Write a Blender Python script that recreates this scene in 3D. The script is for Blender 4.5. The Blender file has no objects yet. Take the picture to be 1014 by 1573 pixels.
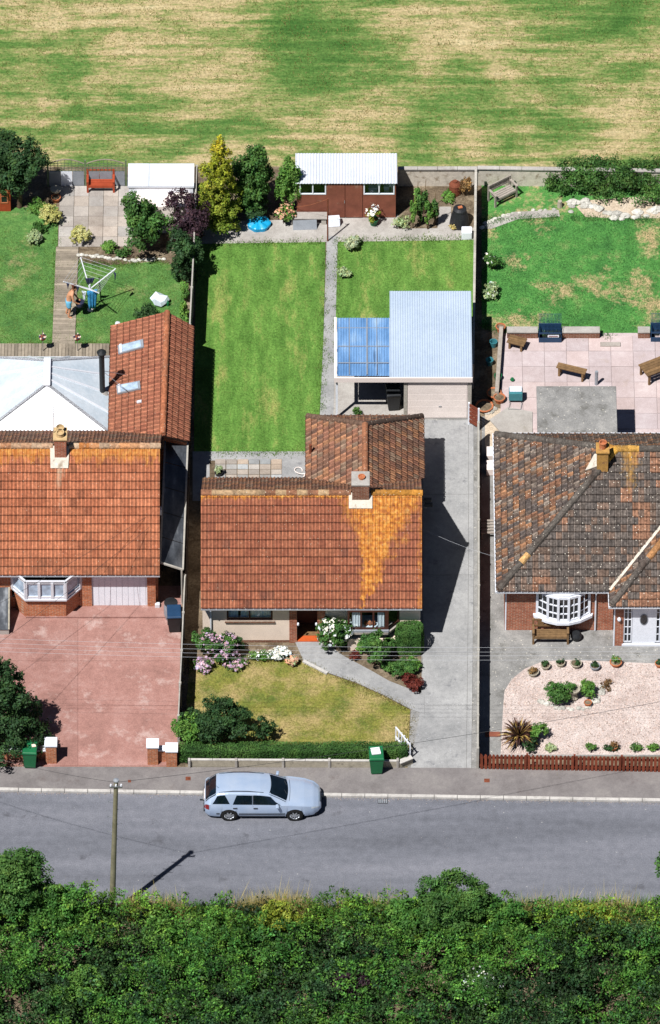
import bpy, bmesh, math, random
import numpy as np
from mathutils import Vector, Matrix

R = math.radians
SC = bpy.context.scene
COL = SC.collection

# ------------------------------------------------------------------ camera, sky, sun, exposure
PITCH, DIST, SCALE = 45.0, 400.0, 37.7          # degrees down, metres to the middle, photo pixels per metre there
cam_d = bpy.data.cameras.new('camera'); cam = bpy.data.objects.new('camera', cam_d); COL.objects.link(cam)
cam.location = (0, -DIST * math.cos(R(PITCH)), DIST * math.sin(R(PITCH)))
cam.rotation_euler = (R(90 - PITCH), 0, 0)
cam_d.sensor_fit = 'VERTICAL'; cam_d.sensor_height = 36.0
cam_d.lens = SCALE * DIST / 1573.0 * 36.0
cam_d.clip_start = 1.0; cam_d.clip_end = 6000.0
SC.camera = cam

SUN_EL = 60.5
SH = Vector((0.645, 0.764, 0)).normalized()      # the way shadows fall on the ground
world = bpy.data.worlds.new('World'); SC.world = world; world.use_nodes = True
wn = world.node_tree
sky = wn.nodes.new('ShaderNodeTexSky'); sky.sky_type = 'NISHITA'; sky.sun_disc = False
sky.sun_elevation = R(SUN_EL)
sky.sun_rotation = math.atan2(-SH.x, -SH.y)
sky.dust_density = 0.2; sky.air_density = 0.42; sky.ozone_density = 1.5
bg = wn.nodes['Background']; bg.inputs['Strength'].default_value = 0.05
wn.links.new(sky.outputs[0], bg.inputs['Color'])
sun_d = bpy.data.lights.new('sun', 'SUN'); sun = bpy.data.objects.new('sun', sun_d); COL.objects.link(sun)
sun_d.energy = 5.0; sun_d.angle = R(0.5); sun_d.color = (1.0, 0.978, 0.95)
ldir = Vector((SH.x * math.cos(R(SUN_EL)), SH.y * math.cos(R(SUN_EL)), -math.sin(R(SUN_EL))))
sun.rotation_euler = ldir.to_track_quat('-Z', 'Y').to_euler()
sun.location = (-20, -30, 60)
SC.view_settings.view_transform = 'Standard'; SC.view_settings.look = 'None'
SC.view_settings.exposure = 0.2; SC.view_settings.gamma = 1.0
SC.view_settings.use_curve_mapping = False
SC.render.engine = 'CYCLES'
SC.cycles.max_bounces = 6; SC.cycles.diffuse_bounces = 1; SC.cycles.transparent_max_bounces = 12

# ------------------------------------------------------------------ helpers
_c, _s = math.cos(R(PITCH)), math.sin(R(PITCH))
CAM = Vector(cam.location); FPX = SCALE * DIST
def W(u, v, z=0.0):
    """the point at height z that photo pixel (u, v) looks at"""
    a, b = (u - 507.0) / FPX, -(v - 786.5) / FPX
    d = Vector((a, b * _s + _c, b * _c - _s))
    t = (z - CAM.z) / d.z
    return CAM + d * t
def WX(u, v, z=0.0): return W(u, v, z).x
def WY(u, v, z=0.0): return W(u, v, z).y
def G2(pts, z=0.0): return [tuple(W(u, v, z))[:2] for u, v in pts]

class B:
    """collects faces; build() links them as ONE mesh object"""
    def __init__(s): s.v = []; s.f = []; s.c = []; s.col = None
    def add(s, vs, fs):
        k = len(s.v); s.v += [tuple(p) for p in vs]; s.f += [tuple(i + k for i in f) for f in fs]
        s.c += [s.col or (1, 1, 1)] * len(fs); return s
    def box(s, x0, x1, y0, y1, z0, z1):
        return s.add([(x0,y0,z0),(x1,y0,z0),(x1,y1,z0),(x0,y1,z0),(x0,y0,z1),(x1,y0,z1),(x1,y1,z1),(x0,y1,z1)],
                     [(0,3,2,1),(4,5,6,7),(0,1,5,4),(1,2,6,5),(2,3,7,6),(3,0,4,7)])
    def obox(s, c, size, rot=(0,0,0)):
        m = Matrix.Translation(c) @ (Matrix.Rotation(rot[2],4,'Z') @ Matrix.Rotation(rot[1],4,'Y') @ Matrix.Rotation(rot[0],4,'X'))
        hx, hy, hz = [q / 2 for q in size]
        vs = [m @ Vector(p) for p in [(-hx,-hy,-hz),(hx,-hy,-hz),(hx,hy,-hz),(-hx,hy,-hz),(-hx,-hy,hz),(hx,-hy,hz),(hx,hy,hz),(-hx,hy,hz)]]
        return s.add(vs, [(0,3,2,1),(4,5,6,7),(0,1,5,4),(1,2,6,5),(2,3,7,6),(3,0,4,7)])
    def beam(s, a, b, w, h, up=(0,0,1)):
        a, b = Vector(a), Vector(b); d = (b - a).normalized(); upv = Vector(up)
        x = d.cross(upv)
        if x.length < 1e-4: x = d.cross(Vector((1,0,0)))
        x.normalize(); y = x.cross(d)
        vs = [p + x * sx * w / 2 + y * sy * h / 2 for p in (a, b) for sx, sy in ((-1,-1),(1,-1),(1,1),(-1,1))]
        return s.add(vs, [(0,1,2,3),(7,6,5,4),(0,4,5,1),(1,5,6,2),(2,6,7,3),(3,7,4,0)])
    def prism(s, poly, z0, z1):
        """polygon (counter-clockwise) between heights; z may be lists"""
        n = len(poly)
        a = sum(poly[i][0]*poly[(i+1)%n][1]-poly[(i+1)%n][0]*poly[i][1] for i in range(n))
        if a < 0: poly = poly[::-1]; z1 = z1[::-1] if isinstance(z1, (list,tuple)) else z1; z0 = z0[::-1] if isinstance(z0,(list,tuple)) else z0
        g = lambda z, i: z[i] if isinstance(z, (list, tuple)) else z
        vs = [(p[0], p[1], g(z0,i)) for i, p in enumerate(poly)] + [(p[0], p[1], g(z1,i)) for i, p in enumerate(poly)]
        return s.add(vs, [tuple(range(n))[::-1], tuple(range(n, 2*n))] + [(i, (i+1)%n, n+(i+1)%n, n+i) for i in range(n)])
    def slab(s, pts, n, th):
        """planar polygon pts given thickness th along -n"""
        n = Vector(n).normalized(); k = len(pts)
        vs = [Vector(p) for p in pts] + [Vector(p) - n * th for p in pts]
        return s.add(vs, [tuple(range(k)), tuple(range(k, 2*k))[::-1]] + [((i+1)%k, i, k+i, k+(i+1)%k) for i in range(k)])
    def tube(s, pts, r, n=8, cap=True):
        pts = [Vector(p) for p in pts]; k = len(pts); rs = r if isinstance(r, (list, tuple)) else [r]*k
        vs = []; px = None
        for i, p in enumerate(pts):
            d = (pts[min(i+1,k-1)] - pts[max(i-1,0)]).normalized()
            if px is None:
                px = d.cross(Vector((0,0,1)))
                if px.length < 1e-3: px = d.cross(Vector((1,0,0)))
            px = (px - d * px.dot(d)).normalized(); py = d.cross(px)
            vs += [p + (px*math.cos(2*math.pi*j/n) + py*math.sin(2*math.pi*j/n)) * rs[i] for j in range(n)]
        fs = [(i*n+j, i*n+(j+1)%n, (i+1)*n+(j+1)%n, (i+1)*n+j) for i in range(k-1) for j in range(n)]
        if cap: fs += [tuple(range(n))[::-1], tuple(range((k-1)*n, k*n))]
        return s.add(vs, fs)
    def lathe(s, c, prof, n=16, cap=True):
        """prof: (radius, z) from the bottom up, about the vertical through c"""
        vs = [(c[0]+r*math.cos(2*math.pi*j/n), c[1]+r*math.sin(2*math.pi*j/n), c[2]+z) for r, z in prof for j in range(n)]
        k = len(prof)
        fs = [(i*n+j, i*n+(j+1)%n, (i+1)*n+(j+1)%n, (i+1)*n+j) for i in range(k-1) for j in range(n)]
        if cap: fs += [tuple(range(n))[::-1], tuple(range((k-1)*n, k*n))]
        return s.add(vs, fs)
    def quad(s, a, b, c, d): return s.add([a, b, c, d], [(0,1,2,3)])
    def poly(s, pts): return s.add(pts, [tuple(range(len(pts)))])
    def build(s, name, m, parent=None, smooth=False, kind=None, bevel=0.0, label=None):
        o0 = Vector((0,0,0))
        q = parent
        while q is not None: o0 += Vector(q.location); q = q.parent
        me = bpy.data.meshes.new(name)
        me.from_pydata([tuple(Vector(p) - o0) for p in s.v], [], s.f)
        ca = me.color_attributes.new('col', 'FLOAT_COLOR', 'CORNER')
        if any(c != (1,1,1) for c in s.c):
            arr = [x for p in me.polygons for _ in p.loop_indices for x in (*s.c[p.index], 1.0)]
        else: arr = [1.0] * (4 * len(me.loops))
        ca.data.foreach_set('color', arr)
        me.materials.append(MAT[m] if isinstance(m, str) else m)
        if smooth: me.polygons.foreach_set('use_smooth', [True]*len(me.polygons))
        me.update()
        o = bpy.data.objects.new(name, me); COL.objects.link(o)
        if parent is not None: o.parent = parent
        if kind: o['kind'] = kind
        if label: o['label'] = label
        if bevel:
            md = o.modifiers.new('bevel', 'BEVEL'); md.width = bevel; md.segments = 2; md.limit_method = 'ANGLE'; md.angle_limit = R(40)
        if smooth and not bevel:
            pass
        return o

def thing(name, label, cat, loc=(0,0,0), group=None):
    o = bpy.data.objects.new(name, None); COL.objects.link(o); o.location = loc
    o.empty_display_size = 0.2
    return tag(o, label, cat, group)
def tag(o, label, cat, group=None):
    o['label'] = label; o['category'] = cat
    if group: o['group'] = group
    return o
def copy_tree(o, parent=None, loc=None, rz=None, label=None):
    c = o.copy(); COL.objects.link(c); c.parent = parent
    if loc is not None: c.location = loc
    if rz is not None: c.rotation_euler = (0,0,rz)
    if label: c['label'] = label
    for ch in list(o.children): copy_tree(ch, c)
    return c
def one(b, name, m, label, cat, base=None, group=None, **k):
    """a thing that is a single mesh, its origin at its base"""
    if base is None:
        xs = [p[0] for p in b.v]; ys = [p[1] for p in b.v]
        base = ((min(xs)+max(xs))/2, (min(ys)+max(ys))/2, min(p[2] for p in b.v))
    b.v = [(p[0]-base[0], p[1]-base[1], p[2]-base[2]) for p in b.v]
    o = b.build(name, m, None, **k); o.location = base
    return tag(o, label, cat, group)
def struct(b, name, m, **k): return b.build(name, m, None, kind='structure', **k)

# ------------------------------------------------------------------ materials
MAT = {}
class NT:
    def __init__(s, name):
        m = bpy.data.materials.new(name); m.use_nodes = True; MAT[name] = m
        s.m, s.t = m, m.node_tree; s.p = s.t.nodes['Principled BSDF']
        s.pos = s.t.nodes.new('ShaderNodeNewGeometry').outputs['Position']
    def n(s, kind, **k):
        nd = s.t.nodes.new(kind)
        for a, v in k.items(): setattr(nd, a, v)
        return nd
    def put(s, sock, v):
        if isinstance(v, bpy.types.NodeSocket): s.t.links.new(v, sock)
        elif v is not None:
            if sock.type == 'RGBA' and len(v) == 3: v = (*v, 1)
            sock.default_value = v
    def vec(s, sc=(1,1,1), rot=(0,0,0), src=None):
        nd = s.n('ShaderNodeMapping'); s.put(nd.inputs[0], src or s.pos); nd.inputs['Scale'].default_value = sc; nd.inputs['Rotation'].default_value = rot
        return nd.outputs[0]
    def noise(s, scale, detail=3, vec=None, rough=0.55, dist=0.0):
        nd = s.n('ShaderNodeTexNoise'); s.put(nd.inputs['Vector'], vec or s.pos)
        nd.inputs['Scale'].default_value = scale; nd.inputs['Detail'].default_value = detail
        nd.inputs['Roughness'].default_value = rough; nd.inputs['Distortion'].default_value = dist
        return nd.outputs['Fac']
    def voro(s, scale, vec=None, out='Distance', feat='F1', rnd=1.0):
        nd = s.n('ShaderNodeTexVoronoi', feature=feat); s.put(nd.inputs['Vector'], vec or s.pos)
        nd.inputs['Scale'].default_value = scale; nd.inputs['Randomness'].default_value = rnd
        return nd.outputs[out]
    def math(s, op, a, b=None, c=None, clamp=False):
        nd = s.n('ShaderNodeMath', operation=op, use_clamp=clamp)
        for i, q in enumerate((a, b, c)):
            if q is not None: s.put(nd.inputs[i], q)
        return nd.outputs[0]
    def rng(s, v, a, b, c=0.0, d=1.0):
        nd = s.n('ShaderNodeMapRange'); s.put(nd.inputs[0], v)
        for i, q in enumerate((a, b, c, d)): s.put(nd.inputs[i+1], q)
        return nd.outputs[0]
    def ramp(s, fac, stops):
        nd = s.n('ShaderNodeValToRGB'); s.put(nd.inputs[0], fac); e = nd.color_ramp.elements
        while len(e) < len(stops): e.new(0.5)
        for q, (p, c) in zip(e, stops): q.position = p; q.color = (*c, 1)
        return nd.outputs[0]
    def mix(s, fac, a, b, blend='MIX'):
        nd = s.n('ShaderNodeMix', data_type='RGBA', blend_type=blend); nd.clamp_result = False
        s.put(nd.inputs[0], fac); s.put(nd.inputs[6], a); s.put(nd.inputs[7], b)
        return nd.outputs[2]
    def grain(s, col, scale, lo, hi, detail=2, vec=None):
        """multiply a colour by fine noise between lo and hi"""
        g = s.rng(s.noise(scale, detail, vec), 0.3, 0.7, lo, hi)
        nd = s.n('ShaderNodeVectorMath', operation='SCALE'); s.put(nd.inputs[0], col); s.put(nd.inputs['Scale'], g)
        return nd.outputs[0]
    def xyz(s):
        nd = s.n('ShaderNodeSeparateXYZ'); s.put(nd.inputs[0], s.pos); return nd.outputs
    def attr(s):
        nd = s.n('ShaderNodeAttribute', attribute_name='col'); return nd.outputs['Color']
    def ocol(s): return s.n('ShaderNodeObjectInfo').outputs['Color']
    def orand(s): return s.n('ShaderNodeObjectInfo').outputs['Random']
    def bump(s, h, strength=0.3, dist=0.02):
        nd = s.n('ShaderNodeBump'); nd.inputs['Strength'].default_value = strength; nd.inputs['Distance'].default_value = dist
        s.put(nd.inputs['Height'], h); s.t.links.new(nd.outputs[0], s.p.inputs['Normal'])
    def out(s, col, rough=0.85, metal=0.0, spec=0.3, **k):
        s.put(s.p.inputs['Base Color'], col); s.put(s.p.inputs['Roughness'], rough)
        s.p.inputs['Metallic'].default_value = metal; s.p.inputs['Specular IOR Level'].default_value = spec
        for a, v in k.items(): s.put(s.p.inputs[a.replace('_', ' ')], v)
        return s.m

def C(h, k=1.0):
    """sRGB hex to linear, scaled"""
    r = [int(h[i:i+2], 16) / 255 for i in (0, 2, 4)]
    return tuple(k * (c / 12.92 if c <= 0.04045 else ((c + 0.055) / 1.055) ** 2.4) for c in r)
def mixc(a, b, t): return tuple(x*(1-t)+y*t for x, y in zip(a, b))

def plain(name, c, var=0.12, scale=3.0, rough=0.7, metal=0.0, spec=0.3, bump=0.0, bscale=40, vcol=False, dirt=None):
    """a colour with broad blotches and fine grain"""
    t = NT(name)
    col = t.ramp(t.noise(scale, 4), [(0.3, tuple(x*(1-var) for x in c)), (0.7, tuple(min(1, x*(1+var)) for x in c))])
    if dirt: col = t.mix(t.rng(t.noise(dirt[1], 5), dirt[2], dirt[2]+0.15), col, dirt[0])
    col = t.grain(col, 28, 0.9, 1.1)
    if vcol: col = t.mix(1.0, col, t.attr(), 'MULTIPLY'); col = t.mix(1.0, col, t.ocol(), 'MULTIPLY')
    if bump: t.bump(t.noise(bscale, 3), bump, 0.02)
    t.out(col, rough, metal, spec)
def brick(name, c1, c2, mortar, scale=1.0):
    t = NT(name); x = t.xyz()
    cb = t.n('ShaderNodeCombineXYZ'); t.put(cb.inputs[0], t.math('ADD', x[0], x[1])); t.put(cb.inputs[1], x[2])
    nd = t.n('ShaderNodeTexBrick'); t.put(nd.inputs['Vector'], cb.outputs[0]); nd.inputs['Scale'].default_value = 1.0
    nd.inputs['Brick Width'].default_value = 0.225*scale; nd.inputs['Row Height'].default_value = 0.075*scale
    nd.inputs['Mortar Size'].default_value = 0.009*scale; nd.inputs['Bias'].default_value = -0.1
    t.put(nd.inputs['Color1'], c1); t.put(nd.inputs['Color2'], c2); t.put(nd.inputs['Mortar'], mortar)
    col = t.mix(t.rng(t.noise(2.2, 5), 0.45, 0.75, 0, 0.55), nd.outputs[0], mixc(c2, (0.05,0.03,0.02), 0.4))
    col = t.grain(col, 14, 0.75, 1.2)
    t.bump(nd.outputs['Fac'], -0.5, 0.01); t.out(col, 0.9)
def glassy(name, c, rough=0.08, spec=0.6):
    t = NT(name); t.out(t.grain(t.ramp(t.noise(2.0, 3), [(0.3, tuple(x*0.6 for x in c)), (0.7, c)]), 5, 0.8, 1.2), rough, 0.0, spec)
def leafmat(name, cols, rough=0.6, tr=0.25):
    t = NT(name)
    col = t.ramp(t.noise(1.6, 3), [(0.25 + 0.5*i/max(1,len(cols)-1), c) for i, c in enumerate(cols)])
    col = t.mix(1.0, col, t.attr(), 'MULTIPLY')
    t.out(col, rough, 0, 0.25)
    s = t.n('ShaderNodeBsdfTranslucent'); t.put(s.inputs[0], t.mix(1.0, col, (1.0, 1.15, 0.5, 1), 'MULTIPLY'))
    mx = t.n('ShaderNodeMixShader'); mx.inputs[0].default_value = tr
    o = t.t.nodes['Material Output']
    t.t.links.new(t.p.outputs[0], mx.inputs[1]); t.t.links.new(s.outputs[0], mx.inputs[2]); t.t.links.new(mx.outputs[0], o.inputs[0])

def grass(name, dark, mid, dry, s1=0.35, dryat=0.58, stripe=None, w=0.12, tx=(1,1,1)):
    t = NT(name)
    base = t.ramp(t.noise(1.1, 5, t.vec(tx), 0.65), [(0.3, dark), (0.55, mid), (0.75, mixc(mid, dry, 0.35))])
    n = t.math('ADD', t.math('MULTIPLY', t.noise(s1, 6, t.vec(tx), 0.62), 0.75), t.math('MULTIPLY', t.noise(5.0, 4, t.vec(tx), 0.7), 0.25))
    col = t.mix(t.rng(n, dryat, dryat + w), base, dry)
    if stripe:
        x = t.xyz(); ang = t.math('MULTIPLY', x[stripe[0]], stripe[1])
        sw = t.rng(t.math('SINE', t.math('ADD', ang, t.math('MULTIPLY', t.noise(0.8, 3), 3.0))), -1, 1, 1 - stripe[2], 1 + stripe[2])
        nd = t.n('ShaderNodeVectorMath', operation='SCALE'); t.put(nd.inputs[0], col); t.put(nd.inputs['Scale'], sw); col = nd.outputs[0]
    col = t.grain(col, 11, 0.72, 1.28, 4); col = t.grain(col, 55, 0.75, 1.25, 2)
    t.bump(t.math('ADD', t.noise(30, 4), t.noise(8, 3)), 0.7, 0.05)
    t.out(col, 0.95, 0, 0.1)
def paving(name, cols, s1=0.6, s2=6, lo=0.85, hi=1.15, stain=None, rough=0.9, bumpy=0.25, stretch=(1,1,1), speck=None, vcol=False):
    t = NT(name)
    n = t.math('ADD', t.math('MULTIPLY', t.noise(s1, 6, t.vec(stretch), 0.6), 0.7), t.math('MULTIPLY', t.noise(s2, 4), 0.3))
    k = len(cols)
    col = t.ramp(n, [(0.32 + 0.36*i/max(1,k-1), c) for i, c in enumerate(cols)])
    if stain: col = t.mix(t.rng(t.noise(stain[1], 5, None, 0.7), stain[2], stain[2]+0.12, 0, 0.8), col, stain[0])
    if speck: col = t.mix(t.rng(t.voro(speck[1]), speck[2], speck[2]*0.5), col, speck[0])
    col = t.grain(col, 22, lo, hi, 4); col = t.grain(col, 90, 0.9, 1.1, 2)
    if vcol: col = t.mix(1.0, col, t.attr(), 'MULTIPLY'); col = t.mix(1.0, col, t.ocol(), 'MULTIPLY')
    t.bump(t.noise(40, 4), bumpy, 0.02); t.out(col, rough, 0, 0.25)

# grass
def field():
    t = NT('field_grass')
    big = t.noise(0.2, 5, t.vec((0.75, 1.0, 1)), 0.6, 0.6); rows = t.noise(1.3, 4, t.vec((0.16, 1.7, 1)), 0.6); fine = t.noise(5.5, 4, t.vec((0.5, 1.2, 1)), 0.7)
    n = t.math('ADD', t.math('ADD', t.math('MULTIPLY', big, 0.62), t.math('MULTIPLY', rows, 0.34)), t.math('MULTIPLY', fine, 0.24))
    col = t.ramp(n, [(0.44, C('41682f')), (0.54, C('5f8040')), (0.60, C('8c945a')), (0.66, C('bba97e')), (0.76, C('cfc096'))])
    col = t.mix(t.rng(t.noise(2.4, 5, t.vec((0.5,1.2,1)), 0.7), 0.56, 0.68, 0, 0.6), col, C('4f6f36'))
    col = t.grain(col, 9, 0.72, 1.28, 4); col = t.grain(col, 40, 0.75, 1.25, 2)
    t.bump(t.math('ADD', t.noise(30, 4), t.noise(6, 3)), 0.8, 0.06); t.out(col, 0.95, 0, 0.1)
field()
grass('lawn_back', C('4b7230'), C('689042'), C('a8a162'), 0.55, 0.53, (0, 8.0, 0.06), 0.2, (1.7, 0.5, 1))
grass('lawn_front', C('566a30'), C('84843f'), C('ab9868'), 0.7, 0.455, None, 0.16)
grass('lawn_right', C('3d6f39'), C('569047'), C('b8a47a'), 0.42, 0.535, None, 0.08)
grass('lawn_left', C('416a38'), C('5d8645'), C('a2986c'), 0.5, 0.55, None, 0.14)
grass('verge_grass', C('4a6a22'), C('7d8a3a'), C('c8ad62'), 0.8, 0.5, None, 0.1)
grass('soil', C('54483a'), C('766856'), C('958772'), 1.2, 0.5)
# hard surfaces
paving('asphalt', [C('5d5f66'), C('6f7179'), C('808189')], 0.34, 3, 0.8, 1.2, (C('4d4d52'), 0.8, 0.61), stretch=(0.2, 2.0, 1), speck=(C('a5a4a2'), 1.6, 0.05))
paving('pavement', [C('6c6766'), C('7e7978'), C('8d8885')], 0.7, 4, 0.9, 1.1, (C('6b6260'), 0.9, 0.6))
paving('kerb', [C('a8a49f'), C('c0bcb7'), C('cecac4')], 1.5, 6, 0.9, 1.1, (C('8d8882'), 3, 0.62))
paving('concrete', [C('838485'), C('9b9b9b'), C('aeaead')], 0.6, 5, 0.88, 1.12, (C('606167'), 1.3, 0.6), speck=(C('b5b5ba'), 5.0, 0.12))
paving('concrete_pale', [C('958f89'), C('aaa59f'), C('bbb7b1')], 0.8, 5, 0.88, 1.12, (C('8a8578'), 1.3, 0.6))
paving('concrete_old', [C('747370'), C('8b8a88'), C('a3a19d')], 0.9, 4, 0.8, 1.2, (C('676661'), 1.2, 0.55), speck=(C('cfcabd'), 5.5, 0.16))
paving('red_drive', [C('8b675f'), C('a0776e'), C('ae8981')], 0.8, 4, 0.82, 1.18, (C('baa099'), 0.9, 0.55), vcol=True)
paving('slab', [C('9a9088'), C('aaa29a'), C('b9b0a6')], 1.2, 6, 0.85, 1.15, (C('7f776c'), 1.6, 0.6), vcol=True)
paving('pink_slab', [C('b3a3a1'), C('c0b0af'), C('cdc0bf')], 0.9, 6, 0.9, 1.1, (C('b7a59c'), 1.2, 0.6), vcol=True)
paving('gravel', [C('b5a39c'), C('c9b9b2'), C('d8cbc5')], 1.0, 18, 0.7, 1.25, None, bumpy=1.0)
paving('rubble', [C('b09c86'), C('c9b8a2'), C('d9cab6')], 2.0, 14, 0.7, 1.25, (C('8a7c68'), 2.5, 0.58), bumpy=1.0)
paving('stone', [C('a8a69f'), C('c8c5bd'), C('e0ddd5')], 3.0, 14, 0.8, 1.2, (C('7d7a70'), 4, 0.6), vcol=True, bumpy=0.6)
paving('block_wall', [C('a09b92'), C('b9b4aa'), C('cac5bb')], 1.0, 7, 0.85, 1.15, (C('857f72'), 1.5, 0.58), vcol=True)
# walls and trim
brick('brick_orange', C('c4744a'), C('ab5c38'), C('bba590'))
brick('brick_red', C('b5674a'), C('9c533b'), C('b5a28e'))
brick('brick_brown', C('8c5a45'), C('74442f'), C('9b8b7c'))
plain('render_cream', C('f3dfcd'), 0.06, 1.5, 0.9, bump=0.3, bscale=60, dirt=(C('cbb49c'), 1.2, 0.66))
plain('white_paint', C('eef2fb'), 0.04, 2.0, 0.45)
plain('white_plastic', C('dcdfe6'), 0.04, 2.0, 0.35, spec=0.45)
plain('mortar_white', C('cfc6b8'), 0.15, 5, 0.9, dirt=(C('9c8e7c'), 4, 0.55))
plain('cream_paint', C('f6e9e2'), 0.05, 1.5, 0.55, dirt=(C('d3c2b4'), 1.5, 0.7))
plain('dark_timber', C('4a2b22'), 0.2, 6, 0.6)
plain('brown_paint', C('87503f'), 0.2, 2.5, 0.7, dirt=(C('a07c68'), 2.2, 0.62))
plain('red_timber', C('a5482c'), 0.12, 4, 0.55, vcol=True)
plain('picket_red', C('7c3f2c'), 0.2, 5, 0.7, vcol=True)
plain('old_timber', C('a39a90'), 0.2, 6, 0.9, vcol=True, bump=0.3)
plain('brown_timber', C('7d6243'), 0.25, 6, 0.85, vcol=True, bump=0.3)
plain('dark_fence', C('4b4038'), 0.3, 5, 0.9, vcol=True)
plain('grey_fence', C('a9a59d'), 0.15, 4, 0.9, vcol=True)
plain('deck_timber', C('94897b'), 0.15, 5, 0.9, vcol=True)
plain('soffit_dark', C('3d2a22'), 0.1, 3, 0.8)
plain('black_plastic', C('26282b'), 0.15, 4, 0.45)
plain('navy_plastic', C('24405f'), 0.12, 4, 0.4)
plain('green_plastic', C('1f6b43'), 0.1, 4, 0.4, dirt=(C('4f8062'), 3, 0.7))
plain('teal_plastic', C('3f7f88'), 0.1, 4, 0.35)
plain('blue_plastic', C('1c9fd0'), 0.06, 3, 0.35)
plain('pebble', C('cdbfb8'), .25, 9, .9, vcol=True)
plain('steel', C('b5b8bc'), 0.1, 5, 0.35, metal=0.8)
plain('rust', C('7a4430'), 0.25, 7, 0.85, dirt=(C('4d2c20'), 5, 0.58))
plain('terracotta', C('b9704a'), 0.15, 6, 0.85, dirt=(C('cda78a'), 5, 0.6))
plain('stone_pot', C('a8a08f'), 0.15, 6, 0.9, dirt=(C('7d766a'), 5, 0.6))
plain('lead_grey', C('8f949b'), 0.1, 4, 0.5)
plain('skin', C('cf9673'), 0.05, 3, 0.6)
plain('shorts_blue', C('6db4d6'), 0.1, 6, 0.8)
plain('hair_brown', C('5a4030'), 0.2, 9, 0.8)
plain('towel_blue', C('3f93c8'), 0.15, 3, 0.9, bump=0.4)
plain('cloth_dark', C('2f3550'), 0.2, 5, 0.9)
plain('cloth_white', C('d4e0ea'), 0.06, 3, 0.8)
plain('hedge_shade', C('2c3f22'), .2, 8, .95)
plain('bark', C('5b4a3a'), 0.25, 8, 0.95, bump=0.6)
plain('pole_wood', C('87826a'), 0.2, 3, 0.9, bump=0.4, dirt=(C('6a674d'), 1.5, 0.55))
plain('wire', C('b9bcc2'), 0.05, 3, 0.5)
plain('wire_dark', C('3b3b3d'), 0.05, 3, 0.5)
plain('chimney_tan', C('c4a87c'), .15, 5, .9, dirt=(C('9a8258'), 4, .58))
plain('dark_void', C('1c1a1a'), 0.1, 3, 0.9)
plain('curtain', C('cfe4f4'), 0.15, 4, 0.9, vcol=True)
plain('net_white', C('eef0f4'), 0.06, 4, 0.9)
plain('quarry_tile', C('c25a2c'), 0.12, 5, 0.5)
glassy('glass_dark', C('1d242c'))
glassy('glass_sky', C('bcd2e8'), 0.12)
glassy('car_glass', C('101c26'), 0.05, 0.7)
def PX(u, y, z=0.0): return (u - 507.0) / FPX * ((y - CAM.y) * _c - (z - CAM.z) * _s)
def PZ(v, y):
    b = -(v - 786.5) / FPX; t = (y - CAM.y) / (b * _s + _c)
    return CAM.z + t * (b * _c - _s)
rnd = random.Random(7)

# ------------------------------------------------------------------ ground sheets
def sheet(name, pts, z, m, parent=None):
    b = B(); p = G2(pts)
    a = sum(p[i][0]*p[(i+1)%len(p)][1]-p[(i+1)%len(p)][0]*p[i][1] for i in range(len(p)))
    if a < 0: p = p[::-1]
    b.poly([(x, y, z) for x, y in p])
    return struct(b, name, m)
b = B(); b.quad((-1500,-1500,0),(1500,-1500,0),(1500,2500,0),(-1500,2500,0)); struct(b, 'field', 'field_grass')
sheet('garden_soil', [(-900,256),(2000,256),(2000,1179),(-900,1179)], 0.004, 'soil')
# left plot
sheet('lawn', [(-700,330),(90,318),(86,536),(-700,536)], 0.012, 'lawn_left')
sheet('lawn', [(113,402),(165,408),(240,402),(272,408),(283,440),(290,520),(290,560),(108,560)], 0.012, 'lawn_left')
sheet('driveway', [(-700,900),(280,900),(272,1178),(-700,1178)], 0.012, 'red_drive')
dvl = [o for o in bpy.data.objects if o.name == 'driveway'][0]
us = [(-45,120),(120,274)]; vsl = [(952,1016),(1016,1085),(1085,1177)]
for i,(ua,ub) in enumerate(us):
    for j,(va,vb) in enumerate(vsl):
        rr_f = lambda v: ub if i == 0 else 279-(v-952)*.03
        q = B(); q.prism(G2([(ua+.35,va+.25),(rr_f(va)-.35,va+.25),(rr_f(vb)-.35,vb-.25),(ua+.35,vb-.25)]),0.0,0.03+.002*((i+j)%2)); o = q.build('concrete_bay','red_drive',dvl); k = 1+.05*((i*2+j*3)%3-1); o.color = (k,k,k,1)
# centre plot
sheet('lawn', [(301,374),(500,371),(496,560),(492,697),(298,697)], 0.016, 'lawn_back')
sheet('lawn', [(519,369),(728,367),(728,560),(514,560)], 0.016, 'lawn_back')
path = sheet('garden_path', [(502,363),(519,363),(515,520),(511,690),(489,690),(497,520)], 0.026, 'concrete')
sheet('terrace', [(300,341),(450,338),(612,330),(612,352),(728,350),(728,369),(300,375)], 0.02, 'concrete_pale')
sheet('patio_base', [(296,694),(480,694),(480,770),(296,770)], 0.02, 'concrete')
sheet('lawn', [(292,1016),(440,1014),(466,1016),(503,1035),(548,1051),(590,1070),(630,1091),(627,1160),(280,1160)], 0.016, 'lawn_front')
sheet('front_path', [(452,984),(494,984),(527,1008),(570,1031),(598,1047),(652,1068),(652,1098),(630,1090),(590,1069),(548,1050),(503,1034),(466,1015)], 0.042, 'concrete')
kp = B(); q0, q1 = W(466,1017), W(503,1036); kp.beam(q0+Vector((0,0,.05)),q1+Vector((0,0,.05)),.13,.1); struct(kp,'path_kerb','kerb')
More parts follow.
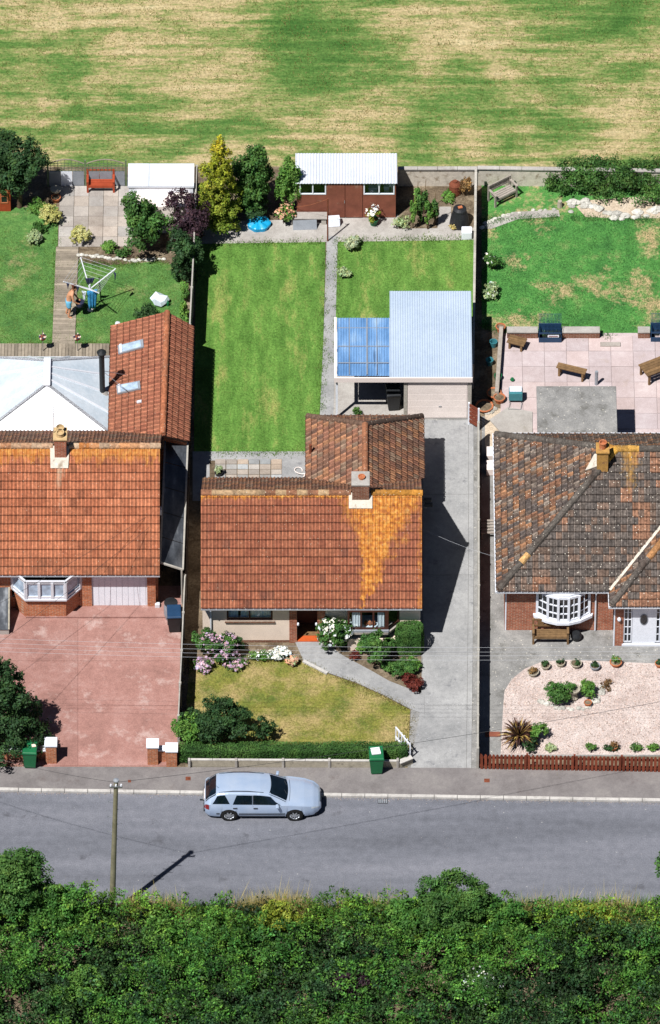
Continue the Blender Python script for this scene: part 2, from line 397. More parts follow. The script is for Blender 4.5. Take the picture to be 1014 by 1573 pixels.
# right plot
sheet('lawn', [(740,278),(860,282),(2000,300),(2000,520),(940,520),(922,530),(905,518),(740,505)], 0.012, 'lawn_right')
sheet('apron', [(740,640),(1900,640),(1900,1162),(736,1162)], 0.010, 'concrete_old')
sheet('gravel_bed', [(769,1160),(773,1086),(775,1062),(786,1044),(806,1028),(832,1017),(869,1014),(920,1016),(1014,1020),(1500,1030),(1500,1160)], 0.022, 'gravel')
sheet('rockery_bed', [(885,318),(905,308),(940,306),(1014,300),(1400,290),(1400,330),(1014,336),(960,336),(900,334)], 0.024, 'rubble')
sheet('yard', [(745,628),(800,628),(822,636),(822,680),(745,690)], 0.018, 'rubble')
# street
kl = lambda u: 1213.5 + 0.0165 * u            # line of the kerb
sheet('pavement', [(-900,1178),(2000,1186),(2000,kl(2000)),(-900,kl(-900))], 0.11, 'pavement')
sheet('road', [(-1500,kl(-1500)),(2500,kl(2500)),(2500,1440),(-1500,1400)], 0.006, 'asphalt')
sheet('verge', [(-1500,1388),(172,1392),(600,1396),(2500,1425),(2500,2200),(-1500,2200)], 0.03, 'verge_grass')
# kerb stones, one by one
kerb = B()
p0, p1 = W(-900, kl(-900)), W(2000, kl(2000))
kerb.beam(p0 + Vector((0,-0.04,0.03)), p1 + Vector((0,-0.04,0.03)), 0.13, 0.1)
kerb = struct(kerb, 'kerb', 'concrete_old')
kd = (p1 - p0).normalized(); ka = math.atan2(kd.y, kd.x)
kb = B(); kb.obox((0,0,0), (0.9, 0.15, 0.13)); ks = kb.build('kerb_stone', 'kerb', kerb, bevel=0.015)
a0, a1 = W(-60, kl(-60)), W(1075, kl(1075)); nk = int((a1-a0).length / 0.915)
for i in range(nk):
    o = ks if i == 0 else ks.copy()
    if i: COL.objects.link(o)
    q = a0 + kd * (0.915 * i); o.location = (q.x, q.y - 0.05, 0.068 + rnd.uniform(-.006,.006)); o.rotation_euler = (0,0,ka+rnd.uniform(-.004,.004))

def slabs(parent, pts, dx, dy, z, m, tint, gap=0.014, th=0.03, off=(0,0), brickbond=False, name='paving_slab', seed=1, drop=0.0):
    """flagstones laid over a convex px polygon, each one its own piece"""
    rr = random.Random(seed); P = G2(pts)
    if sum(P[i][0]*P[(i+1)%len(P)][1]-P[(i+1)%len(P)][0]*P[i][1] for i in range(len(P))) < 0: P = P[::-1]
    def ins(x, y, e=0.0):
        for i in range(len(P)):
            (x0,y0),(x1,y1) = P[i], P[(i+1)%len(P)]
            if (x1-x0)*(y-y0)-(y1-y0)*(x-x0) < -e*math.hypot(x1-x0,y1-y0): return False
        return True
    xa, xb = min(p[0] for p in P), max(p[0] for p in P); ya, yb = min(p[1] for p in P), max(p[1] for p in P)
    base = B(); base.obox((0,0,0), (dx-gap, dy-gap, th)); first = None; n = 0
    y = ya + off[1]; row = 0
    while y < yb:
        x = xa + off[0] - (dx/2 if brickbond and row % 2 else 0)
        while x < xb + dx:
            cx, cy = x + dx/2, y + dy/2
            if ins(cx, cy, dx*0.2) and rr.random() >= drop:
                if first is None: o = first = base.build(name, m, parent, bevel=0.006)
                else: o = first.copy(); COL.objects.link(o)
                k = rr.uniform(*tint[0]); w = rr.uniform(-1, 1) * tint[1]
                o.location = (cx, cy, z + rr.uniform(-.004,.004)); o.rotation_euler = (rr.uniform(-.008,.008), rr.uniform(-.008,.008), rr.uniform(-.01,.01))
                o.color = (k*(1+w), k, k*(1-w), 1); n += 1
            x += dx
        y += dy; row += 1
pt = sheet('patio', [(88,283),(215,283),(225,372),(200,384),(92,384)], 0.016, 'soil')
slabs(pt, [(92,286),(200,286),(212,366),(196,378),(94,380)], 0.62, 0.62, 0.03, 'slab', ((0.82,1.15), 0.05), seed=3)
pk = sheet('patio', [(772,512),(1500,512),(1500,668),(768,668)], 0.020, 'pink_slab')
slabs(pk, [(775,517),(1075,517),(1075,660),(770,660)], 0.92, 0.92, 0.034, 'pink_slab', ((0.9,1.08), 0.03), gap=0.016, seed=5)
pb = sheet('patio', [(322,708),(426,708),(426,740),(322,740)], 0.026, 'soil')
slabs(pb, [(330,709),(425,709),(425,738),(330,738)], 0.46, 0.30, 0.04, 'slab', ((0.75,1.25), 0.14), gap=0.03, seed=9)
dv = sheet('driveway', [(646,642),(738,642),(738,1000),(733,1187),(626,1187),(631,1092),(648,1062),(646,900)], 0.014, 'concrete_old')
def bay(pts, z=0.03):
    q = B(); q.prism(G2(pts), z-0.03, z); return q.build('concrete_bay', 'concrete', dv)
xl = lambda v: 650 if v < 1062 else 650 - (v-1062)*0.16
xr = lambda v: 727.5 - max(0, v-900)*0.012
cuts = [646, 760, 884, 1003, 1085, 1187]
for i in range(5):
    a, c = cuts[i]+0.3, cuts[i+1]-0.3
    bay([(xl(a),a),(xr(a)-8,a),(xr(c)-8,c),(xl(c),c)], 0.03 + 0.002*(i%2))
    bay([(xr(a)-7.4,a),(xr(a),a),(xr(c),c),(xr(c)-7.4,c)], 0.036)
# low step in front of the left house
sb = B(); sb.prism(G2([(40,930),(262,930),(262,950),(40,950)]), 0.0, 0.09); struct(sb, 'step', 'red_drive')
# boards of the garden walkway, each laid across
wk = sheet('boardwalk', [(88,378),(119,378),(113,536),(80,536)], 0.016, 'soil')
wb = B(); wb.obox((0,0,0), (0.94,0.128,0.035)); first = None
ya, yb = WY(100,534), WY(100,380); y = ya
while y < yb:
    o = wb.build('board', 'deck_timber', wk) if first is None else first.copy()
    if first is None: first = o
    else: COL.objects.link(o)
    t = (y-ya)/(yb-ya); u = 97.5*(1-t) + 103.5*t; k = rnd.uniform(.75,1.25)
    o.location = (PX(u,y), y, 0.05+rnd.uniform(-.003,.003)); o.rotation_euler = (0,0,rnd.uniform(-.02,.02)); o.color = (k,k,k*0.98,1)
    y += 0.138
dk = sheet('decking', [(-300,530),(170,530),(170,552),(-300,552)], 0.016, 'soil')
db = B(); db.obox((0,0,0), (0.125,0.86,0.04)); first = None
x, xe = WX(-6,540), WX(170,540)
while x < xe:
    o = db.build('board', 'deck_timber', dk) if first is None else first.copy()
    if first is None: first = o
    else: COL.objects.link(o)
    k = rnd.uniform(.7,1.15); o.location = (x, WY(90,541), 0.07); o.color = (k,k,k*.97,1); x += 0.14
# stepping edge of the right garden: a curved run of pale stones
ed = sheet('edging_path', [(738,352),(745,340),(790,326),(858,323),(860,333),(796,337),(755,352)], 0.022, 'concrete_pale')
# ------------------------------------------------------------------ tiled roofs
def tilemat(name, lichen=None, dark=C('3a2a22'), specks=C('cfc4b0'), sp=0.10, dk=0.62, spscale=6.5, g=(.72,1.28)):
    t = NT(name)
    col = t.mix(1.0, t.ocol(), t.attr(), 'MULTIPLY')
    col = t.mix(t.rng(t.noise(1.0, 6, t.vec((1.6,0.5,0.5)), 0.65), dk, dk+0.16, 0, 0.6), col, dark)
    col = t.grain(col, 9, g[0], g[1], 4); col = t.grain(col, 40, 0.8, 1.2, 2)
    if lichen: col = lichen(t, col)
    col = t.mix(t.rng(t.voro(spscale), sp, sp*0.55), col, specks)
    t.bump(t.noise(60, 3), 0.3, 0.01); t.out(col, 0.88, 0, 0.25)
PROF2 = [(0,.020),(.11,.036),(.22,.020),(.28,.0),(.48,0),(.54,.020),(.63,.036),(.72,.020),(.78,.0),(1.0,0)]
PROF1 = [(0,.020),(.14,.040),(.28,.022),(.38,.002),(.62,0),(.72,.012),(.84,.012),(1.0,.002)]
def tile_mesh(tw, ga, prof, lip=0.034):
    """one tile: shade and dirt painted dark into its channels and lower edge"""
    vs, fs, cs = [], [], []; n = len(prof); W_ = tw-0.006
    zat = lambda z, y: z + 0.004 + (lip-0.004)*(1-y/(ga+0.05))
    for y in (0.0, 0.045, ga+0.05):
        for x, z in prof: vs.append((x*W_, y, zat(z, y)))
    for x, z in prof: vs.append((x*W_, 0.004, z - 0.006))
    zm = max(z for _, z in prof)
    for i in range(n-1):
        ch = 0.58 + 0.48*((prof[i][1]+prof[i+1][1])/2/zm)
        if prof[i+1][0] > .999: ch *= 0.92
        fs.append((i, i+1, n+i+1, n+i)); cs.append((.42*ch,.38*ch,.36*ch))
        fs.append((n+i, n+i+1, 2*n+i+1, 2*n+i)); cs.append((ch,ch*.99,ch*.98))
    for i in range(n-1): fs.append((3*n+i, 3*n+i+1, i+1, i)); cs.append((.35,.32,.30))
    return vs, fs, cs
def clip_faces(vs, fs, cs, planes):
    """keep the part of each face where every a*x+b*y+c >= 0"""
    ov, of, oc = [], [], []
    for f, c in zip(fs, cs):
        p = [vs[i] for i in f]
        for (A_, B_, C_) in planes:
            q = []
            for i in range(len(p)):
                s, e = p[i], p[(i+1)%len(p)]
                ds, de = A_*s[0]+B_*s[1]+C_, A_*e[0]+B_*e[1]+C_
                if ds >= 0: q.append(s)
                if (ds >= 0) != (de >= 0):
                    k = ds/(ds-de); q.append(tuple(s[j]+(e[j]-s[j])*k for j in range(3)))
            p = q
            if len(p) < 3: break
        if len(p) >= 3:
            k = len(ov); ov += p; of.append(tuple(range(k, k+len(p)))); oc.append(c)
    return ov, of, oc
class Roof:
    """a roof: deck slabs, tiles as pieces, ridge and hip tiles"""
    def __init__(s, house, mat_, ridge_mat, name='roof'):
        s.house, s.mat, s.rm = house, mat_, ridge_mat; s.rec = []; s.deck = B(); s.caps = []; s.name = name
    def face(s, pts, tw, ga, prof, colf, rank, over=0.03, seed=1):
        """pts: planar polygon in world space, pts[0] -> pts[1] runs along the eave, left to right seen from outside"""
        P = [Vector(p) for p in pts]; U = (P[1]-P[0]).normalized()
        nrm = Vector((0,0,0))
        for i in range(len(P)): nrm += (P[i]-P[0]).cross(P[(i+1)%len(P)]-P[0])
        nrm.normalize(); S = nrm.cross(U)
        s.deck.slab([p - nrm*0.012 for p in P], nrm, 0.09)
        ab = [((p-P[0]).dot(U), (p-P[0]).dot(S)) for p in P]
        planes = []
        for i in range(len(ab)):
            (x0,y0),(x1,y1) = ab[i], ab[(i+1)%len(ab)]; L = math.hypot(x1-x0,y1-y0)
            if L < 1e-6: continue
            e = over if i == 0 else 0.0
            planes.append((-(y1-y0)/L, (x1-x0)/L, ((y1-y0)*x0-(x1-x0)*y0)/L + e))
        rr = random.Random(seed); base = tile_mesh(tw, ga, prof); key = (s.name, tw, ga, len(prof))
        amin, amax = min(a for a,_ in ab), max(a for a,_ in ab); bmax = max(q for _,q in ab)
        ncol = max(1, round((amax-amin)/tw)); tw2 = (amax-amin)/ncol; sx = tw2/tw
        nrow = int(math.ceil((bmax+over)/ga))
        rot = Matrix((U, S, nrm)).transposed()
        for r in range(nrow):
            b0 = -over + r*ga
            for c in range(ncol):
                a0 = amin + c*tw2
                cor = [(a0,b0),(a0+tw2,b0),(a0+tw2,b0+ga),(a0,b0+ga)]
                if any(all(p[0]*x+p[1]*y+p[2] < 0.01 for x,y in cor) for p in planes): continue
                border = any(p[0]*x+p[1]*y+p[2] < -0.004 for p in planes for x,y in cor+[(a0+tw2,b0+ga+.05),(a0,b0+ga+.05)])
                o = P[0] + U*a0 + S*b0
                colr = colf(o + U*tw2/2 + S*ga/2, rr)
                if border:
                    pl = [(p[0]*sx, p[1], p[2]+p[0]*a0+p[1]*b0) for p in planes]
                    m = clip_faces(*base, pl)
                    if not m[1]: continue
                else: m = None
                s.rec.append((rank + rr.random()*0.01 - (0 if not border else -0.3), o, rot, sx, colr, m, base, key))
        return U, S, nrm
    def cap_line(s, a, b_, r=0.12, seg=0.42, col=(1,1,1), var=0.15):
        s.caps.append((Vector(a), Vector(b_), r, seg, col, var))
    def finish(s, deckmat='soffit_dark', limit=300):
        roof = s.deck.build('roof', deckmat, s.house)
        o0 = Vector(s.house.location)
        s.rec.sort(key=lambda q: q[0]); share = {}; rest = B()
        n = 0
        for (rk, o, rot, sx, colr, m, base, key) in s.rec:
            if n < limit:
                if m is None:
                    if key not in share:
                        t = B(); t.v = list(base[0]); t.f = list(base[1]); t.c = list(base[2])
                        ob = t.build('roof_tile', s.mat); share[key] = ob.data
                    else: ob = bpy.data.objects.new('roof_tile', share[key]); COL.objects.link(ob)
                else:
                    t = B(); t.v, t.f, t.c = list(m[0]), list(m[1]), list(m[2]); ob = t.build('roof_tile', s.mat)
                ob.parent = roof
                jit = Matrix.Rotation(rnd.gauss(0,.009),3,'Z') @ Matrix.Rotation(rnd.uniform(-.008,.008),3,'X')
                M4 = (rot @ jit).to_4x4() @ Matrix.Diagonal((sx,1,1,1)); M4.translation = o - o0
                ob.matrix_local = M4; ob.color = (*colr, 1); n += 1
            else:
                vs, fs, cs = m if m is not None else base
                k = len(rest.v)
                rest.v += [tuple(o + rot @ Vector((p[0]*sx, p[1], p[2]))) for p in vs]
                rest.f += [tuple(i+k for i in f) for f in fs]
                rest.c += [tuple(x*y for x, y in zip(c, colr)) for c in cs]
        if rest.f:
            rest.build('roof_tiles', s.mat, roof, kind='stuff')
        for (a, b_, r, seg, col, var) in s.caps:
            d = b_-a; L = d.length; d.normalize(); k = max(1, round(L/seg)); sl = L/k
            side = d.cross(Vector((0,0,1))).normalized(); up = side.cross(d)
            t = B(); prof = [(-1,-.35),(-.85,.35),(-.45,.85),(0,1.0),(.45,.85),(.85,.35),(1,-.35)]; nn = len(prof)
            vs = [(0, x*r*1.04, z*r*0.9+0.012) for x, z in prof] + [(sl+0.03, x*r*.96, z*r*0.84) for x, z in prof]
            t.add(vs, [(i, nn+i, nn+i+1, i+1) for i in range(nn-1)] + [tuple(range(nn)), tuple(range(nn,2*nn))[::-1]])
            first = None
            for i in range(k):
                if first is None: ob = first = t.build('ridge_tile', s.rm)
                else: ob = first.copy(); COL.objects.link(ob)
                ob.parent = roof; M4 = Matrix((d, -side, up)).transposed().to_4x4(); M4.translation = a + d*sl*i - o0
                ob.matrix_local = M4; q = rnd.uniform(1-var, 1+var)
                cc = col(a + d*sl*(i+.5)) if callable(col) else col
                ob.color = (*[x*q for x in cc], 1)
        return roof

def wall_y(b, x0, x1, z0, z1, yf, th, holes=()):
    """a wall facing -y with rectangular holes (xa, xb, za, zb)"""
    xs = sorted({x0, x1, *[h[0] for h in holes], *[h[1] for h in holes]}); 
    for xa, xb in zip(xs, xs[1:]):
        zz = [(z0, z1)]
        for h in holes:
            if h[0] <= xa + 1e-6 and h[1] >= xb - 1e-6:
                nz = []
                for a, c in zz:
                    if h[2] > a: nz.append((a, min(c, h[2])))
                    if h[3] < c: nz.append((max(a, h[3]), c))
                zz = nz
        for a, c in zz:
            if c - a > 1e-4: b.box(xa, xb, yf, yf+th, a, c)
    return b
def clearglass():
    t = NT('clear_glass'); tr = t.n('ShaderNodeBsdfTransparent'); tr.inputs[0].default_value = (0.92,0.96,0.97,1)
    gl = t.n('ShaderNodeBsdfGlossy'); gl.inputs['Roughness'].default_value = 0.03
    fr = t.n('ShaderNodeFresnel'); fr.inputs[0].default_value = 1.35
    mx = t.n('ShaderNodeMixShader'); t.t.links.new(t.math('MINIMUM', fr.outputs[0], 0.06), mx.inputs[0]); t.t.links.new(tr.outputs[0], mx.inputs[1]); t.t.links.new(gl.outputs[0], mx.inputs[2])
    t.t.links.new(mx.outputs[0], t.t.nodes['Material Output'].inputs[0])
clearglass()
def window(house, x0, x1, z0, z1, y, fm, nx=2, nz=1, fw=0.06, glass='glass_dark', sill=None, sillm=None, curtains=None, dep=0.05):
    """window facing -y: frame, panes as pieces, sill"""
    w = B()
    w.box(x0,x1,y,y+dep,z0,z0+fw); w.box(x0,x1,y,y+dep,z1-fw,z1)
    cw = (x1-x0-fw)/nx; ch = (z1-z0-fw)/nz
    for i in range(nx+1): w.box(x0+i*cw, x0+i*cw+fw, y+0.002, y+dep-0.002, z0+fw, z1-fw)
    for j in range(1, nz): w.box(x0+fw, x1-fw, y+0.004, y+dep-0.004, z0+j*ch+fw*.2, z0+j*ch+fw*.8)
    win = w.build('window', fm, house)
    for i in range(nx):
        for j in range(nz):
            p = B(); p.box(x0+i*cw+fw, x0+(i+1)*cw, y+dep*.5, y+dep*.5+0.008, z0+j*ch+fw*.5, z0+(j+1)*ch+fw*.5); p.build('pane', glass, win)
    if sill:
        s_ = B(); s_.box(x0-.08, x1+.08, y-sill, y+0.02, z0-0.09, z0-0.002); s_.build('sill', sillm or fm, win)
    if curtains:
        for (a, c, cmat) in curtains:
            cu = B(); k = max(4, int((c-a)*18)); pts = [(a+(c-a)*i/k, y+dep+0.06+0.03*(i%2)) for i in range(k+1)]
            for i in range(k): cu.quad((*pts[i], z0+.05), (*pts[i+1], z0+.05), (*pts[i+1], z1), (*pts[i], z1))
            cu.build('curtain', cmat, win)
    return win
def gutter(house, x0, x1, y, z, m, down=(), r=0.055, zb=0.05, yw=None):
    g = B(); prof = [(-r,0.02),(-r,-.02),(-r*.6,-.06),(r*.6,-.06),(r,-.02),(r,.02)]
    vs = [(x, y+p, z+q) for x in (x0,x1) for p, q in prof]; n = len(prof)
    g.add(vs, [(i, i+1, n+i+1, n+i) for i in range(n-1)] + [tuple(range(n)), tuple(range(n,2*n))[::-1]])
    gg = g.build('gutter', m, house)
    for x in down:
        d = B(); yy = yw if yw is not None else y+0.2
        d.tube([(x,y,z-.06),(x,y,z-.12),(x,yy-.05,z-.34),(x,yy-.05,zb)], 0.038, 8); d.build('downpipe', m, house)
    return gg
def chimney(house, x0, x1, y0, y1, zb, zt, bm, capm, pots, capo=0.05, flash=None):
    c = B(); c.box(x0,x1,y0,y1,zb,zt-.1); ch = c.build('chimney', bm, house)
    q = B(); q.box(x0-capo,x1+capo,y0-capo,y1+capo,zt-.1,zt); q.build('chimney_cap', capm, ch, bevel=0.02)
    for (px, py, r, h, m) in pots:
        p = B(); p.lathe((px,py,zt), [(r*1.0,0),(r*.95,h*.8),(r*1.15,h*.84),(r*1.15,h),(r*.8,h),(r*.75,h*.6)], 14); p.build('chimney_pot', m, ch, smooth=False)
    if flash:
        f = B()
        for pts, n in flash: f.slab(pts, n, 0.03)
        f.build('flashing', 'mortar_white', ch)
    return ch
# ------------------------------------------------------------------ the middle bungalow
def lich_mid(t, col):
    x = t.xyz(); d = t.math('DIVIDE', t.math('SUBTRACT', 5.25, x[2]), 2.87, clamp=True)
    xc = t.math('SUBTRACT', 2.35, t.math('MULTIPLY', d, 0.95)); hw = t.math('MULTIPLY', t.math('POWER', t.math('SUBTRACT', 1.1, d), 1.35), 1.75)
    xw = t.math('ADD', x[0], t.math('MULTIPLY', t.math('SUBTRACT', t.noise(1.3, 4, t.vec((1,0.7,0.7)), 0.65), 0.5), 2.6))
    m = t.math('SUBTRACT', 1.0, t.math('DIVIDE', t.math('ABSOLUTE', t.math('SUBTRACT', xw, xc)), hw))
    n = t.noise(3.2, 6, t.vec((1.6,0.55,0.55)), 0.7)
    n = t.math('ADD', t.math('MULTIPLY', n, 0.7), t.math('MULTIPLY', t.noise(11, 4, None, 0.7), 0.42))
    f1 = t.rng(t.math('ADD', t.math('MULTIPLY', t.math('MINIMUM', m, 0.55), 0.62), n), 0.58, 0.95)
    f2 = t.rng(t.math('ADD', t.math('MULTIPLY', t.rng(x[0], 3.35, 3.75), 0.3), n), 0.68, 0.9)
    f3 = t.rng(t.math('ADD', t.math('MULTIPLY', t.rng(x[2], 4.95, 5.2), 0.4), n), 0.78, 0.92)
    f = t.math('MAXIMUM', f1, t.math('MAXIMUM', f2, f3)); f = t.math('MULTIPLY', t.math('MULTIPLY', f, t.rng(t.noise(16, 3), 0.32, 0.5, 0.55, 1.0)), t.rng(x[1], -3.95, -4.1))
    return t.mix(f, col, t.ramp(t.noise(6, 3), [(0.32, C('96562a')), (0.5, C('c57f33')), (0.68, C('d9a355'))]))
tilemat('tile_mid', lich_mid, C('6a453a'), C('c9b8a2'), 0.10)
tilemat('tile_old', None, C('3f2e27'), C('d8cfbf'), 0.13, 0.52, g=(.5,1.5))
tilemat('ridge_old', None, C('54453c'), C('c9bda8'), 0.16, 0.5, g=(.6,1.4))
zE = 2.35; zR = 5.22
yE = WY(480,934,zE); yR = WY(480,757,zR); yB = WY(480,735,zE)
xL, xR = PX(308.5,yE,zE), PX(648.5,yE,zE); xL2, xR2 = PX(312,yR,zR), PX(649.5,yR,zR)
xL2 = xL; xR2 = xR
H = thing('bungalow', 'brown tiled bungalow with orange lichen below its chimney, between two driveways', 'house', ((xL+xR)/2,(yE+yB)/2,0))
yW = yE + 0.36; wl, wr = xL+0.06, xR-0.06
X = lambda u: PX(u, yW, 1.2)
Zf = lambda v: PZ(v, yW)
# front wall: cream render with the window left, brick-sided porch, and a bay on the right
b = B(); wall_y(b, wl, X(444.5), 0.14, zE-.02, yW, 0.28, [(X(348.5), X(419), Zf(953), zE-.16)])
wall_y(b, X(500), X(534), 0.14, zE-.02, yW, 0.28); wall_y(b, X(613), wr, 0.0, zE-.02, yW, 0.28)
b.box(X(534), X(613), yW-.45, yW+.2, 0.0, Zf(967)-.09)
b.box(wl, wl+.28, yW+.283, yB-.36, 0, zE-.03); b.box(wr-.28, wr, yW+.283, yB-.36, 0, zE-.03); b.box(wl, wr, yB-.36, yB-.1, 0, zE-.03)
for x in (wl, wr-.2):                                   # gables
    b.add([(x,yE+.1,zE-.03),(x,yB-.1,zE-.03),(x,yR,zR-.12),(x+.2,yE+.1,zE-.03),(x+.2,yB-.1,zE-.03),(x+.2,yR,zR-.12)], [(0,2,1),(3,4,5),(0,1,4,3),(1,2,5,4),(2,0,3,5)])
b.build('wall', 'render_cream', H)
b = B(); b.box(wl+.003, X(444.5), yW+.004, yW+.27, 0, 0.139); b.build('plinth', 'brick_brown', H)
for a, c in ((444.5,456),(487.5,500)):
    b = B(); b.box(X(a), X(c), yW-.02, yW+1.0, 0, zE-.03); b.build('porch_wall', 'brick_red', H)
b = B(); b.box(X(456)+.002, X(487.5)-.002, yW+.0, yW+.9, 0.0, 0.1); b.build('porch_floor', 'quarry_tile', H)
b = B(); b.box(X(456)+.002, X(487.5)-.002, yW+.9, yW+1.0, 0.1, zE-.03); dr = b.build('front_door', 'dark_timber', H)
b = B(); b.box(X(461), X(482), yW+.89, yW+.899, 1.1, 1.9); b.build('pane', 'glass_dark', dr)
b = B(); b.box(X(480), X(481.5), yW+.85, yW+.89, 1.0, 1.12); b.build('handle', 'steel', dr)
for u in (458, 486):                                      # round white house lamps beside the porch
    b = B(); b.lathe((X(u), yW-.07, Zf(957)), [(.015,-.09),(.04,-.06),(.05,0),(.04,.06),(.015,.09)], 10); b.build('porch_lamp', 'white_paint', H, smooth=True)
window(H, X(348.5), X(419), Zf(953), zE-.16, yW+.03, 'dark_timber', 2, 1, 0.07, 'clear_glass', 0.1, 'brick_brown', [(X(350),X(366),'curtain'),(X(370),X(418),'curtain')])
# bay window: three front lights and a splayed light at the right
ys = yW-.45; zs = PZ(967, ys); 
window(H, X(534), X(594), zs, zE-.08, ys, 'dark_timber', 3, 1, 0.075, 'clear_glass', 0.09, 'lead_grey', [(X(541),X(556),'net_white'),(X(580),X(590),'net_white')])
b = B(); b.beam((X(594),ys+.03,zs+.04),(X(612),yW+.02,zs+.04),.07,.08); b.beam((X(594),ys+.03,zE-.12),(X(612),yW+.02,zE-.12),.07,.08); b.beam((X(612),yW,zs),(X(612),yW,zE-.1),.08,.08); b.beam((X(595),ys+.05,zs),(X(595),ys+.05,zE-.1),.09,.09)
sw = b.build('side_window', 'dark_timber', H)
b = B(); b.quad((X(595),ys+.05,zs+.05),(X(612),yW+.02,zs+.05),(X(612),yW+.02,zE-.12),(X(595),ys+.05,zE-.12)); b.build('pane', 'clear_glass', sw)
b = B(); b.prism([(X(531),ys-.1),(X(596),ys-.1),(X(615),yW-.02),(X(615),yW+.1),(X(531),yW+.1)], zs-.2, zs-.092); b.build('bay_sill', 'slab', H)
b = B(); b.prism([(X(541),ys+.2),(X(590),ys+.2),(X(590),yW+.4),(X(541),yW+.4)], zs-.09, zs-.05); b.build('window_board', 'white_paint', H)
for u, w_ in ((562,.22),(574,.3),(568,.12)):
    q = B(); q.lathe((X(u), ys+.3, zs-.05), [(.05,0),(.09,.1),(.06,.2)], 8); q.build('ornament', 'terracotta', H)
b = B(); b.box(wl+.29, wr-.29, yW+.29, yB-.37, 0.05, 0.12); b.build('floor','brown_timber',H)
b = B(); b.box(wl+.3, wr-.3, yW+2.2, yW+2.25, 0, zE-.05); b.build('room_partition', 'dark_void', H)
b = B(); b.box(xL+.02, xR-.02, yE+.03, yE+.36, zE-.13, zE-.06); b.build('soffit', 'soffit_dark', H)
gutter(H, xL, xR, yE-.03, zE-.02, 'white_plastic', (X(324),), yw=yW)
# rear wing walls
zW = zE; wx0, wx1 = PX(471,WY(471,640,zE),zE), PX(650,WY(650,640,zE),zE); wy1 = WY(560,639,zE); wxr = (wx0+wx1)/2; hw = (wx1-wx0)/2
wrz = zE + hw*0.78; wapex = wy1 - hw
b = B(); b.box(wx0+.25, wx1-.25, yB-.3, wy1-.25, 0, zE-.03); b.build('rear_wall', 'render_cream', H)
# roof
rf = Roof(H, 'tile_mid', 'ridge_old', 'mid')
def cmid(p, r):
    k = r.uniform(.92,1.08); c = mixc(C('9c5f48'), C('ae6f53'), r.random()); 
    if r.random() < .04: c = mixc(c, C('6d4a40'), .5)
    return tuple(x*k for x in c)
def cold(p, r):
    c = r.choice([C('9a6d59'), C('a5755b'), C('8a6755'), C('b08060'), C('806254'), C('9a806c')]); k = r.uniform(.82,1.15); return tuple(x*k for x in c)
ov = 0.06
rf.face([(xL,yE,zE),(xR,yE,zE),(xR,yR,zR),(xL,yR,zR)], 0.30, 0.345, PROF2, cmid, 0, seed=11)
rf.face([(xR,yB,zE),(xL,yB,zE),(xL,yR,zR),(xR,yR,zR)], 0.30, 0.345, PROF2, cold, 2, seed=12)
sl = (zR-zE)/(yB-yR); vy = yB-(wrz-zE)/sl                # where the wing ridge meets the back slope
rf.face([(wx0,wy1,zE),(wx0,yB,zE),(wxr,vy,wrz),(wxr,wapex,wrz)], 0.26, 0.30, PROF1, cold, 1, seed=13)
rf.face([(wx1,yB,zE),(wx1,wy1,zE),(wxr,wapex,wrz),(wxr,vy,wrz)], 0.26, 0.30, PROF1, cold, 1, seed=14)
rf.face([(wx1,wy1,zE),(wx0,wy1,zE),(wxr,wapex,wrz)], 0.26, 0.30, PROF1, cold, 3, seed=15)
cr = mixc(C('8a6a55'), C('9a7a62'), .5)
rf.cap_line((xL,yR,zR+.02),(PX(538,yR,zR),yR,zR+.02),0.13,.42,lambda p: C('a58a6a') if rnd.random()<.6 else C('8a6048'))
rf.cap_line((PX(570,yR,zR),yR,zR+.02),(xR,yR,zR+.02),0.13,.42,C('b07a34'))
rf.cap_line((wxr,wapex,wrz+.02),(wxr,vy,wrz+.02),0.13,.42,C('96654a'))
rf.cap_line((wx0+.05,wy1-.05,zE+.06),(wxr,wapex,wrz+.02),0.12,.42,C('6d5648'))
rf.cap_line((wx1-.05,wy1-.05,zE+.06),(wxr,wapex,wrz+.02),0.12,.42,C('54463e'))
rf.finish()
# white mortar along ridge, tiny strips
# chimney
cx0, cx1 = PX(541,yR,5.6), PX(567,yR,5.6); cy0 = yR-.28; 
n_f = Vector((0,-(zR-zE),(yR-yE))).normalized()
def on_front(x, y): return Vector((x, y, zE+(y-yE)*(zR-zE)/(yR-yE)))
fl = [([on_front(PX(536,yR,5.2),cy0-.22)+n_f*.075, on_front(PX(572,yR,5.2),cy0-.22)+n_f*.075, on_front(PX(572,yR,5.2),yR)+n_f*.075, on_front(PX(536,yR,5.2),yR)+n_f*.075], n_f)]
chimney(H, cx0, cx1, cy0, cy0+.72, 4.4, 5.98, 'brick_brown', 'concrete_pale', [((cx0+cx1)/2+.04, cy0+.36, .13, .1, 'terracotta')], .03, fl)
# vent pipe on the wing, and lead valley lines
b = B(); b.tube([(PX(477,yB+.6,2.7),WY(477,690,2.75),2.5),(PX(477,yB+.6,2.7),WY(477,690,2.75),3.0)], .06, 10); b.build('vent_pipe', 'rust', H)

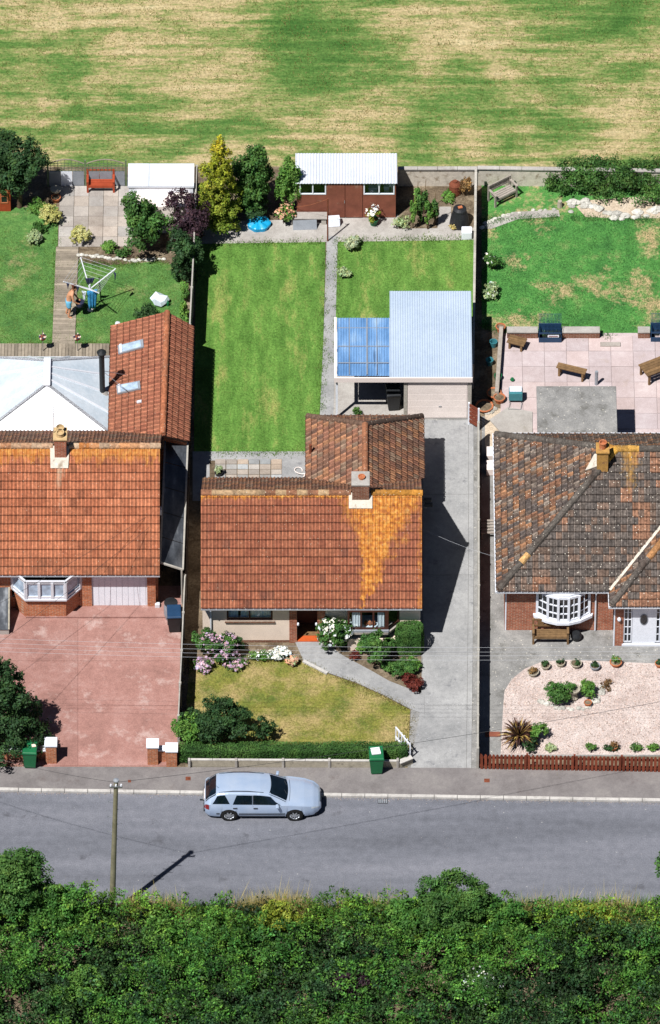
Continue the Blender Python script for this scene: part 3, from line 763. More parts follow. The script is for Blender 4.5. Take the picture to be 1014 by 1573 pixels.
# ------------------------------------------------------------------ the left house
def lich_left(t, col):
    x = t.xyz(); n = t.noise(3.0, 6, t.vec((2.0,0.5,0.5)), 0.7)
    f = t.rng(t.math('ADD', t.math('MULTIPLY', t.rng(x[2], 4.75, 5.45), 0.45), n), 0.72, 0.9)
    g = t.math('SUBTRACT', 1.0, t.math('DIVIDE', t.math('ABSOLUTE', t.math('ADD', x[0], 10.85)), 0.55))
    f2 = t.rng(t.math('ADD', t.math('MULTIPLY', t.math('MULTIPLY', g, t.rng(x[2], 3.0, 5.0)), 0.4), n), 0.72, 1.15)
    f = t.math('MULTIPLY', f, t.rng(x[1], -1.5, -1.7)); f2 = t.math('MULTIPLY', f2, t.rng(x[1], -1.5, -1.7))
    col = t.mix(f, col, t.ramp(t.noise(7, 3), [(0.4, C('b26d34')), (0.7, C('cc9450'))]))
    col = t.mix(f2, col, C('c8b59a'))
    y = t.rng(x[2], 2.9, 2.3)
    return t.mix(t.math('MULTIPLY', y, t.rng(n, 0.4, 0.65, 0, .55)), col, C('6b4a38'))
tilemat('tile_left', lich_left, C('80513c'), C('d9c9b2'), 0.09, 0.6)
tilemat('tile_wing', None, C('6a3a29'), C('e0d5c2'), 0.08, 0.64)
lzE = 2.2; lzR = 5.5
lyE = WY(120,883,lzE); lyR = WY(120,685,lzR); lyB = WY(120,663,lzE)
lx1 = PX(245.5, lyE, lzE); lx0 = lx1 - 13.0
HL = thing('house', 'orange tiled house with white bay window, garage and glass conservatory behind', 'house', ((lx0+lx1)/2,(lyE+lyB)/2,0))
lyW = lyE + 0.3; XL = lambda u: PX(u, lyW, 1.2); ZL = lambda v: PZ(v, lyW)
b = B(); wall_y(b, lx0+.3, XL(239), 0, lzE-.02, lyW, .25, [(XL(18),XL(122),.62,2.05),(XL(141),XL(226),.0,2.05)])
b.box(lx1-.35,lx1-.1,lyW+.253,lyB-.3,0,lzE-.03); b.box(lx0+.3,lx0+.55,lyW+.253,lyB-.3,0,lzE-.03); b.box(lx0+.3,lx1-.1,lyB-.3,lyB-.05,0,lzE-.03)
x = lx1-.3; b.add([(x,lyE+.1,lzE-.03),(x,lyB-.1,lzE-.03),(x,lyR,lzR-.1),(x+.2,lyE+.1,lzE-.03),(x+.2,lyB-.1,lzE-.03),(x+.2,lyR,lzR-.1)], [(0,2,1),(3,4,5),(0,1,4,3),(1,2,5,4),(2,0,3,5)])
b.build('wall', 'brick_orange', HL)
# garage door with panels
gx0, gx1 = XL(141), XL(226); b = B(); b.box(gx0+.003,gx1-.003,lyW+.07,lyW+.1,0.02,2.04); gd = b.build('garage_door', 'white_paint', HL)
for i in range(9):
    q = B(); x0 = gx0+.05+i*(gx1-gx0-.1)/9; q.box(x0+.01,x0+(gx1-gx0-.1)/9-.01,lyW+.055,lyW+.072,.08,1.98); q.build('panel', 'white_paint', gd, bevel=.006)
q = B(); q.obox(((gx0+gx1)/2,lyW+.045,1.75),(.05,.03,.09)); q.build('handle','black_plastic',gd)
# bay window
fy = lyW-.62; bx = [PX(20,lyW,1.2), PX(40,fy,1.2), PX(101,fy,1.2), PX(123,lyW,1.2)]
sz = PZ(920, fy)
b = B(); b.prism([(bx[0]+.05,lyW+.02),(bx[1],fy+.06),(bx[2],fy+.06),(bx[3]-.05,lyW+.02)], 0, sz-.05); b.build('bay_wall', 'brick_orange', HL)
bayw = B(); P3 = [(bx[0],lyW),(bx[1],fy),(bx[2],fy),(bx[3],lyW)]
bayw.prism([(bx[0]-.1,lyW+.03),(bx[1]-.04,fy-.09),(bx[2]+.04,fy-.09),(bx[3]+.1,lyW+.03)], sz-.05, sz+.03)
for (x0,y0),(x1,y1),n in ((P3[0],P3[1],1),(P3[1],P3[2],3),(P3[2],P3[3],1)):
    d = Vector((x1-x0,y1-y0,0)); 
    for k in range(n+1):
        q = Vector((x0,y0,0))+d*k/n; bayw.beam((q.x,q.y,sz+.02),(q.x,q.y,2.1),.13,.11,(d.x,d.y,0))
    for z in (sz+.09, sz+.98, 2.07): bayw.beam((x0,y0,z),(x1,y1,z),.075,.15 if z<2 else .1)
bw = bayw.build('bay_window', 'white_plastic', HL)
for (x0,y0),(x1,y1),n in ((P3[0],P3[1],1),(P3[1],P3[2],3),(P3[2],P3[3],1)):
    for k in range(n):
        a = Vector((x0,y0,0)).lerp(Vector((x1,y1,0)),k/n); c = Vector((x0,y0,0)).lerp(Vector((x1,y1,0)),(k+1)/n)
        for z0,z1 in ((sz+.12,sz+.96),(sz+1.02,2.05)):
            q = B(); q.quad((a.x,a.y+.012,z0),(c.x,c.y+.012,z0),(c.x,c.y+.012,z1),(a.x,a.y+.012,z1)); q.build('pane','glass_sky',bw)
gutter(HL, lx0, lx1, lyE-.03, lzE-.02, 'white_plastic', (), yw=lyW)
b = B(); b.box(lx0,lx1-.02,lyE+.03,lyE+.3,lzE-.14,lzE-.06); b.build('soffit','white_paint',HL)
# roof of the main range, and of the wing behind
rl = Roof(HL, 'tile_left', 'ridge_old', 'left')
def cleft(p, r):
    k = r.uniform(.9,1.1); c = mixc(C('b56f50'), C('c7805e'), r.random())
    if r.random() < .06: c = mixc(c, C('86543f'), .5)
    return tuple(x*k for x in c)
def cwing(p, r):
    k = r.uniform(.88,1.12); c = mixc(C('a2654f'), C('b5775c'), r.random()); return tuple(x*k for x in c)
vis = PX(-40, lyR, 4)
rl.face([(lx0,lyE,lzE),(lx1,lyE,lzE),(lx1,lyR,lzR),(lx0,lyR,lzR)], 0.30, 0.345, PROF2, lambda p, r: cleft(p, r), 0, seed=21)
# tiles out of the frame go last
rl.rec = [((q[0] + (5 if q[1].x < vis else 0)),)+q[1:] for q in rl.rec]
rl.face([(lx1,lyB,lzE),(lx0,lyB,lzE),(lx0,lyR,lzR),(lx1,lyR,lzR)], 0.30, 0.345, PROF2, cold, 3, seed=22)
gz0, gz1 = 2.3, 3.08
gy1, gy0 = WY(257,480,gz1), WY(252,664,gz1)
gxr = PX(257,gy1,gz1); gxl = PX(171,gy1,gz0); gxe = PX(296.5,gy1,gz0)
wy0l = WY(168,659,gz0); wy0r = WY(292,678,gz0)
gyl = WY(172,501,gz0)
rl.face([(gxl,gy1,gz0),(gxl,wy0l-.9,gz0),(gxr-.1,gy0-.9,gz1),(gxr,gy1,gz1)], 0.24, 0.28, PROF1, cwing, 1, seed=23)
rl.face([(gxe-.12,wy0r,gz0),(gxe,gy1,gz0),(gxr,gy1,gz1),(gxr-.1,gy0-.2,gz1)], 0.24, 0.30, PROF1, cwing, 1, seed=24)
rl.cap_line((lx0,lyR,lzR+.02),(PX(80,lyR,lzR),lyR,lzR+.02),.13,.42,lambda p: mixc(C('b5a48c'),C('a5673c'),rnd.random()))
rl.cap_line((PX(106,lyR,lzR),lyR,lzR+.02),(lx1,lyR,lzR+.02),.13,.42,lambda p: mixc(C('c5b49c'),C('b5733c'),rnd.random()))
rl.cap_line((gxr,gy1,gz1+.03),(gxr-.1,gy0-.1,gz1+.03),.13,.42,C('a8694a'))
rl.finish()
b = B(); b.box(gxl+.15,gxe-.2,wy0r+.1,gy1-.12,0,gz0-.04); b.add([(gxl+.15,gy1-.12,gz0-.04),(gxe-.2,gy1-.12,gz0-.04),(gxr,gy1-.12,gz1-.1),(gxl+.15,gy1-.3,gz0-.04),(gxe-.2,gy1-.3,gz0-.04),(gxr,gy1-.3,gz1-.1)],[(0,2,1),(3,4,5),(0,1,4,3),(1,2,5,4),(2,0,3,5)])
b.add([(gxl+.15,wy0r+.1,gz0-.04),(gxe-.2,wy0r+.1,gz0-.04),(gxr-.1,wy0r+.1,gz1-.1),(gxl+.15,wy0r+.3,gz0-.04),(gxe-.2,wy0r+.3,gz0-.04),(gxr-.1,wy0r+.3,gz1-.1)],[(0,1,2),(3,5,4),(0,3,4,1),(1,4,5,2),(2,5,3,0)])
b.build('wing_wall', 'brick_orange', HL)
def on_wing(u, v):
    """a point on the wing's left slope"""
    z = 2.7
    for _ in range(8):
        p = W(u, v, z); z = gz0 + (p.x-gxl)/(gxr-gxl)*(gz1-gz0)
    return W(u, v, z)
wn_ = Vector((-(gz1-gz0), 0, gxr-gxl)).normalized()
for (pts) in ([(182,533),(221,523),(222,535),(183,546)], [(180,594),(216,587),(217,599),(181,607)]):
    P4 = [on_wing(u,v)+wn_*.1 for u,v in pts]; P4 = P4[::-1]
    c4 = sum(P4, Vector())/4
    f = B(); f.slab(P4, wn_, .12); sk = f.build('skylight', 'lead_grey', HL)
    q = B(); q.slab([c4+(p-c4)*.8+wn_*.012 for p in P4], wn_, .01); q.build('pane', 'glass_sky', sk)
    q = B(); q.beam(P4[3].lerp(P4[2],.12)+wn_*.02, P4[0].lerp(P4[1],.12)+wn_*.02, .1, .05, wn_); q.build('blind_rail', 'white_plastic', sk)
q = B(); cc = on_wing(215,619); q.obox(cc+wn_*.08,(.2,.12,.06),(0,-.3,0)); q.build('roof_vent','white_plastic',HL)
# small rooflight in the main slope
def on_left(u, v):
    z = 4
    for _ in range(10):
        p = W(u, v, z); z = lzE+(p.y-lyE)*(lzR-lzE)/(lyR-lyE)
    return W(u, v, z)
ln_ = Vector((0,-(lzR-lzE),lyR-lyE)).normalized()
P4 = [on_left(u,v)+ln_*.1 for u,v in ((8,737),(20,737),(20,724),(8,724))]
q = B(); q.slab(P4, ln_, .1); sk = q.build('skylight','lead_grey',HL); c4 = sum(P4,Vector())/4
q = B(); q.slab([c4+(p-c4)*.7+ln_*.01 for p in P4], ln_, .008); q.build('pane','glass_dark',sk)
cx0, cx1 = PX(84,lyR,5.8), PX(102,lyR,5.8); cy0 = lyR-.42
def on_lf(x, y): return Vector((x, y, lzE+(y-lyE)*(lzR-lzE)/(lyR-lyE)))
fl = [([on_lf(PX(78,lyR,5.4),cy0-.28)+ln_*.08, on_lf(PX(105,lyR,5.4),cy0-.28)+ln_*.08, on_lf(PX(107,lyR,5.4),lyR)+ln_*.08, on_lf(PX(77,lyR,5.4),lyR)+ln_*.08], ln_)]
chimney(HL, cx0, cx1, cy0, cy0+.62, 4.4, PZ(674,cy0), 'brick_red', 'chimney_tan', [((cx0+cx1)/2, cy0+.17, .15, .22,'chimney_tan'),((cx0+cx1)/2, cy0+.45, .15, .22,'chimney_tan')], .05, fl)
# television aerial on the chimney
b = B(); ax, ay, az = cx0-.02, cy0+.35, PZ(674,cy0); b.tube([(ax,ay,az-.4),(ax,ay,az+1.1)],.014,6); 
for k in range(6): b.tube([(ax-.22,ay-.1+.1*k,az+1.0),(ax+.22,ay-.1+.1*k,az+1.0)],.006,5)
b.tube([(ax,ay-.15,az+1.0),(ax,ay+.5,az+1.0)],.009,5); b.build('aerial','steel',HL)
# alarm box and cable bracket on the verge
b = B(); b.obox((lx1+.02,lyR-1.6,3.4),(.08,.2,.3)); b.build('alarm_box','white_plastic',HL)
# conservatory, flue and lean-to of the left house
t = NT('roof_glazing'); t.out(t.grain(t.ramp(t.noise(0.9,4), [(0.3, C('bccad5')), (0.7, C('d9e1e8'))]), 8, .94, 1.06), 0.26, 0, 1.0)
t = NT('smoky_sheet'); t.out(t.grain(t.ramp(t.noise(1.4,5,t.vec((2,0.5,1))), [(0.35, C('2e3136')), (0.6, C('4d5157')), (0.75, C('8d9196'))]), 10, .85, 1.15), 0.16, 0, 0.6)
cz0, cz1 = 2.15, 3.4
ry0, ry1 = WY(73,590,cz1), WY(73,554,cz1); rx = PX(73,ry1,cz1)
ex1 = PX(170,WY(170,549,cz0),cz0); ex0 = 2*rx-ex1; ey1 = WY(73,548,cz0); ey0 = lyB+.05
cv = B(); cv.box(ex0+.1,ex1-.1,ey0,ey0+.06,0,.6); cv.box(ex0+.1,ex1-.1,ey1-.2,ey1-.1,0,.6); cv.box(ex1-.2,ex1-.1,ey0+.06,ey1-.2,0,.6); cv.box(ex0+.1,ex0+.2,ey0+.06,ey1-.2,0,.6)
for k in range(7): cv.box(ex0+.1+k*(ex1-ex0-.3)/6,ex0+.2+k*(ex1-ex0-.3)/6,ey1-.19,ey1-.11,.6,cz0)
for k in range(4): cv.box(ex1-.19,ex1-.11,ey0+.3+k*(ey1-ey0-.8)/3,ey0+.4+k*(ey1-ey0-.8)/3,.6,cz0)
cv.box(ex0,ex1,ey1-.12,ey1+.03,cz0-.1,cz0-.01); cv.box(ex1-.12,ex1+.03,ey0,ey1-.12,cz0-.1,cz0-.012); cv.box(ex0-.03,ex0+.12,ey0,ey1-.12,cz0-.1,cz0-.012)
cv = cv.build('conservatory','white_plastic',HL)
E = {'fl':Vector((ex0,ey0,cz0)),'fr':Vector((ex1,ey0,cz0)),'br':Vector((ex1,ey1,cz0)),'bl':Vector((ex0,ey1,cz0))}
Rf, Rb = Vector((rx,ry0,cz1)), Vector((rx,ry1,cz1))
plain('glare_white',C('f2f4f8'),.03,2,.35,spec=.6)  # white colour stands in for sun glare on the front slope
def fan(a, b_, r0, r1, n, gm='roof_glazing'):
    """panes of one roof slope between glazing bars"""
    for k in range(n):
        p, q = a.lerp(b_,k/n), a.lerp(b_,(k+1)/n); s_, t_ = r0.lerp(r1,k/n), r0.lerp(r1,(k+1)/n)
        pts = [p,q,t_,s_] if (t_-s_).length > 1e-3 else [p,q,t_]
        nn = (pts[1]-pts[0]).cross(pts[2]-pts[0]).normalized()
        o = B(); o.slab(pts, nn, .02); o.build('pane',gm,cv)
    for k in range(n+1):
        o = B(); o.beam(a.lerp(b_,k/n)+Vector((0,0,.01)), r0.lerp(r1,k/n)+Vector((0,0,.015)), .085 if 0<k<n else .11, .05); o.build('glazing_bar','white_plastic',cv)
fan(E['fl'],E['fr'],Rf,Rf,2,'glare_white'); fan(E['fr'],E['br'],Rf,Rb,4); fan(E['br'],E['bl'],Rb,Rb,3); fan(E['bl'],E['fl'],Rb,Rf,4)
o = B(); o.obox((Rf+Rb)/2+Vector((0,0,.04)),(.3,(Rb-Rf).length+.25,.1)); o.build('ridge_cap','white_plastic',cv,bevel=.03)
fx, fy_ = PX(157.5,WY(157,604,2.2),2.2), WY(157,604,2.2); ft = PZ(545,fy_)
o = B(); o.tube([(fx,fy_,1.9),(fx,fy_,ft)],.115,14); fu = o.build('flue','black_plastic',HL,smooth=False)
o = B(); o.lathe((fx,fy_,ft),[(.115,0),(.17,.03),(.17,.12),(.2,.14),(.1,.24),(.02,.27)],14); o.build('cowl','black_plastic',fu)
o = B(); o.lathe((fx,fy_,2.16),[(.26,0),(.24,.06),(.13,.16)],14); o.build('collar','concrete_pale',fu)
o = B()
for a, q in (((fx,fy_,ft-.9),(fx+1.1,fy_-.5,2.75)),((fx,fy_,ft-.9),(fx+1.0,fy_+.5,2.75))): o.tube([a,q],.012,5)
o.build('stay','steel',fu)
# hanging baskets on posts at the deck
for u in (66, 119):
    x_, y_ = WX(u,548), WY(u,549); k = thing('hanging_basket','small flower basket hung from white post by '+('chimney side of conservatory' if u<100 else 'boardwalk end of decking'),'flower basket',(x_,y_+.3,0))
    o = B(); o.tube([(x_,y_+.3,0),(x_,y_+.3,1.25)],.02,6); o.tube([(x_,y_+.3,1.25),(x_,y_+.28,.9)],.006,4); o.build('bracket','steel',k)
    o = B(); o.lathe((x_,y_+.28,.72),[(.05,0),(.13,.08),(.16,.16),(.1,.24)],10); o.build('basket','rust',k)
    for j in range(9):
        o = B(); a = j*.7; o.obox((x_+.12*math.cos(a),y_+.28+.12*math.sin(a),.9+.03*(j%3)),(.07,.07,.06),(a,a,a)); o.build('flower',('render_cream','cloth_dark')[j%2],k)
# lean-to of clear sheets between house and fence
LP = [W(254,672,2.2), W(288.5,681,1.95), W(281,875,1.95), W(246,864,2.2)]
nn = (LP[2]-LP[1]).cross(LP[0]-LP[1]).normalized()
if nn.z < 0: nn = -nn
o = B()
for a, c in ((1,2),(0,3),(0,1),(3,2)): o.beam(LP[a],LP[c],.07,.07)
for k in (1,2): o.tube([LP[k]+Vector((-.05,0,-.02)), Vector((LP[k].x-.05,LP[k].y,0))],.04,6)
o.tube([(LP[1].lerp(LP[2],.5)), Vector((LP[1].lerp(LP[2],.5).x,LP[1].lerp(LP[2],.5).y,0))],.04,6)
lt = o.build('lean_to','grey_fence',HL)
for k in range(5):
    pts = [LP[0].lerp(LP[3],k/5),LP[0].lerp(LP[3],(k+1)/5-.006),LP[1].lerp(LP[2],(k+1)/5-.006),LP[1].lerp(LP[2],k/5)]
    o = B(); o.slab(pts, nn, .015); o.build('roof_sheet','smoky_sheet',lt)

# ------------------------------------------------------------------ the right bungalow
def lich_right(t, col):
    x = t.xyz(); n = t.noise(3.4, 6, t.vec((2.0,0.6,0.6)), 0.7)
    g = t.math('SUBTRACT', 1.0, t.math('DIVIDE', t.math('ABSOLUTE', t.math('SUBTRACT', x[0], 12.05)), 0.75))
    f = t.rng(t.math('ADD', t.math('MULTIPLY', t.math('MULTIPLY', g, t.rng(x[2], 4.4, 6.0)), 0.5), t.math('ADD', t.math('MULTIPLY', n, .6), t.math('MULTIPLY', t.noise(10,4), .4))), 0.72, 1.0)
    return t.mix(f, col, t.ramp(t.noise(7, 3), [(0.4, C('a5783c')), (0.7, C('c79c50'))]))
tilemat('tile_right', lich_right, C('423b38'), C('dcd5c6'), 0.16, 0.55, g=(.45,1.6))
rzE = 2.55; rr_ = 4.52; rzR = rzE+3.58
ryE = WY(850,908,rzE); ryB = WY(850,667,rzE); ryR = (ryE+ryB)/2
rx0 = PX(764,ryE,rzE); rhip = PX(947,ryR,rzR); rx1 = rx0+17
HR = thing('bungalow', 'hipped bungalow with mottled dark tiles, red brick and white bow window', 'house', ((rx0+rx1)/2,(ryE+ryB)/2,0))
ryW = ryE+.3; XR = lambda u: PX(u,ryW,1.2); ZR = lambda v: PZ(v,ryW)
porx = PX(937,ryE,rzE); poryE = WY(940,931.5,rzE); poryW = poryE+.28
b = B(); wall_y(b, XR(775.5), XR(942), 0, rzE-.02, ryW, .25, [(XR(828),XR(900),.75,2.3)])
b.box(XR(775.5),XR(775.5)+.25,ryW+.253,ryB-.3,0,rzE-.03); b.box(XR(775.5),rx1-.3,ryB-.3,ryB-.05,0,rzE-.03); b.box(rx1-.5,rx1-.3,poryW,ryB-.3,0,rzE-.03)
XP = lambda u: PX(u,poryW,1.2)
b.box(XP(944),XP(958),poryW,poryW+.25,0,rzE-.02); b.box(XP(944),XP(944)+.2,poryW+.253,ryW-.002,0,rzE-.03)
b.box(XP(1046),rx1-.5,poryW,poryW+.25,0,rzE-.02)
b.build('wall','brick_red',HR)
b = B(); b.box(XR(776),XR(778),ryW-.012,ryW-.004,0,rzE-.03); b.build('corner_bead','white_paint',HR)
b = B(); b.box(XP(942.6),XP(944.6),poryW-.012,poryW-.003,0,rzE-.1); b.build('corner_bead','white_paint',HR)
# bow window: five lights on a curve
arc = [(XR(825)+(XR(905)-XR(825))*k/5, ryW-.42*math.sin(math.pi*k/5*.999+1e-3)**.8) for k in range(6)]
arc = [(x_, ryW-0.46*(1-((k-2.5)/2.5)**2)-.02) for k,(x_,_) in enumerate(arc)]
wz0 = .98; wz1 = 2.35
o = B(); o.prism([(XR(819),ryW)]+[(x_*1.0+(k-2.5)*.05,y_-.1) for k,(x_,y_) in enumerate(arc)]+[(XR(911),ryW)], wz0-.14, wz0); o.prism(arc+[(XR(905),ryW+.04),(XR(825),ryW+.04)], wz1, wz1+.1)
for k in range(6): o.beam((*arc[k],wz0),(*arc[k],wz1),.1,.1)
for k in range(5):
    a, c = Vector((*arc[k],0)), Vector((*arc[k+1],0))
    for z in (wz0+.05, wz1-.05): o.beam(a+Vector((0,0,z)),c+Vector((0,0,z)),.07,.12)
    if k in (0,1,2,3,4):
        m_ = a.lerp(c,.5); o.beam(m_+Vector((0,0,wz0)),m_+Vector((0,0,wz1)),.035,.035)
        for z in (wz0+.42, wz0+.86): o.beam(a+Vector((0,0,z)),c+Vector((0,0,z)),.035,.05)
bw = o.build('bow_window','white_paint',HR)
for k in range(5):
    a, c = Vector((*arc[k],0)), Vector((*arc[k+1],0))
    for j in range(2):
        p, q = a.lerp(c,j/2)+Vector((0,.02,0)), a.lerp(c,(j+1)/2)+Vector((0,.02,0))
        for z0,z1 in ((wz0,wz0+.42),(wz0+.42,wz0+.86),(wz0+.86,wz1)):
            g = B(); g.quad((p.x,p.y,z0),(q.x,q.y,z0),(q.x,q.y,z1),(p.x,p.y,z1)); g.build('pane','glass_dark',bw)
# porch front: white door with an oval light, glazed side screens
o = B(); o.box(XP(956),XP(1048),poryW-.03,poryW+.1,0,.12); o.box(XP(956),XP(1048),poryW+.05,poryW+.1,2.35,2.5)
o.box(XP(971.5),XP(1007),poryW+.02,poryW+.08,.12,2.35); dr = o.build('front_door','white_paint',HR)
o = B(); cxo, czo = XP(989), PZ(952,poryW)
n_ = 24; ring = [(cxo+.17*math.cos(2*math.pi*k/n_), czo+.32*math.sin(2*math.pi*k/n_)) for k in range(n_)]; ri2 = [(cxo+.14*math.cos(2*math.pi*k/n_), czo+.28*math.sin(2*math.pi*k/n_)) for k in range(n_)]
o.add([(x_,poryW+.005,z_) for x_,z_ in ring]+[(x_,poryW+.0,z_) for x_,z_ in ri2], [(k,(k+1)%n_,n_+(k+1)%n_,n_+k) for k in range(n_)]); o.build('oval_frame','lead_grey',dr)
o = B(); o.poly([(x_,poryW+.012,z_) for x_,z_ in ri2]); o.build('pane','glass_dark',dr)
for ua,ub in ((958,971),(1007,1020)):
    window(HR, XP(ua), XP(ub), .2, 2.34, poryW+.02, 'white_paint', 2, 5, .045, 'glass_dark')
o = B(); o.lathe((XP(951),poryW-.06,PZ(950,poryW)),[(.02,-.1),(.07,-.06),(.08,.04),(.03,.1)],10); o.build('porch_lamp','white_paint',HR,smooth=True)
# roofs
ro = Roof(HR,'tile_right','tile_old','right')
nzr = random.Random(5); clus = {}
def cright(p, r):
    k = (round(p.x/0.7), round(p.z/0.45)); v = clus.setdefault(k, nzr.random())
    if v < .16 and r.random() < .7: c = mixc(C('98705a'), C('ab8168'), r.random())
    elif r.random() < .3: c = mixc(C('7a675b'), C('8b7466'), r.random())
    else: c = mixc(C('645d59'), C('766c65'), r.random())
    q = r.uniform(.87,1.13); return tuple(x*q for x in c)
def cright2(p, r):
    c = r.choice([C('8c6650'),C('a07658'),C('665a54'),C('5f5652'),C('7f6654'),C('6f6158'),C('8a7d72')]); q = r.uniform(.82,1.15); return tuple(x*q for x in c)
rv = PX(1040, ryE, 4)
ro.face([(rx0,ryE,rzE),(rx1,ryE,rzE),(rx1,ryR,rzR),(rhip,ryR,rzR)], .235, .30, PROF1, cright, 0, seed=31)
ro.rec = [((q[0] + (5 if q[1].x > rv else 0)),)+q[1:] for q in ro.rec]
ro.face([(rx0,ryB,rzE),(rx0,ryE,rzE),(rhip,ryR,rzR)], .235, .30, PROF1, cright2, 0.5, seed=32)
ro.face([(rx1,ryB,rzE),(rx0,ryB,rzE),(rhip,ryR,rzR),(rx1,ryR,rzR)], .235, .30, PROF1, cright2, 3, seed=33)
# porch roof: hipped wing running forward
sl_ = (rzR-rzE)/(ryR-ryE); phw = 2.7; pcx = porx+phw; pz = rzE+phw*sl_*.97; pap = poryE+phw
pyv = ryE+(pz-rzE)/sl_
ro.face([(porx,ryE,rzE),(porx,poryE,rzE),(pcx,pap,pz),(pcx,pyv,pz)], .235,.30,PROF1,cright2,2,seed=34)
ro.face([(porx,poryE,rzE),(porx+2*phw,poryE,rzE),(pcx,pap,pz)], .235,.30,PROF1,cright,1,seed=35)
ro.face([(porx+2*phw,poryE,rzE),(porx+2*phw,ryE,rzE),(pcx,pyv,pz),(pcx,pap,pz)], .235,.30,PROF1,cright,4,seed=36)
dkc = C('5c5650')
ro.cap_line((rx0+.06,ryE+.06,rzE+.07),(rhip,ryR,rzR+.03),.14,.45,lambda p: C('c99a45') if p.z > 5.7 else (C('c9a06a') if 3.2<p.z<3.4 else dkc))
ro.cap_line((rx0+.06,ryB-.06,rzE+.07),(rhip,ryR,rzR+.03),.14,.45,lambda p: C('b9863f') if p.z > 5.9 else dkc)
ro.cap_line((rhip,ryR,rzR+.03),(rx1,ryR,rzR+.03),.14,.45,lambda p: C('b58a45') if p.x < rhip+1 else dkc)
ro.cap_line((porx+.06,poryE+.06,rzE+.07),(pcx,pap,pz+.03),.14,.45,lambda p: C('5f5852') if p.z<3.7 else C('a5784f'))
rfo = ro.finish()
o = B(); o.beam((porx,ryE,rzE+.06),(pcx,pyv,pz+.06),.12,.06); o.build('valley','mortar_white',HR)
gutter(HR, rx0-.03, porx, ryE-.04, rzE-.02, 'white_plastic', (XR(915),), yw=ryW)
gutter(HR, porx-.04, rx1, poryE-.04, rzE-.02, 'white_plastic', (), yw=poryW)
o = B(); o.box(rx0-.09,rx0-.01,ryE-.05,ryB+.05,rzE-.08,rzE+.0); o.box(porx-.08,porx-.005,poryE-.05,ryE-.1,rzE-.08,rzE+.0); o.box(rx0,rx1,ryB+.01,ryB+.09,rzE-.08,rzE); o.build('fascia_gutter','white_plastic',HR)
# chimney on the hip
plain('lichen_brick',C('b58a4c'),.2,6,.9,dirt=(C('8f6a48'),5,.55))
cy0 = WY(925,709,5.2)-.05; cx0, cx1 = PX(917,cy0,5.5), PX(934,cy0,5.5)
cy0 = ryR-.75; cx0, cx1 = PX(917,cy0,5.8), PX(934,cy0,5.8); zt = PZ(694,cy0)
hn = Vector((-(rzR-rzE),0,rhip-rx0)).normalized()
def on_hip(x_, y_): return Vector((x_, y_, rzE+(x_-rx0)*(rzR-rzE)/(rhip-rx0)))+hn*.07
def hip_px(u, v):
    z = 5.4
    for _ in range(12):
        q = W(u, v, z); z = rzE+(q.x-rx0)*(rzR-rzE)/(rhip-rx0)
    return W(u, v, z)+hn*.085
fl = [([hip_px(901,724),hip_px(921,717),hip_px(936,705),hip_px(935,697),hip_px(915,699)],hn)]
o = chimney(HR, cx0, cx1, cy0, cy0+.5, 4.2, zt, 'lichen_brick','lichen_brick',[((cx0+cx1)/2,cy0+.25,.14,.3,'terracotta')],.05,fl)
# flat-roofed store behind the house
fz = 2.35; q = G2([(824,593),(946.5,593),(946.5,672),(824,672)], fz)
EX = thing('flat_roofed_store','low store with flat grey lichen-spotted roof behind the hipped bungalow','outbuilding',((q[0][0]+q[1][0])/2,(q[0][1]+q[2][1])/2,0))
o = B(); o.box(q[0][0]+.1,q[1][0]-.1,q[2][1],q[0][1]-.1,0,fz-.14); o.build('wall','render_cream',EX)
o = B(); o.box(q[0][0],q[1][0],q[2][1]-.05,q[0][1],fz-.139,fz); o.build('flat_roof','concrete_old',EX,bevel=.02)
o = B(); o.tube([(q[0][0]+.06,q[2][1]+.1,0),(q[0][0]-.05,q[2][1]+.1,fz-.2)],.05,8); o.build('downpipe','terracotta',EX)
o = B(); px_, py_ = WX(916,592,0), WY(916,592,0); o.tube([(px_,py_,0),(px_,py_,.8)],.07,8); one(o,'pipe_post','lead_grey','short grey pipe standing behind the flat roof','post')

# ------------------------------------------------------------------ garage with carport
def corr(b, x0, x1, y0, y1, z0, z1, pitch, amp, th=0.012):
    """corrugated sheet: ridges run along y, z0 at y0 to z1 at y1"""
    n = max(2, int(round((x1-x0)/pitch*4))); vs = []
    for i in range(n+1):
        x_ = x0+(x1-x0)*i/n; h = amp*math.sin(2*math.pi*i/4+.6)
        vs += [(x_,y0,z0+h),(x_,y1,z1+h),(x_,y0,z0+h-th),(x_,y1,z1+h-th)]
    fs = []
    for i in range(n):
        k = 4*i; fs += [(k,k+4,k+5,k+1),(k+2,k+3,k+7,k+6),(k,k+2,k+6,k+4),(k+1,k+5,k+7,k+3)]
    fs += [(0,1,3,2),(4*n,4*n+2,4*n+3,4*n+1)]
    return b.add(vs, fs)
paving('pale_blue_sheet',[C('a3b3c6'),C('aebdcf'),C('b7c5d6')],.5,5,.95,1.05,(C('9aa8b8'),.9,.64),rough=.6,bumpy=.02)
paving('white_sheet',[C('c9cfda'),C('d5dae3'),C('dde1e8')],.8,5,.95,1.05,(C('b0b4bb'),1.5,.66),rough=.6,bumpy=.02)
t = NT('blue_sheet'); x_ = t.xyz()
col = t.ramp(t.noise(1.2,5,t.vec((1.5,.5,1))), [(0.3,C('557fae')),(0.55,C('739bc8')),(0.72,C('97b4d2'))]); col = t.mix(t.rng(t.noise(2.2,5,t.vec((5,.25,1))),.62,.72,0,.6),col,C('40506a'))
t.out(t.grain(col,20,.9,1.1),.4,0,.4)
gzF, gzB = 2.42, 2.5
gyF = WY(620,579,gzF); gyB = WY(670,447,gzB); gyC = WY(560,488,gzB)
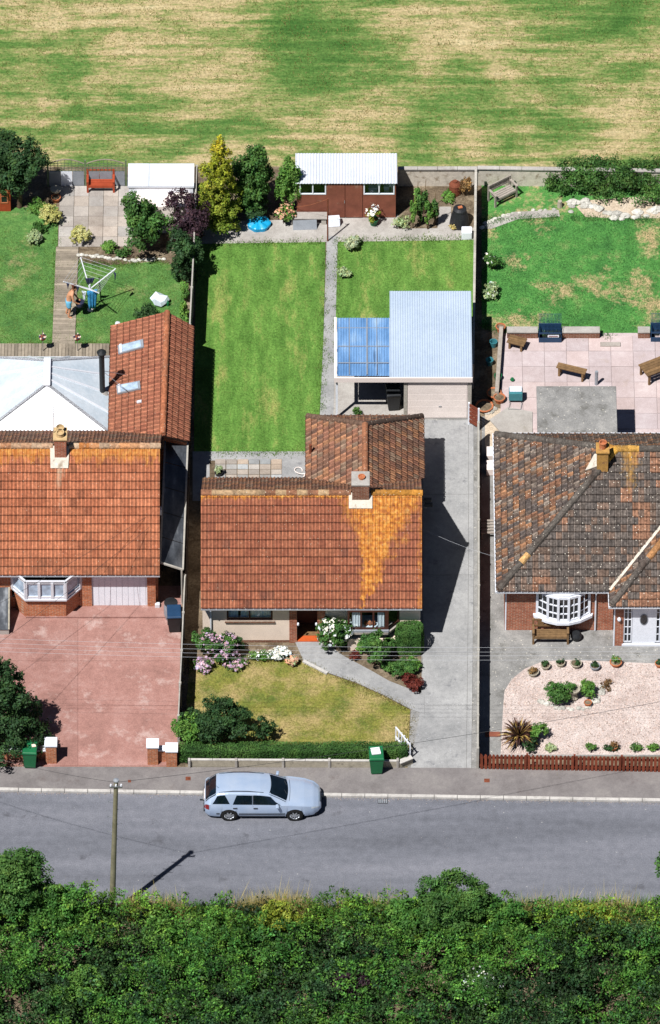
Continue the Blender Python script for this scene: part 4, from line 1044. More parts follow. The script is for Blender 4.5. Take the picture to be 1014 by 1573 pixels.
ga = PX(513.5,gyF,gzF); gb = PX(620,gyF,gzF); gc = PX(725.5,gyF,gzF)
GR = thing('garage','pale blue corrugated garage with cream door and blue-sheeted carport','garage',((ga+gc)/2,(gyF+gyB)/2,0))
bu = PX(602,gyF,gzF)
o = B(); corr(o,gb-.55,gc,gyF-.05,gyB,gzF,gzB,.1,.010); rfm = o.build('roof_sheet','pale_blue_sheet',GR)
nsh = 5; bx0, bx1 = ga+.15, bu-.12
for i in range(nsh):
    xa = bx0+(bx1-bx0)*i/nsh; xb = bx0+(bx1-bx0)*(i+1)/nsh
    for j,(ya_,yb_) in enumerate(((gyF+.06,(gyF+gyC)/2+.08),((gyF+gyC)/2,gyC))):
        zz0 = gzF+(ya_-gyF)/(gyB-gyF)*(gzB-gzF)+.012*j; zz1 = gzF+(yb_-gyF)/(gyB-gyF)*(gzB-gzF)+.012*j
        o = B(); corr(o,xa-.02,xb+.02,ya_,yb_,zz0+.003*(i%2),zz1+.003*(i%2),.11,.014); o.build('translucent_sheet','blue_sheet',GR)
for x_,w_ in ((bx0+(bx1-bx0)*.56,.05),(bx0+(bx1-bx0)*.22,.025),(bx0+(bx1-bx0)*.76,.025)):
    o = B(); o.box(x_,x_+w_,gyF+.08,gyC-.02,gzF+.045,gzF+.075); o.build('batten','lead_grey',GR)
for y_ in ((gyF+gyC)/2+.02,gyF+.75,gyC-.6):
    o = B(); o.box(bx0,bx1,y_,y_+.035,gzF+.046,gzF+.070); o.build('batten','lead_grey',GR)
o = B(); corr(o,bu-.1,gb-.53,gyF-.05,gyC,gzF+.006,gzB-.02,.1,.010); o.build('roof_sheet','pale_blue_sheet',GR)
o = B(); o.box(ga,gc+.01,gyF-.12,gyF-.06,gzF-.2,gzF+.05); o.build('fascia','cream_paint',GR)
o = B(); o.box(ga,ga+.1,gyF-.05,gyC+.05,gzF-.12,gzF+.06); o.build('barge_board','cream_paint',GR)
o = B(); o.box(gb+.02,gb+.16,gyF,gyB-.1,0,gzF-.06); o.box(gc-.16,gc-.02,gyF,gyB-.1,0,gzF-.06); o.box(gb+.16,gc-.16,gyB-.22,gyB-.1,0,gzF-.06); o.box(ga+.05,gb,gyC-.15,gyC-.05,0,gzF-.08)
o.build('wall','block_wall',GR)
o = B(); o.box(gb+.165,gc-.165,gyF+.02,gyF+.08,.03,2.1); gd = o.build('garage_door','cream_paint',GR)
for j in range(6):
    q = B(); q.box(gb+.2,gc-.2,gyF+.0,gyF+.022,.08+j*.335,.08+j*.335+.328); q.build('panel','cream_paint',gd,bevel=.006)
q = B(); q.obox(((gb+gc)/2+.1,gyF-.015,.75),(.12,.03,.03)); q.build('handle','steel',gd)
o = B(); o.box(gb+.163,gc-.163,gyF+.003,gyF+.1,2.11,2.24); o.build('lintel','old_timber',GR)
for x_ in (ga+.06,): 
    o = B(); o.box(x_,x_+.09,gyF,gyF+.09,0,gzF-.1); o.build('post','white_paint',GR)
    o = B(); o.box(x_,x_+.09,gyC-.3,gyC-.21,0,gzF-.1); o.build('post','white_paint',GR)
for k in range(3):
    o = B(); y_ = gyF+.3+k*(gyC-gyF-.5)/2.2; o.box(ga+.1,gb,y_,y_+.07,gzF-.14,gzF-.04); o.build('rafter','brown_timber',GR)
o = B(); o.box(bx0+(bx1-bx0)*.56,bx0+(bx1-bx0)*.56+.05,gyF+.05,gyC,gzF-.13,gzF-.035); o.build('rafter','brown_timber',GR)
sheet('carport_floor',[(514,575),(622,575),(622,646),(512,646)],.034,'concrete_pale')
# things in the carport
def wheelie(loc, rz, label, body, lidm, s=1.0, group=None):
    k = thing('wheelie_bin', label, 'bin', loc, group)
    o = B(); o.add([(-.22*s,-.26*s,.06),(.22*s,-.26*s,.06),(.22*s,.22*s,.06),(-.22*s,.22*s,.06),(-.29*s,-.35*s,.96*s),(.29*s,-.35*s,.96*s),(.29*s,.33*s,.96*s),(-.29*s,.33*s,.96*s)],[(0,3,2,1),(4,5,6,7),(0,1,5,4),(1,2,6,5),(2,3,7,6),(3,0,4,7)])
    o.box(-.31*s,.31*s,-.37*s,-.33*s,.9*s,.96*s)
    k0 = Vector(loc); o.v = [tuple(Vector(p)+k0) for p in o.v]; o.build('body', body, k, bevel=.02)
    o = B(); o.add([(-.3*s,-.39*s,.97*s),(.3*s,-.39*s,.97*s),(.3*s,.36*s,.99*s),(-.3*s,.36*s,.99*s),(-.27*s,-.34*s,1.03*s),(.27*s,-.34*s,1.03*s),(.27*s,.32*s,1.06*s),(-.27*s,.32*s,1.06*s)],[(0,3,2,1),(4,5,6,7),(0,1,5,4),(1,2,6,5),(2,3,7,6),(3,0,4,7)])
    o.v = [tuple(Vector(p)+k0) for p in o.v]; o.build('lid', lidm, k, bevel=.02)
    for sx in (-1,1):
        o = B(); o.tube([(loc[0]+sx*.24*s-.03,loc[1]+.27*s,.1),(loc[0]+sx*.24*s+.03,loc[1]+.27*s,.1)],.1*s,14); o.build('wheel','black_plastic',k)
    o = B(); o.tube([(loc[0]-.22*s,loc[1]+.38*s,.94*s),(loc[0]+.22*s,loc[1]+.38*s,.94*s)],.02,6); o.build('handle', body, k)
    k.rotation_euler = (0,0,rz)
    return k
wheelie((*W(604,626)[:2],.034), 0.1, 'black wheelie bin standing inside the carport', 'black_plastic','black_plastic')
o = B(); x_, y_ = W(568,612)[:2]; 
o.obox((x_,y_+.6,1.25),(.95,.05,.9),(.05,0,.15)); one(o,'board','red_timber','rust red board leaning at the back of the carport','board',(x_,y_+.6,.034))
# ------------------------------------------------------------------ foliage
def leaf_mesh(name, m, P, Nn, size, cols, parent, elong=0.55, kind=None, seed=1):
    g = np.random.default_rng(seed); n = len(P)
    t = g.normal(size=(n,3)); t -= (t*Nn).sum(1,keepdims=True)*Nn; t /= np.linalg.norm(t,axis=1,keepdims=True)+1e-9
    q = np.cross(Nn, t); s = size[:,None]
    V = np.stack([P - t*s*.5, P + q*s*elong*.5 + Nn*s*.08, P + t*s*.5, P - q*s*elong*.5 + Nn*s*.08], 1).reshape(-1,3)
    o0 = np.zeros(3); k = parent
    while k is not None: o0 += np.array(k.location); k = k.parent
    V = V - o0
    me = bpy.data.meshes.new(name); me.vertices.add(4*n); me.vertices.foreach_set('co', V.astype(np.float32).ravel())
    me.loops.add(4*n); me.loops.foreach_set('vertex_index', np.arange(4*n, dtype=np.int32))
    me.polygons.add(n); me.polygons.foreach_set('loop_start', np.arange(0,4*n,4,dtype=np.int32)); me.polygons.foreach_set('loop_total', np.full(n,4,dtype=np.int32))
    ca = me.color_attributes.new('col','FLOAT_COLOR','POINT')
    cc = np.repeat(np.concatenate([cols, np.ones((n,1))],1), 4, 0); ca.data.foreach_set('color', cc.astype(np.float32).ravel())
    me.materials.append(MAT[m]); me.update(); me.validate()
    o = bpy.data.objects.new(name, me); COL.objects.link(o)
    if parent is not None: o.parent = parent
    if kind: o['kind'] = kind
    return o
def leaf_cloud(cl, n, size, seed, clump=0.3, out=0.8, upb=0.35, inner=0.2, var=0.25, flat=0.0):
    """cl: ellipsoids (x,y,z,rx,ry,rz[,tint]); clumps of leaves over their shells"""
    g = np.random.default_rng(seed); Ps, Ns, Ss, Cs = [], [], [], []
    area = np.array([ (c[3]*c[4]+c[4]*c[5]+c[3]*c[5]) for c in cl]); area /= area.sum()
    for c, w in zip(cl, area):
        k = max(6, int(n*w)); tint = np.array(c[6]) if len(c) > 6 else np.ones(3)
        ctr, rad = np.array(c[:3]), np.array(c[3:6]); mr = rad.mean()
        nc = max(3, int(14*(0.3/clump)**2))
        d = g.normal(size=(nc,3)); d /= np.linalg.norm(d,axis=1,keepdims=True); d[:,2] = np.where(d[:,2] < -0.45, -d[:,2]*.6, d[:,2])
        cc = d*g.uniform(.72,1.02,(nc,1)); ct = g.uniform(1-var,1+var,nc)
        i = g.integers(0,nc,k); off = g.normal(size=(k,3))*clump*.55
        p = cc[i] + off; r = np.linalg.norm(p,axis=1,keepdims=True); 
        p = np.where(r > 1.16, p/r*g.uniform(.95,1.16,(k,1)), p)
        m_ = g.random(k) < inner; p[m_] *= g.uniform(.45,.8,(m_.sum(),1))
        nrm = out*(p/(np.linalg.norm(p,axis=1,keepdims=True)+1e-9)) + g.normal(size=(k,3))*.55 + np.array([0,0,upb])
        nrm /= np.linalg.norm(nrm,axis=1,keepdims=True)+1e-9
        lv = ct[i]*g.uniform(1-var,1+var,k); hue = g.normal(size=k)*.08
        col = np.stack([lv*(1+hue), lv, lv*(1-hue)],1)*tint
        Ps.append(ctr+p*rad); Ns.append(nrm); Ss.append(size*(.55+.95*g.random(k)**1.6)); Cs.append(col)
    P, Nn, S, Cc = map(np.concatenate, (Ps,Ns,Ss,Cs))
    ok = P[:,2] > 0.02
    return P[ok], Nn[ok], S[ok], Cc[ok]
def blobs(c, r, n, k, seed, spread=0.75, zmin=None):
    """split one ellipsoid into n lobes of relative size k for an uneven outline"""
    g = random.Random(seed); out = []
    for i in range(n):
        while True:
            d = Vector((g.uniform(-1,1),g.uniform(-1,1),g.uniform(-1,1)))
            if d.length < 1: break
        s_ = k*g.uniform(.7,1.25); t_ = g.uniform(.85,1.15)
        out.append((c[0]+d.x*r[0]*spread, c[1]+d.y*r[1]*spread, max(c[2]+d.z*r[2]*spread, r[2]*s_*.5), r[0]*s_, r[1]*s_, r[2]*s_, (t_,t_,t_)))
    return out
def plant(name, label, cat, base, cl, n, size, m, seed, stems=3, trunk=None, group=None, part='foliage', **k):
    T = thing(name, label, cat, (base[0],base[1],base[2] if len(base)>2 else 0), group)
    leaf_mesh(part, m, *leaf_cloud(cl, n, size, seed, **k), parent=T, seed=seed)
    g = random.Random(seed); o = B(); z0 = T.location.z
    if trunk:
        h, r = trunk; o.tube([(base[0],base[1],z0),(base[0]+.03,base[1],z0+h*.5),(base[0]-.02,base[1]+.02,z0+h)],[r,r*.8,r*.55],8)
        for c in g.sample(cl, min(7,len(cl))): o.tube([(base[0],base[1],z0+h*.75),((base[0]+c[0])/2,(base[1]+c[1])/2,z0+h*.9),(c[0],c[1],max(c[2],z0+h*.95))],[r*.5,r*.35,r*.15],6)
        o.build('trunk','bark',T)
    else:
        for c in (g.sample(cl, min(stems,len(cl)))): 
            o.tube([(base[0]+(c[0]-base[0])*.2,base[1]+(c[1]-base[1])*.2,z0),(c[0],c[1],max(c[2],z0+.05))],[.02,.008],5)
        o.build('stems','bark',T, kind='stuff')
    return T
def flowers(T, cl, n, size, m, seed, top=0.0):
    """blossoms sitting on the outer leaves, joined: far too small to pick apart"""
    P, Nn, S, Cc = leaf_cloud(cl, n*3, size, seed, out=1.2, inner=0, var=.12)
    ok = (Nn[:,2] > top) & (Nn[:,1] < .6); idx = np.flatnonzero(ok); np.random.default_rng(seed).shuffle(idx); ok[:] = False; ok[idx[:n]] = True
    return leaf_mesh('blossom', m, P[ok]+Nn[ok]*.04, Nn[ok], S[ok], Cc[ok], T, elong=.95, kind='stuff', seed=seed)
GRN = lambda *h: [C(x) for x in h]
leafmat('leaf_hedge', GRN('36602c','4e7e36','789e46'))
leafmat('leaf_dark', GRN('263f24','365430','4c6d3c'))
leafmat('leaf_mid', GRN('355a2c','4c7437','6c9048'))
leafmat('leaf_bright', GRN('4a7634','64903f','86aa55'))
leafmat('leaf_gold', GRN('6a7f2e','8d9a38','b0ac48'))
leafmat('leaf_lime', GRN('b5b465','cfcb80','e3dda0'))
leafmat('leaf_pale', GRN('8fa56a','b4c493','d5dcc0'))
leafmat('leaf_purple', GRN('2f2028','43303a','5a4048'))
leafmat('leaf_red', GRN('4a2420','6d302a','8a4436'))
leafmat('leaf_brown', GRN('5d4a34','8a6a44','b58f58'))
leafmat('leaf_dry', GRN('a89a58','c9b878','ddd0a0'), tr=.15)
leafmat('petal_white', GRN('e0e2d8','f0f0ea','ffffff'), tr=.1)
leafmat('petal_pink', GRN('a87f9a','c9a5bd','dcc3d3'), tr=.1)
leafmat('petal_peach', GRN('c98a68','dba88a','e8c8b0'), tr=.1)

def bush(name, label, u, v, w, h, n, size, m, seed, cat='shrub', lobes=7, k=.5, d=None, group=None, z=0, **kw):
    """a bush standing on the ground at photo pixel (u,v), w wide and h high in metres"""
    p = W(u, v, z); d = d or w; c = (p.x, p.y, z+h*.52); r = (w/2, d/2, h*.5)
    cl = blobs(c, r, lobes, k, seed, .62)
    return plant(name, label, cat, (p.x,p.y,z), cl, n, size, m, seed, group=group, **kw), cl
# left garden
T, cl = bush('tree','tall dark green tree at the end of the trellis fence',30,318,3.0,4.0,13000,.13,'leaf_dark',101,'tree',12,.42,trunk=(1.6,.12),part='crown')
T, cl = bush('tree','dark green tree rising behind the red playhouse',-14,312,2.2,3.4,5000,.13,'leaf_dark',102,'tree',9,.45,trunk=(1.6,.12),part='crown')
for (u,v,r,m,lab,sd) in ((77,343,.50,'leaf_lime','largest clipped yellow ball shrub beside the flagged patio',103),(53,373,.33,'leaf_pale','small pale clipped ball shrub on the lawn edge',104),(124,373,.44,'leaf_lime','clipped yellow ball shrub at the head of the boardwalk',105)):
    p = W(u,v); c = (p.x,p.y,r*.95)
    plant('ball_shrub',lab,'shrub',(p.x,p.y,0),[(*c,r,r,r*.95)],5200,.06,m,sd,stems=1,clump=.11,var=.1,inner=.3,group='clipped ball shrubs round the patio')
T, cl = bush('tree','bushy light green tree overhanging the white shed',218,382,2.7,2.9,9000,.13,'leaf_mid',106,'tree',11,.42,trunk=(1.2,.08),part='crown')
T, cl = bush('tree','dark purple leaved tree beside the white shed',284,380,2.3,2.9,7500,.12,'leaf_purple',107,'tree',9,.45,trunk=(1.3,.09),part='crown')
T, cl = bush('tree','dark green tree below the purple tree, by the fence',283,428,2.1,2.8,8000,.12,'leaf_dark',108,'tree',9,.45,trunk=(1.1,.08),part='crown')
bush('shrub','bright green shrub in the patio border',164,386,.75,.55,900,.09,'leaf_bright',109)
bush('shrub','low green shrub against the patio border stones',190,392,.8,.4,700,.09,'leaf_mid',110)
bush('shrub','loose light green plants beside the largest ball shrub',58,322,1.1,.45,1100,.09,'leaf_bright',111)
bush('shrub','dark green filler between the two ball shrubs',60,356,.8,.5,800,.09,'leaf_mid',112)
for i,(v,lab) in enumerate(((440,'green climber at the far end of the fence border'),(466,'green climber midway along the fence border'),(490,'green climber beside the tiled wing'))):
    bush('climber',lab,284,v+22,.5,1.0,900,.09,'leaf_bright',113+i,'climber',5,.5,d=.9,group='climbers along the fence border')
bush('shrub','dark rosemary-like shrub behind the tiled wing roof',225,490,1.2,.6,1500,.09,'leaf_dark',117)
# centre back
p = W(336,352); zc = 5.2
cl = []
for i in range(26):
    t_ = i/25; r_ = 1.0*(1-t_)**.55+.1; a = i*2.4; q_ = .8+.45*((i*37)%10)/10; cl.append((p.x+math.cos(a)*r_*.5*q_+.05*t_, p.y+math.sin(a)*r_*.5, .35+t_*4.55, r_*.55*q_, r_*.55*q_, .5, (.85+.85*t_*t_,.95+.4*t_*t_,1-.3*t_)))
plant('conifer','tall golden conifer with a bright yellow tip in the back corner','tree',(p.x,p.y,0),cl,20000,.10,'leaf_gold',120,trunk=(3.6,.11),part='crown',clump=.24)
T, cl = bush('tree','dark green rounded tree beside the golden conifer',398,330,2.5,3.9,13000,.12,'leaf_mid',121,'tree',14,.38,trunk=(1.6,.09),part='crown')
T, cl = bush('shrub','tall light green shrub against the shed side',438,332,1.45,3.5,8000,.11,'leaf_bright',122,'shrub',9,.45,d=1.0)
T, cl = bush('hydrangea','faded pink hydrangea by the stone bench',435,342,1.0,1.05,1500,.1,'leaf_bright',123,'shrub',6,.5); flowers(T,cl,220,.1,'petal_peach',124,.2)
bush('shrub','dark low shrub in front of the rounded tree',392,334,2.1,1.3,4500,.1,'leaf_dark',125)
bush('shrub','larger silvery variegated shrub beside the garden path',540,381,.8,.75,1300,.1,'leaf_pale',126,lobes=6,group='variegated shrubs by the path')
bush('shrub','smaller silvery variegated shrub beside the garden path',528,425,.62,.55,900,.09,'leaf_pale',127,lobes=6,group='variegated shrubs by the path')
# bean rows, tall
k = 0
for u,v,h in ((634,350,1.5),(645,346,1.75),(657,352,1.55),(667,346,1.5),(640,330,1.5),(652,328,1.6)):
    lab = ['bean plant at the shed end of the front row','tallest bean plant in the front row','bean plant third along the front row','bean plant next to the paved strip','bean plant behind the shed end','bean plant behind the middle of the row'][k]
    T, cl = bush('bean_plant',lab,u,v,.42,h,900,.10,'leaf_mid' if k%2 else 'leaf_bright',130+k,'bean plant',5,.5,group='bean plants in the vegetable bed'); k += 1
    q = W(u,v); o = B(); o.tube([(q.x,q.y,0),(q.x+.05,q.y,h+.35)],.012,5); o.build('cane','brown_timber',T)
bush('shrub','grey-green weeds at the shed corner',617,348,.9,.45,700,.09,'leaf_pale',137)
bush('shrub','low green salad bed behind the compost bin',690,305,.9,.35,900,.09,'leaf_bright',138)
bush('shrub','dry brown stalks against the boundary fence',714,300,.7,1.1,900,.1,'leaf_brown',139)
bush('shrub','yellowing tuft beside the compost bin',697,352,.4,.3,300,.08,'leaf_dry',140)
# centre front
T, cl = bush('shrub','green climber with mauve flowers at the wall corner',336,1020,2.0,1.8,7000,.09,'leaf_mid',141,lobes=10,k=.42,d=1.2); flowers(T,cl,520,.1,'petal_pink',142,.0)
T, cl = bush('flower_clump','low mauve flower clump at the lawn edge',313,1030,.9,.55,900,.08,'leaf_mid',143,'flowers'); flowers(T,cl,330,.1,'petal_pink',144)
T, cl = bush('flower_clump','mauve flowers spilling onto the lawn below the window',362,1024,1.0,.5,900,.08,'leaf_mid',145,'flowers'); flowers(T,cl,200,.09,'petal_pink',146)
T, cl = bush('flower_clump','low green border plants under the front window',398,1012,1.3,.5,1300,.08,'leaf_bright',147,'flowers',d=.6); flowers(T,cl,60,.08,'petal_white',148)
T, cl = bush('flower_clump','white flower clump beside the front path',432,1012,1.1,.6,900,.08,'leaf_mid',149,'flowers',d=.6); flowers(T,cl,420,.11,'petal_white',150)
T, cl = bush('flower_clump','peach coloured flowers at the path corner',447,1022,.55,.5,500,.08,'leaf_pale',151,'flowers',d=.5); flowers(T,cl,150,.1,'petal_peach',152)
T, cl = bush('hydrangea','white flowering hydrangea beside the front door',518,997,1.75,1.8,5200,.12,'leaf_mid',153,lobes=8,k=.5,d=1.2); flowers(T,cl,170,.17,'petal_white',154,.0)
T, cl = bush('shrub','dark green spiky shrub in front of the bay',574,1020,1.4,1.7,6000,.1,'leaf_mid',155,lobes=9,k=.45)
bush('shrub','low spreading green shrub beside the drive',618,1038,1.2,.7,2200,.09,'leaf_mid',157,lobes=8)
bush('shrub','yellow-green plants between clipped bush and red shrub',638,1028,.8,.55,1300,.09,'leaf_bright',158)
bush('shrub','dark red leaved shrub at the path and drive corner',634,1056,1.1,.65,2200,.08,'leaf_red',159)
bush('shrub','small dark red plant beside the path',546,1013,.55,.35,450,.08,'leaf_red',160)
for i,(u,v,w_,h_,m_,lab) in enumerate(((556,1004,.7,.6,'leaf_bright','light green plants under the bay window sill'),(596,1030,.8,.5,'leaf_mid','green plants filling the path side of the bed'),(600,1005,.9,.9,'leaf_mid','upright green shrub between spiky shrub and clipped bush'),(318,1002,1.3,1.3,'leaf_mid','leafy green shrub under the downpipe'),(352,1000,1.2,1.0,'leaf_dark','dark green shrub below the front window'))):
    bush('shrub',lab,u,v,w_,h_,2600,.09,m_,600+i,lobes=8,k=.42)
T, cl = bush('shrub','large spreading shrub at the front lawn corner',338,1144,3.9,2.6,13000,.1,'leaf_dark',161,lobes=24,k=.25,d=2.2)
T, cl = bush('shrub','rounded light green shrub against the brick gate pillar',289,1150,1.2,1.9,4200,.09,'leaf_bright',162,lobes=8,k=.48)
T, cl = bush('shrub','sparse dark branch shrub arching over the lawn',408,1142,1.6,1.4,1100,.11,'leaf_dark',163,lobes=9,k=.28)
# left front
p = W(0,1146); cl = []
for i in range(24):
    t_ = i/23; r_ = 1.85*(1-t_)**.6+.2; a = i*2.4; cl.append((p.x+math.cos(a)*r_*.6, p.y+math.sin(a)*r_*.5, .6+t_*4.0, r_*.45, r_*.45, .65))
plant('tree','broad dark evergreen tree beside the red driveway','tree',(p.x,p.y,0),cl,22000,.13,'leaf_dark',164,trunk=(2.6,.13),part='crown',clump=.26)
bush('shrub','low green shrub behind the brick wall and green bin',42,1152,1.9,.75,2400,.09,'leaf_mid',165,d=.8,lobes=8)
# right plot
T, cl = bush('shrub','leggy rose bush by the boundary fence',757,412,1.1,.9,1100,.09,'leaf_mid',166,lobes=7,k=.4); flowers(T,cl,14,.12,'petal_white',1)
T, cl = bush('shrub','grey leaved rose bush further down the boundary fence',753,455,.9,.8,900,.09,'leaf_pale',167,lobes=6,k=.4); flowers(T,cl,14,.12,'petal_white',2)
cl = []
g = random.Random(3)
for i in range(46):
    u = g.uniform(845,1090); v = g.uniform(268,318) if u > 880 else g.uniform(272,296); p = W(u,v); h = g.uniform(.35,1.0) if u>875 else g.uniform(.3,.7); cl.append((p.x,p.y,h*.6,.55,.5,h*.6,(g.uniform(.75,1.15),)*3))
for i in range(30):
    u = g.uniform(860,1090); v = g.uniform(272,300); p = W(u,v); h = g.uniform(.9,1.25); cl.append((p.x,p.y,h*.7,.6,.5,h*.5,(g.uniform(.7,1.1),)*3))
p = W(960,290); plant('hedge','dense dark green hedge covering the back wall above the rockery','hedge',(p.x,p.y,0),cl,30000,.10,'leaf_mid',168,stems=10)
bush('shrub','dark green leafy plants round the bird bath',856,1074,1.75,1.0,4200,.09,'leaf_mid',169,lobes=11,k=.4,d=1.5)
bush('shrub','yellow-green grassy plant beside the bird bath',906,1068,1.05,.9,2000,.09,'leaf_bright',170,lobes=7)
bush('shrub','dry brown straggle on the gravel',932,1054,.7,.25,260,.09,'leaf_brown',171)
bush('shrub','bright green shrub beside the brown spiky plant',826,1136,.9,.8,1900,.08,'leaf_bright',172)
bush('shrub','dark low shrub between spiky plant and pickets',818,1152,.9,.6,1300,.09,'leaf_dark',173)
for i,(u,lab) in enumerate(((847,'grey tuft behind the picket fence beside the bright shrub'),(910,'green tuft behind the picket fence by the terracotta pot'),(940,'low dark tuft behind the pickets'),(975,'spreading green tuft behind the pickets'),(1003,'tallest green tuft behind the pickets'))):
    bush('shrub',lab,u,1153,.6+.1*(i%3),.35+.1*(i==4),500,.08,('leaf_pale','leaf_mid','leaf_dark','leaf_mid','leaf_bright')[i],174+i,d=.4)
# spiky palm lily: long blades from the middle
p = W(797,1140); T = thing('spiky_plant','brown and yellow spiky palm lily in the gravel corner','plant',(p.x,p.y,0))
g = random.Random(8); o = B()
for i in range(190):
    a = g.uniform(0,2*math.pi); e = g.uniform(.1,1.35); L = g.uniform(.6,1.0); d = Vector((math.cos(a)*math.cos(e),math.sin(a)*math.cos(e),math.sin(e))); sd_ = Vector((-math.sin(a),math.cos(a),0))*.03
    c0 = Vector((p.x,p.y,.35)); m_ = c0+d*L*.6; tp = c0+d*L+Vector((0,0,-.22*L*math.cos(e)))
    o.col = g.choice([C('4a2f2a'),C('5d3d30'),C('8a6a3c'),C('b59a55'),C('3d2826')]); o.add([c0-sd_*.6,c0+sd_*.6,m_+sd_,m_-sd_,tp],[(0,1,2,3),(3,2,4)])
plain('blade',(1,1,1),.05,4,.6,vcol=True); o.build('blades','blade',T,kind='stuff')
o = B(); o.tube([(p.x,p.y,0),(p.x,p.y,.4)],[.09,.07],8); o.build('trunk','bark',T)
# tree leaning in at the right edge over the road
p = W(1040,1436); g = random.Random(4)
cl = blobs((p.x,p.y,3.2),(1.35,1.3,2.4),16,.34,9,.8)
plant('tree','leafy tree overhanging the right end of the road','tree',(p.x,p.y,0),cl,6500,.14,'leaf_mid',180,trunk=(2.4,.12),part='crown')
# ------------------------------------------------------------------ fences and walls
def fence(label, pts, h, m, capm, post=1.83, th=0.03, name='fence', cap=0.05, group=None, boards=True, cat='fence'):
    """panels between posts along world points; each panel and post is a part"""
    P = [Vector((p[0],p[1],0)) for p in pts]; T = thing(name, label, cat, P[0].lerp(P[-1],.5), group)
    first = True
    for a, c in zip(P, P[1:]):
        L = (c-a).length; n = max(1, round(L/post)); d = (c-a).normalized(); sd_ = Vector((-d.y,d.x,0))
        for k in range(n):
            s_, e_ = a+d*(L*k/n), a+d*(L*(k+1)/n)
            o = B()
            if boards:
                nb = max(2, int((e_-s_).length/.13))
                for j in range(nb):
                    q, r = s_.lerp(e_,(j+.04)/nb), s_.lerp(e_,(j+.97)/nb); kk = rnd.uniform(.75,1.2); o.col = (kk,kk,kk*.98)
                    hh = h*(1+rnd.uniform(-.008,.008)); o.beam(q.lerp(r,.5)+sd_*(.006*(j%2)), q.lerp(r,.5)+sd_*(.006*(j%2))+Vector((0,0,hh)), (r-q).length, th, tuple(sd_))
                o.col = None
            else:
                o.beam(s_.lerp(e_,.02)+Vector((0,0,h/2)), s_.lerp(e_,.98)+Vector((0,0,h/2)), th, h)
            o.build('panel', m, T)
            if cap:
                o = B(); o.beam(s_+Vector((0,0,h+.015)), e_+Vector((0,0,h+.015)), cap, .03); o.build('capping', capm, T)
        for k in range(n+1):
            if k == 0 and not first: continue
            q = a+d*(L*k/n); o = B(); o.obox((q.x,q.y,(h+.06)/2),(.1,.1,h+.06),(0,0,math.atan2(d.y,d.x))); o.build('post', capm, T)
        first = False
    return T
def T2(pts, h): return [tuple(W(u,v,h))[:2] for u,v in pts]
fence('tall weathered board fence between the trellis garden and the long lawn', T2([(302,256),(297.5,385),(291.5,500)],1.65), 1.65, 'grey_fence','grey_fence', cap=.06)
fence('dark board fence between the tiled wing and the bungalow wall', T2([(294,520),(290,690),(286,880)],1.5), 1.5, 'dark_fence','dark_fence', cap=.05)
fence('dark stained board fence along the red driveway', T2([(284,884),(279,1000),(274,1100)],1.5), 1.5, 'dark_fence','grey_fence', cap=.05)
fence('concrete panel fence running from the compost bin to the garage', T2([(731,263),(728.5,450),(726.5,560)],1.35), 1.35, 'block_wall','block_wall', post=1.9, th=.06, cap=.1, boards=False)
fence('low pale panel fence along the concrete driveway', T2([(735,650),(735.5,900),(734,1150)],1.22), 1.22, 'grey_fence','grey_fence', post=1.85, th=.045, cap=.075, boards=False)
# gate of brown boards beside the garage
p, q = W(720,652), W(735,661); T = thing('side_gate','brown slatted side gate beside the cream garage door','gate',p)
for j in range(5):
    o = B(); a = Vector((p.x,p.y,.25+.22*j)); c = Vector((q.x,q.y,.25+.22*j)); o.beam(a,c,.03,.16); o.build('slat','picket_red',T)
for a in (p,q):
    o = B(); o.beam((a.x,a.y,0),(a.x,a.y,1.25),.07,.07); o.build('post','white_paint',T)
# back boundary wall of concrete blocks
def block_wall(label, u0, u1, v0, v1, h, bl, bh, m='block_wall', cop='concrete_pale', th=.14, name='boundary_wall', piece='block', copth=.06, tint=(.85,1.12), rough=0.0, cpo=.06):
    a, c = W(u0,v0), W(u1,v1); d = (c-a).normalized(); L = (c-a).length; T = thing(name,label,'wall',a.lerp(c,.5))
    ang = math.atan2(d.y,d.x); base = B(); base.obox((0,0,0),(bl-.012,th,bh-.012)); first = None
    core = B(); core.beam(a+Vector((0,.01,h/2)),c+Vector((0,.01,h/2)),th-.03,h-.004); core.build('mortar','mortar_white' if rough == 0 else 'stone_pot',T)
    nz = int(round(h/bh)); n = int(L/bl)
    for j in range(nz):
        for i in range(n+1):
            x_ = (i+.5)*bl - (bl/2 if j%2 else 0)
            if x_-bl/2 < -.01 or x_+bl/2 > L+.01: continue
            q = a+d*x_
            if first is None: o = first = base.build(piece,m,T,bevel=.01)
            else: o = first.copy(); COL.objects.link(o)
            k = rnd.uniform(*tint); o.location = (q.x-T.location.x, q.y-T.location.y+rnd.uniform(-.006,.006), (j+.5)*bh); o.rotation_euler = (rnd.uniform(-1,1)*rough,rnd.uniform(-1,1)*rough,ang); o.color = (k,k,k*.98,1)
            o.scale = (1-abs(rnd.gauss(0,rough*2)),1,1-abs(rnd.gauss(0,rough)))
    if cop:
        nn = max(1,round(L/.9))
        for i in range(nn):
            s_, e_ = a+d*(L*i/nn+.006), a+d*(L*(i+1)/nn-.006); o = B(); o.beam(s_+Vector((0,0,h+copth/2)),e_+Vector((0,0,h+copth/2)),th+cpo,copth); o.build('coping',cop,T,bevel=.008)
    return T
block_wall('grey concrete block wall at the back beside the shed',611,733,285,285,.96,.6,.24)
block_wall('grey concrete block wall behind the slatted garden bench',733,1040,284,289,.96,.6,.24)
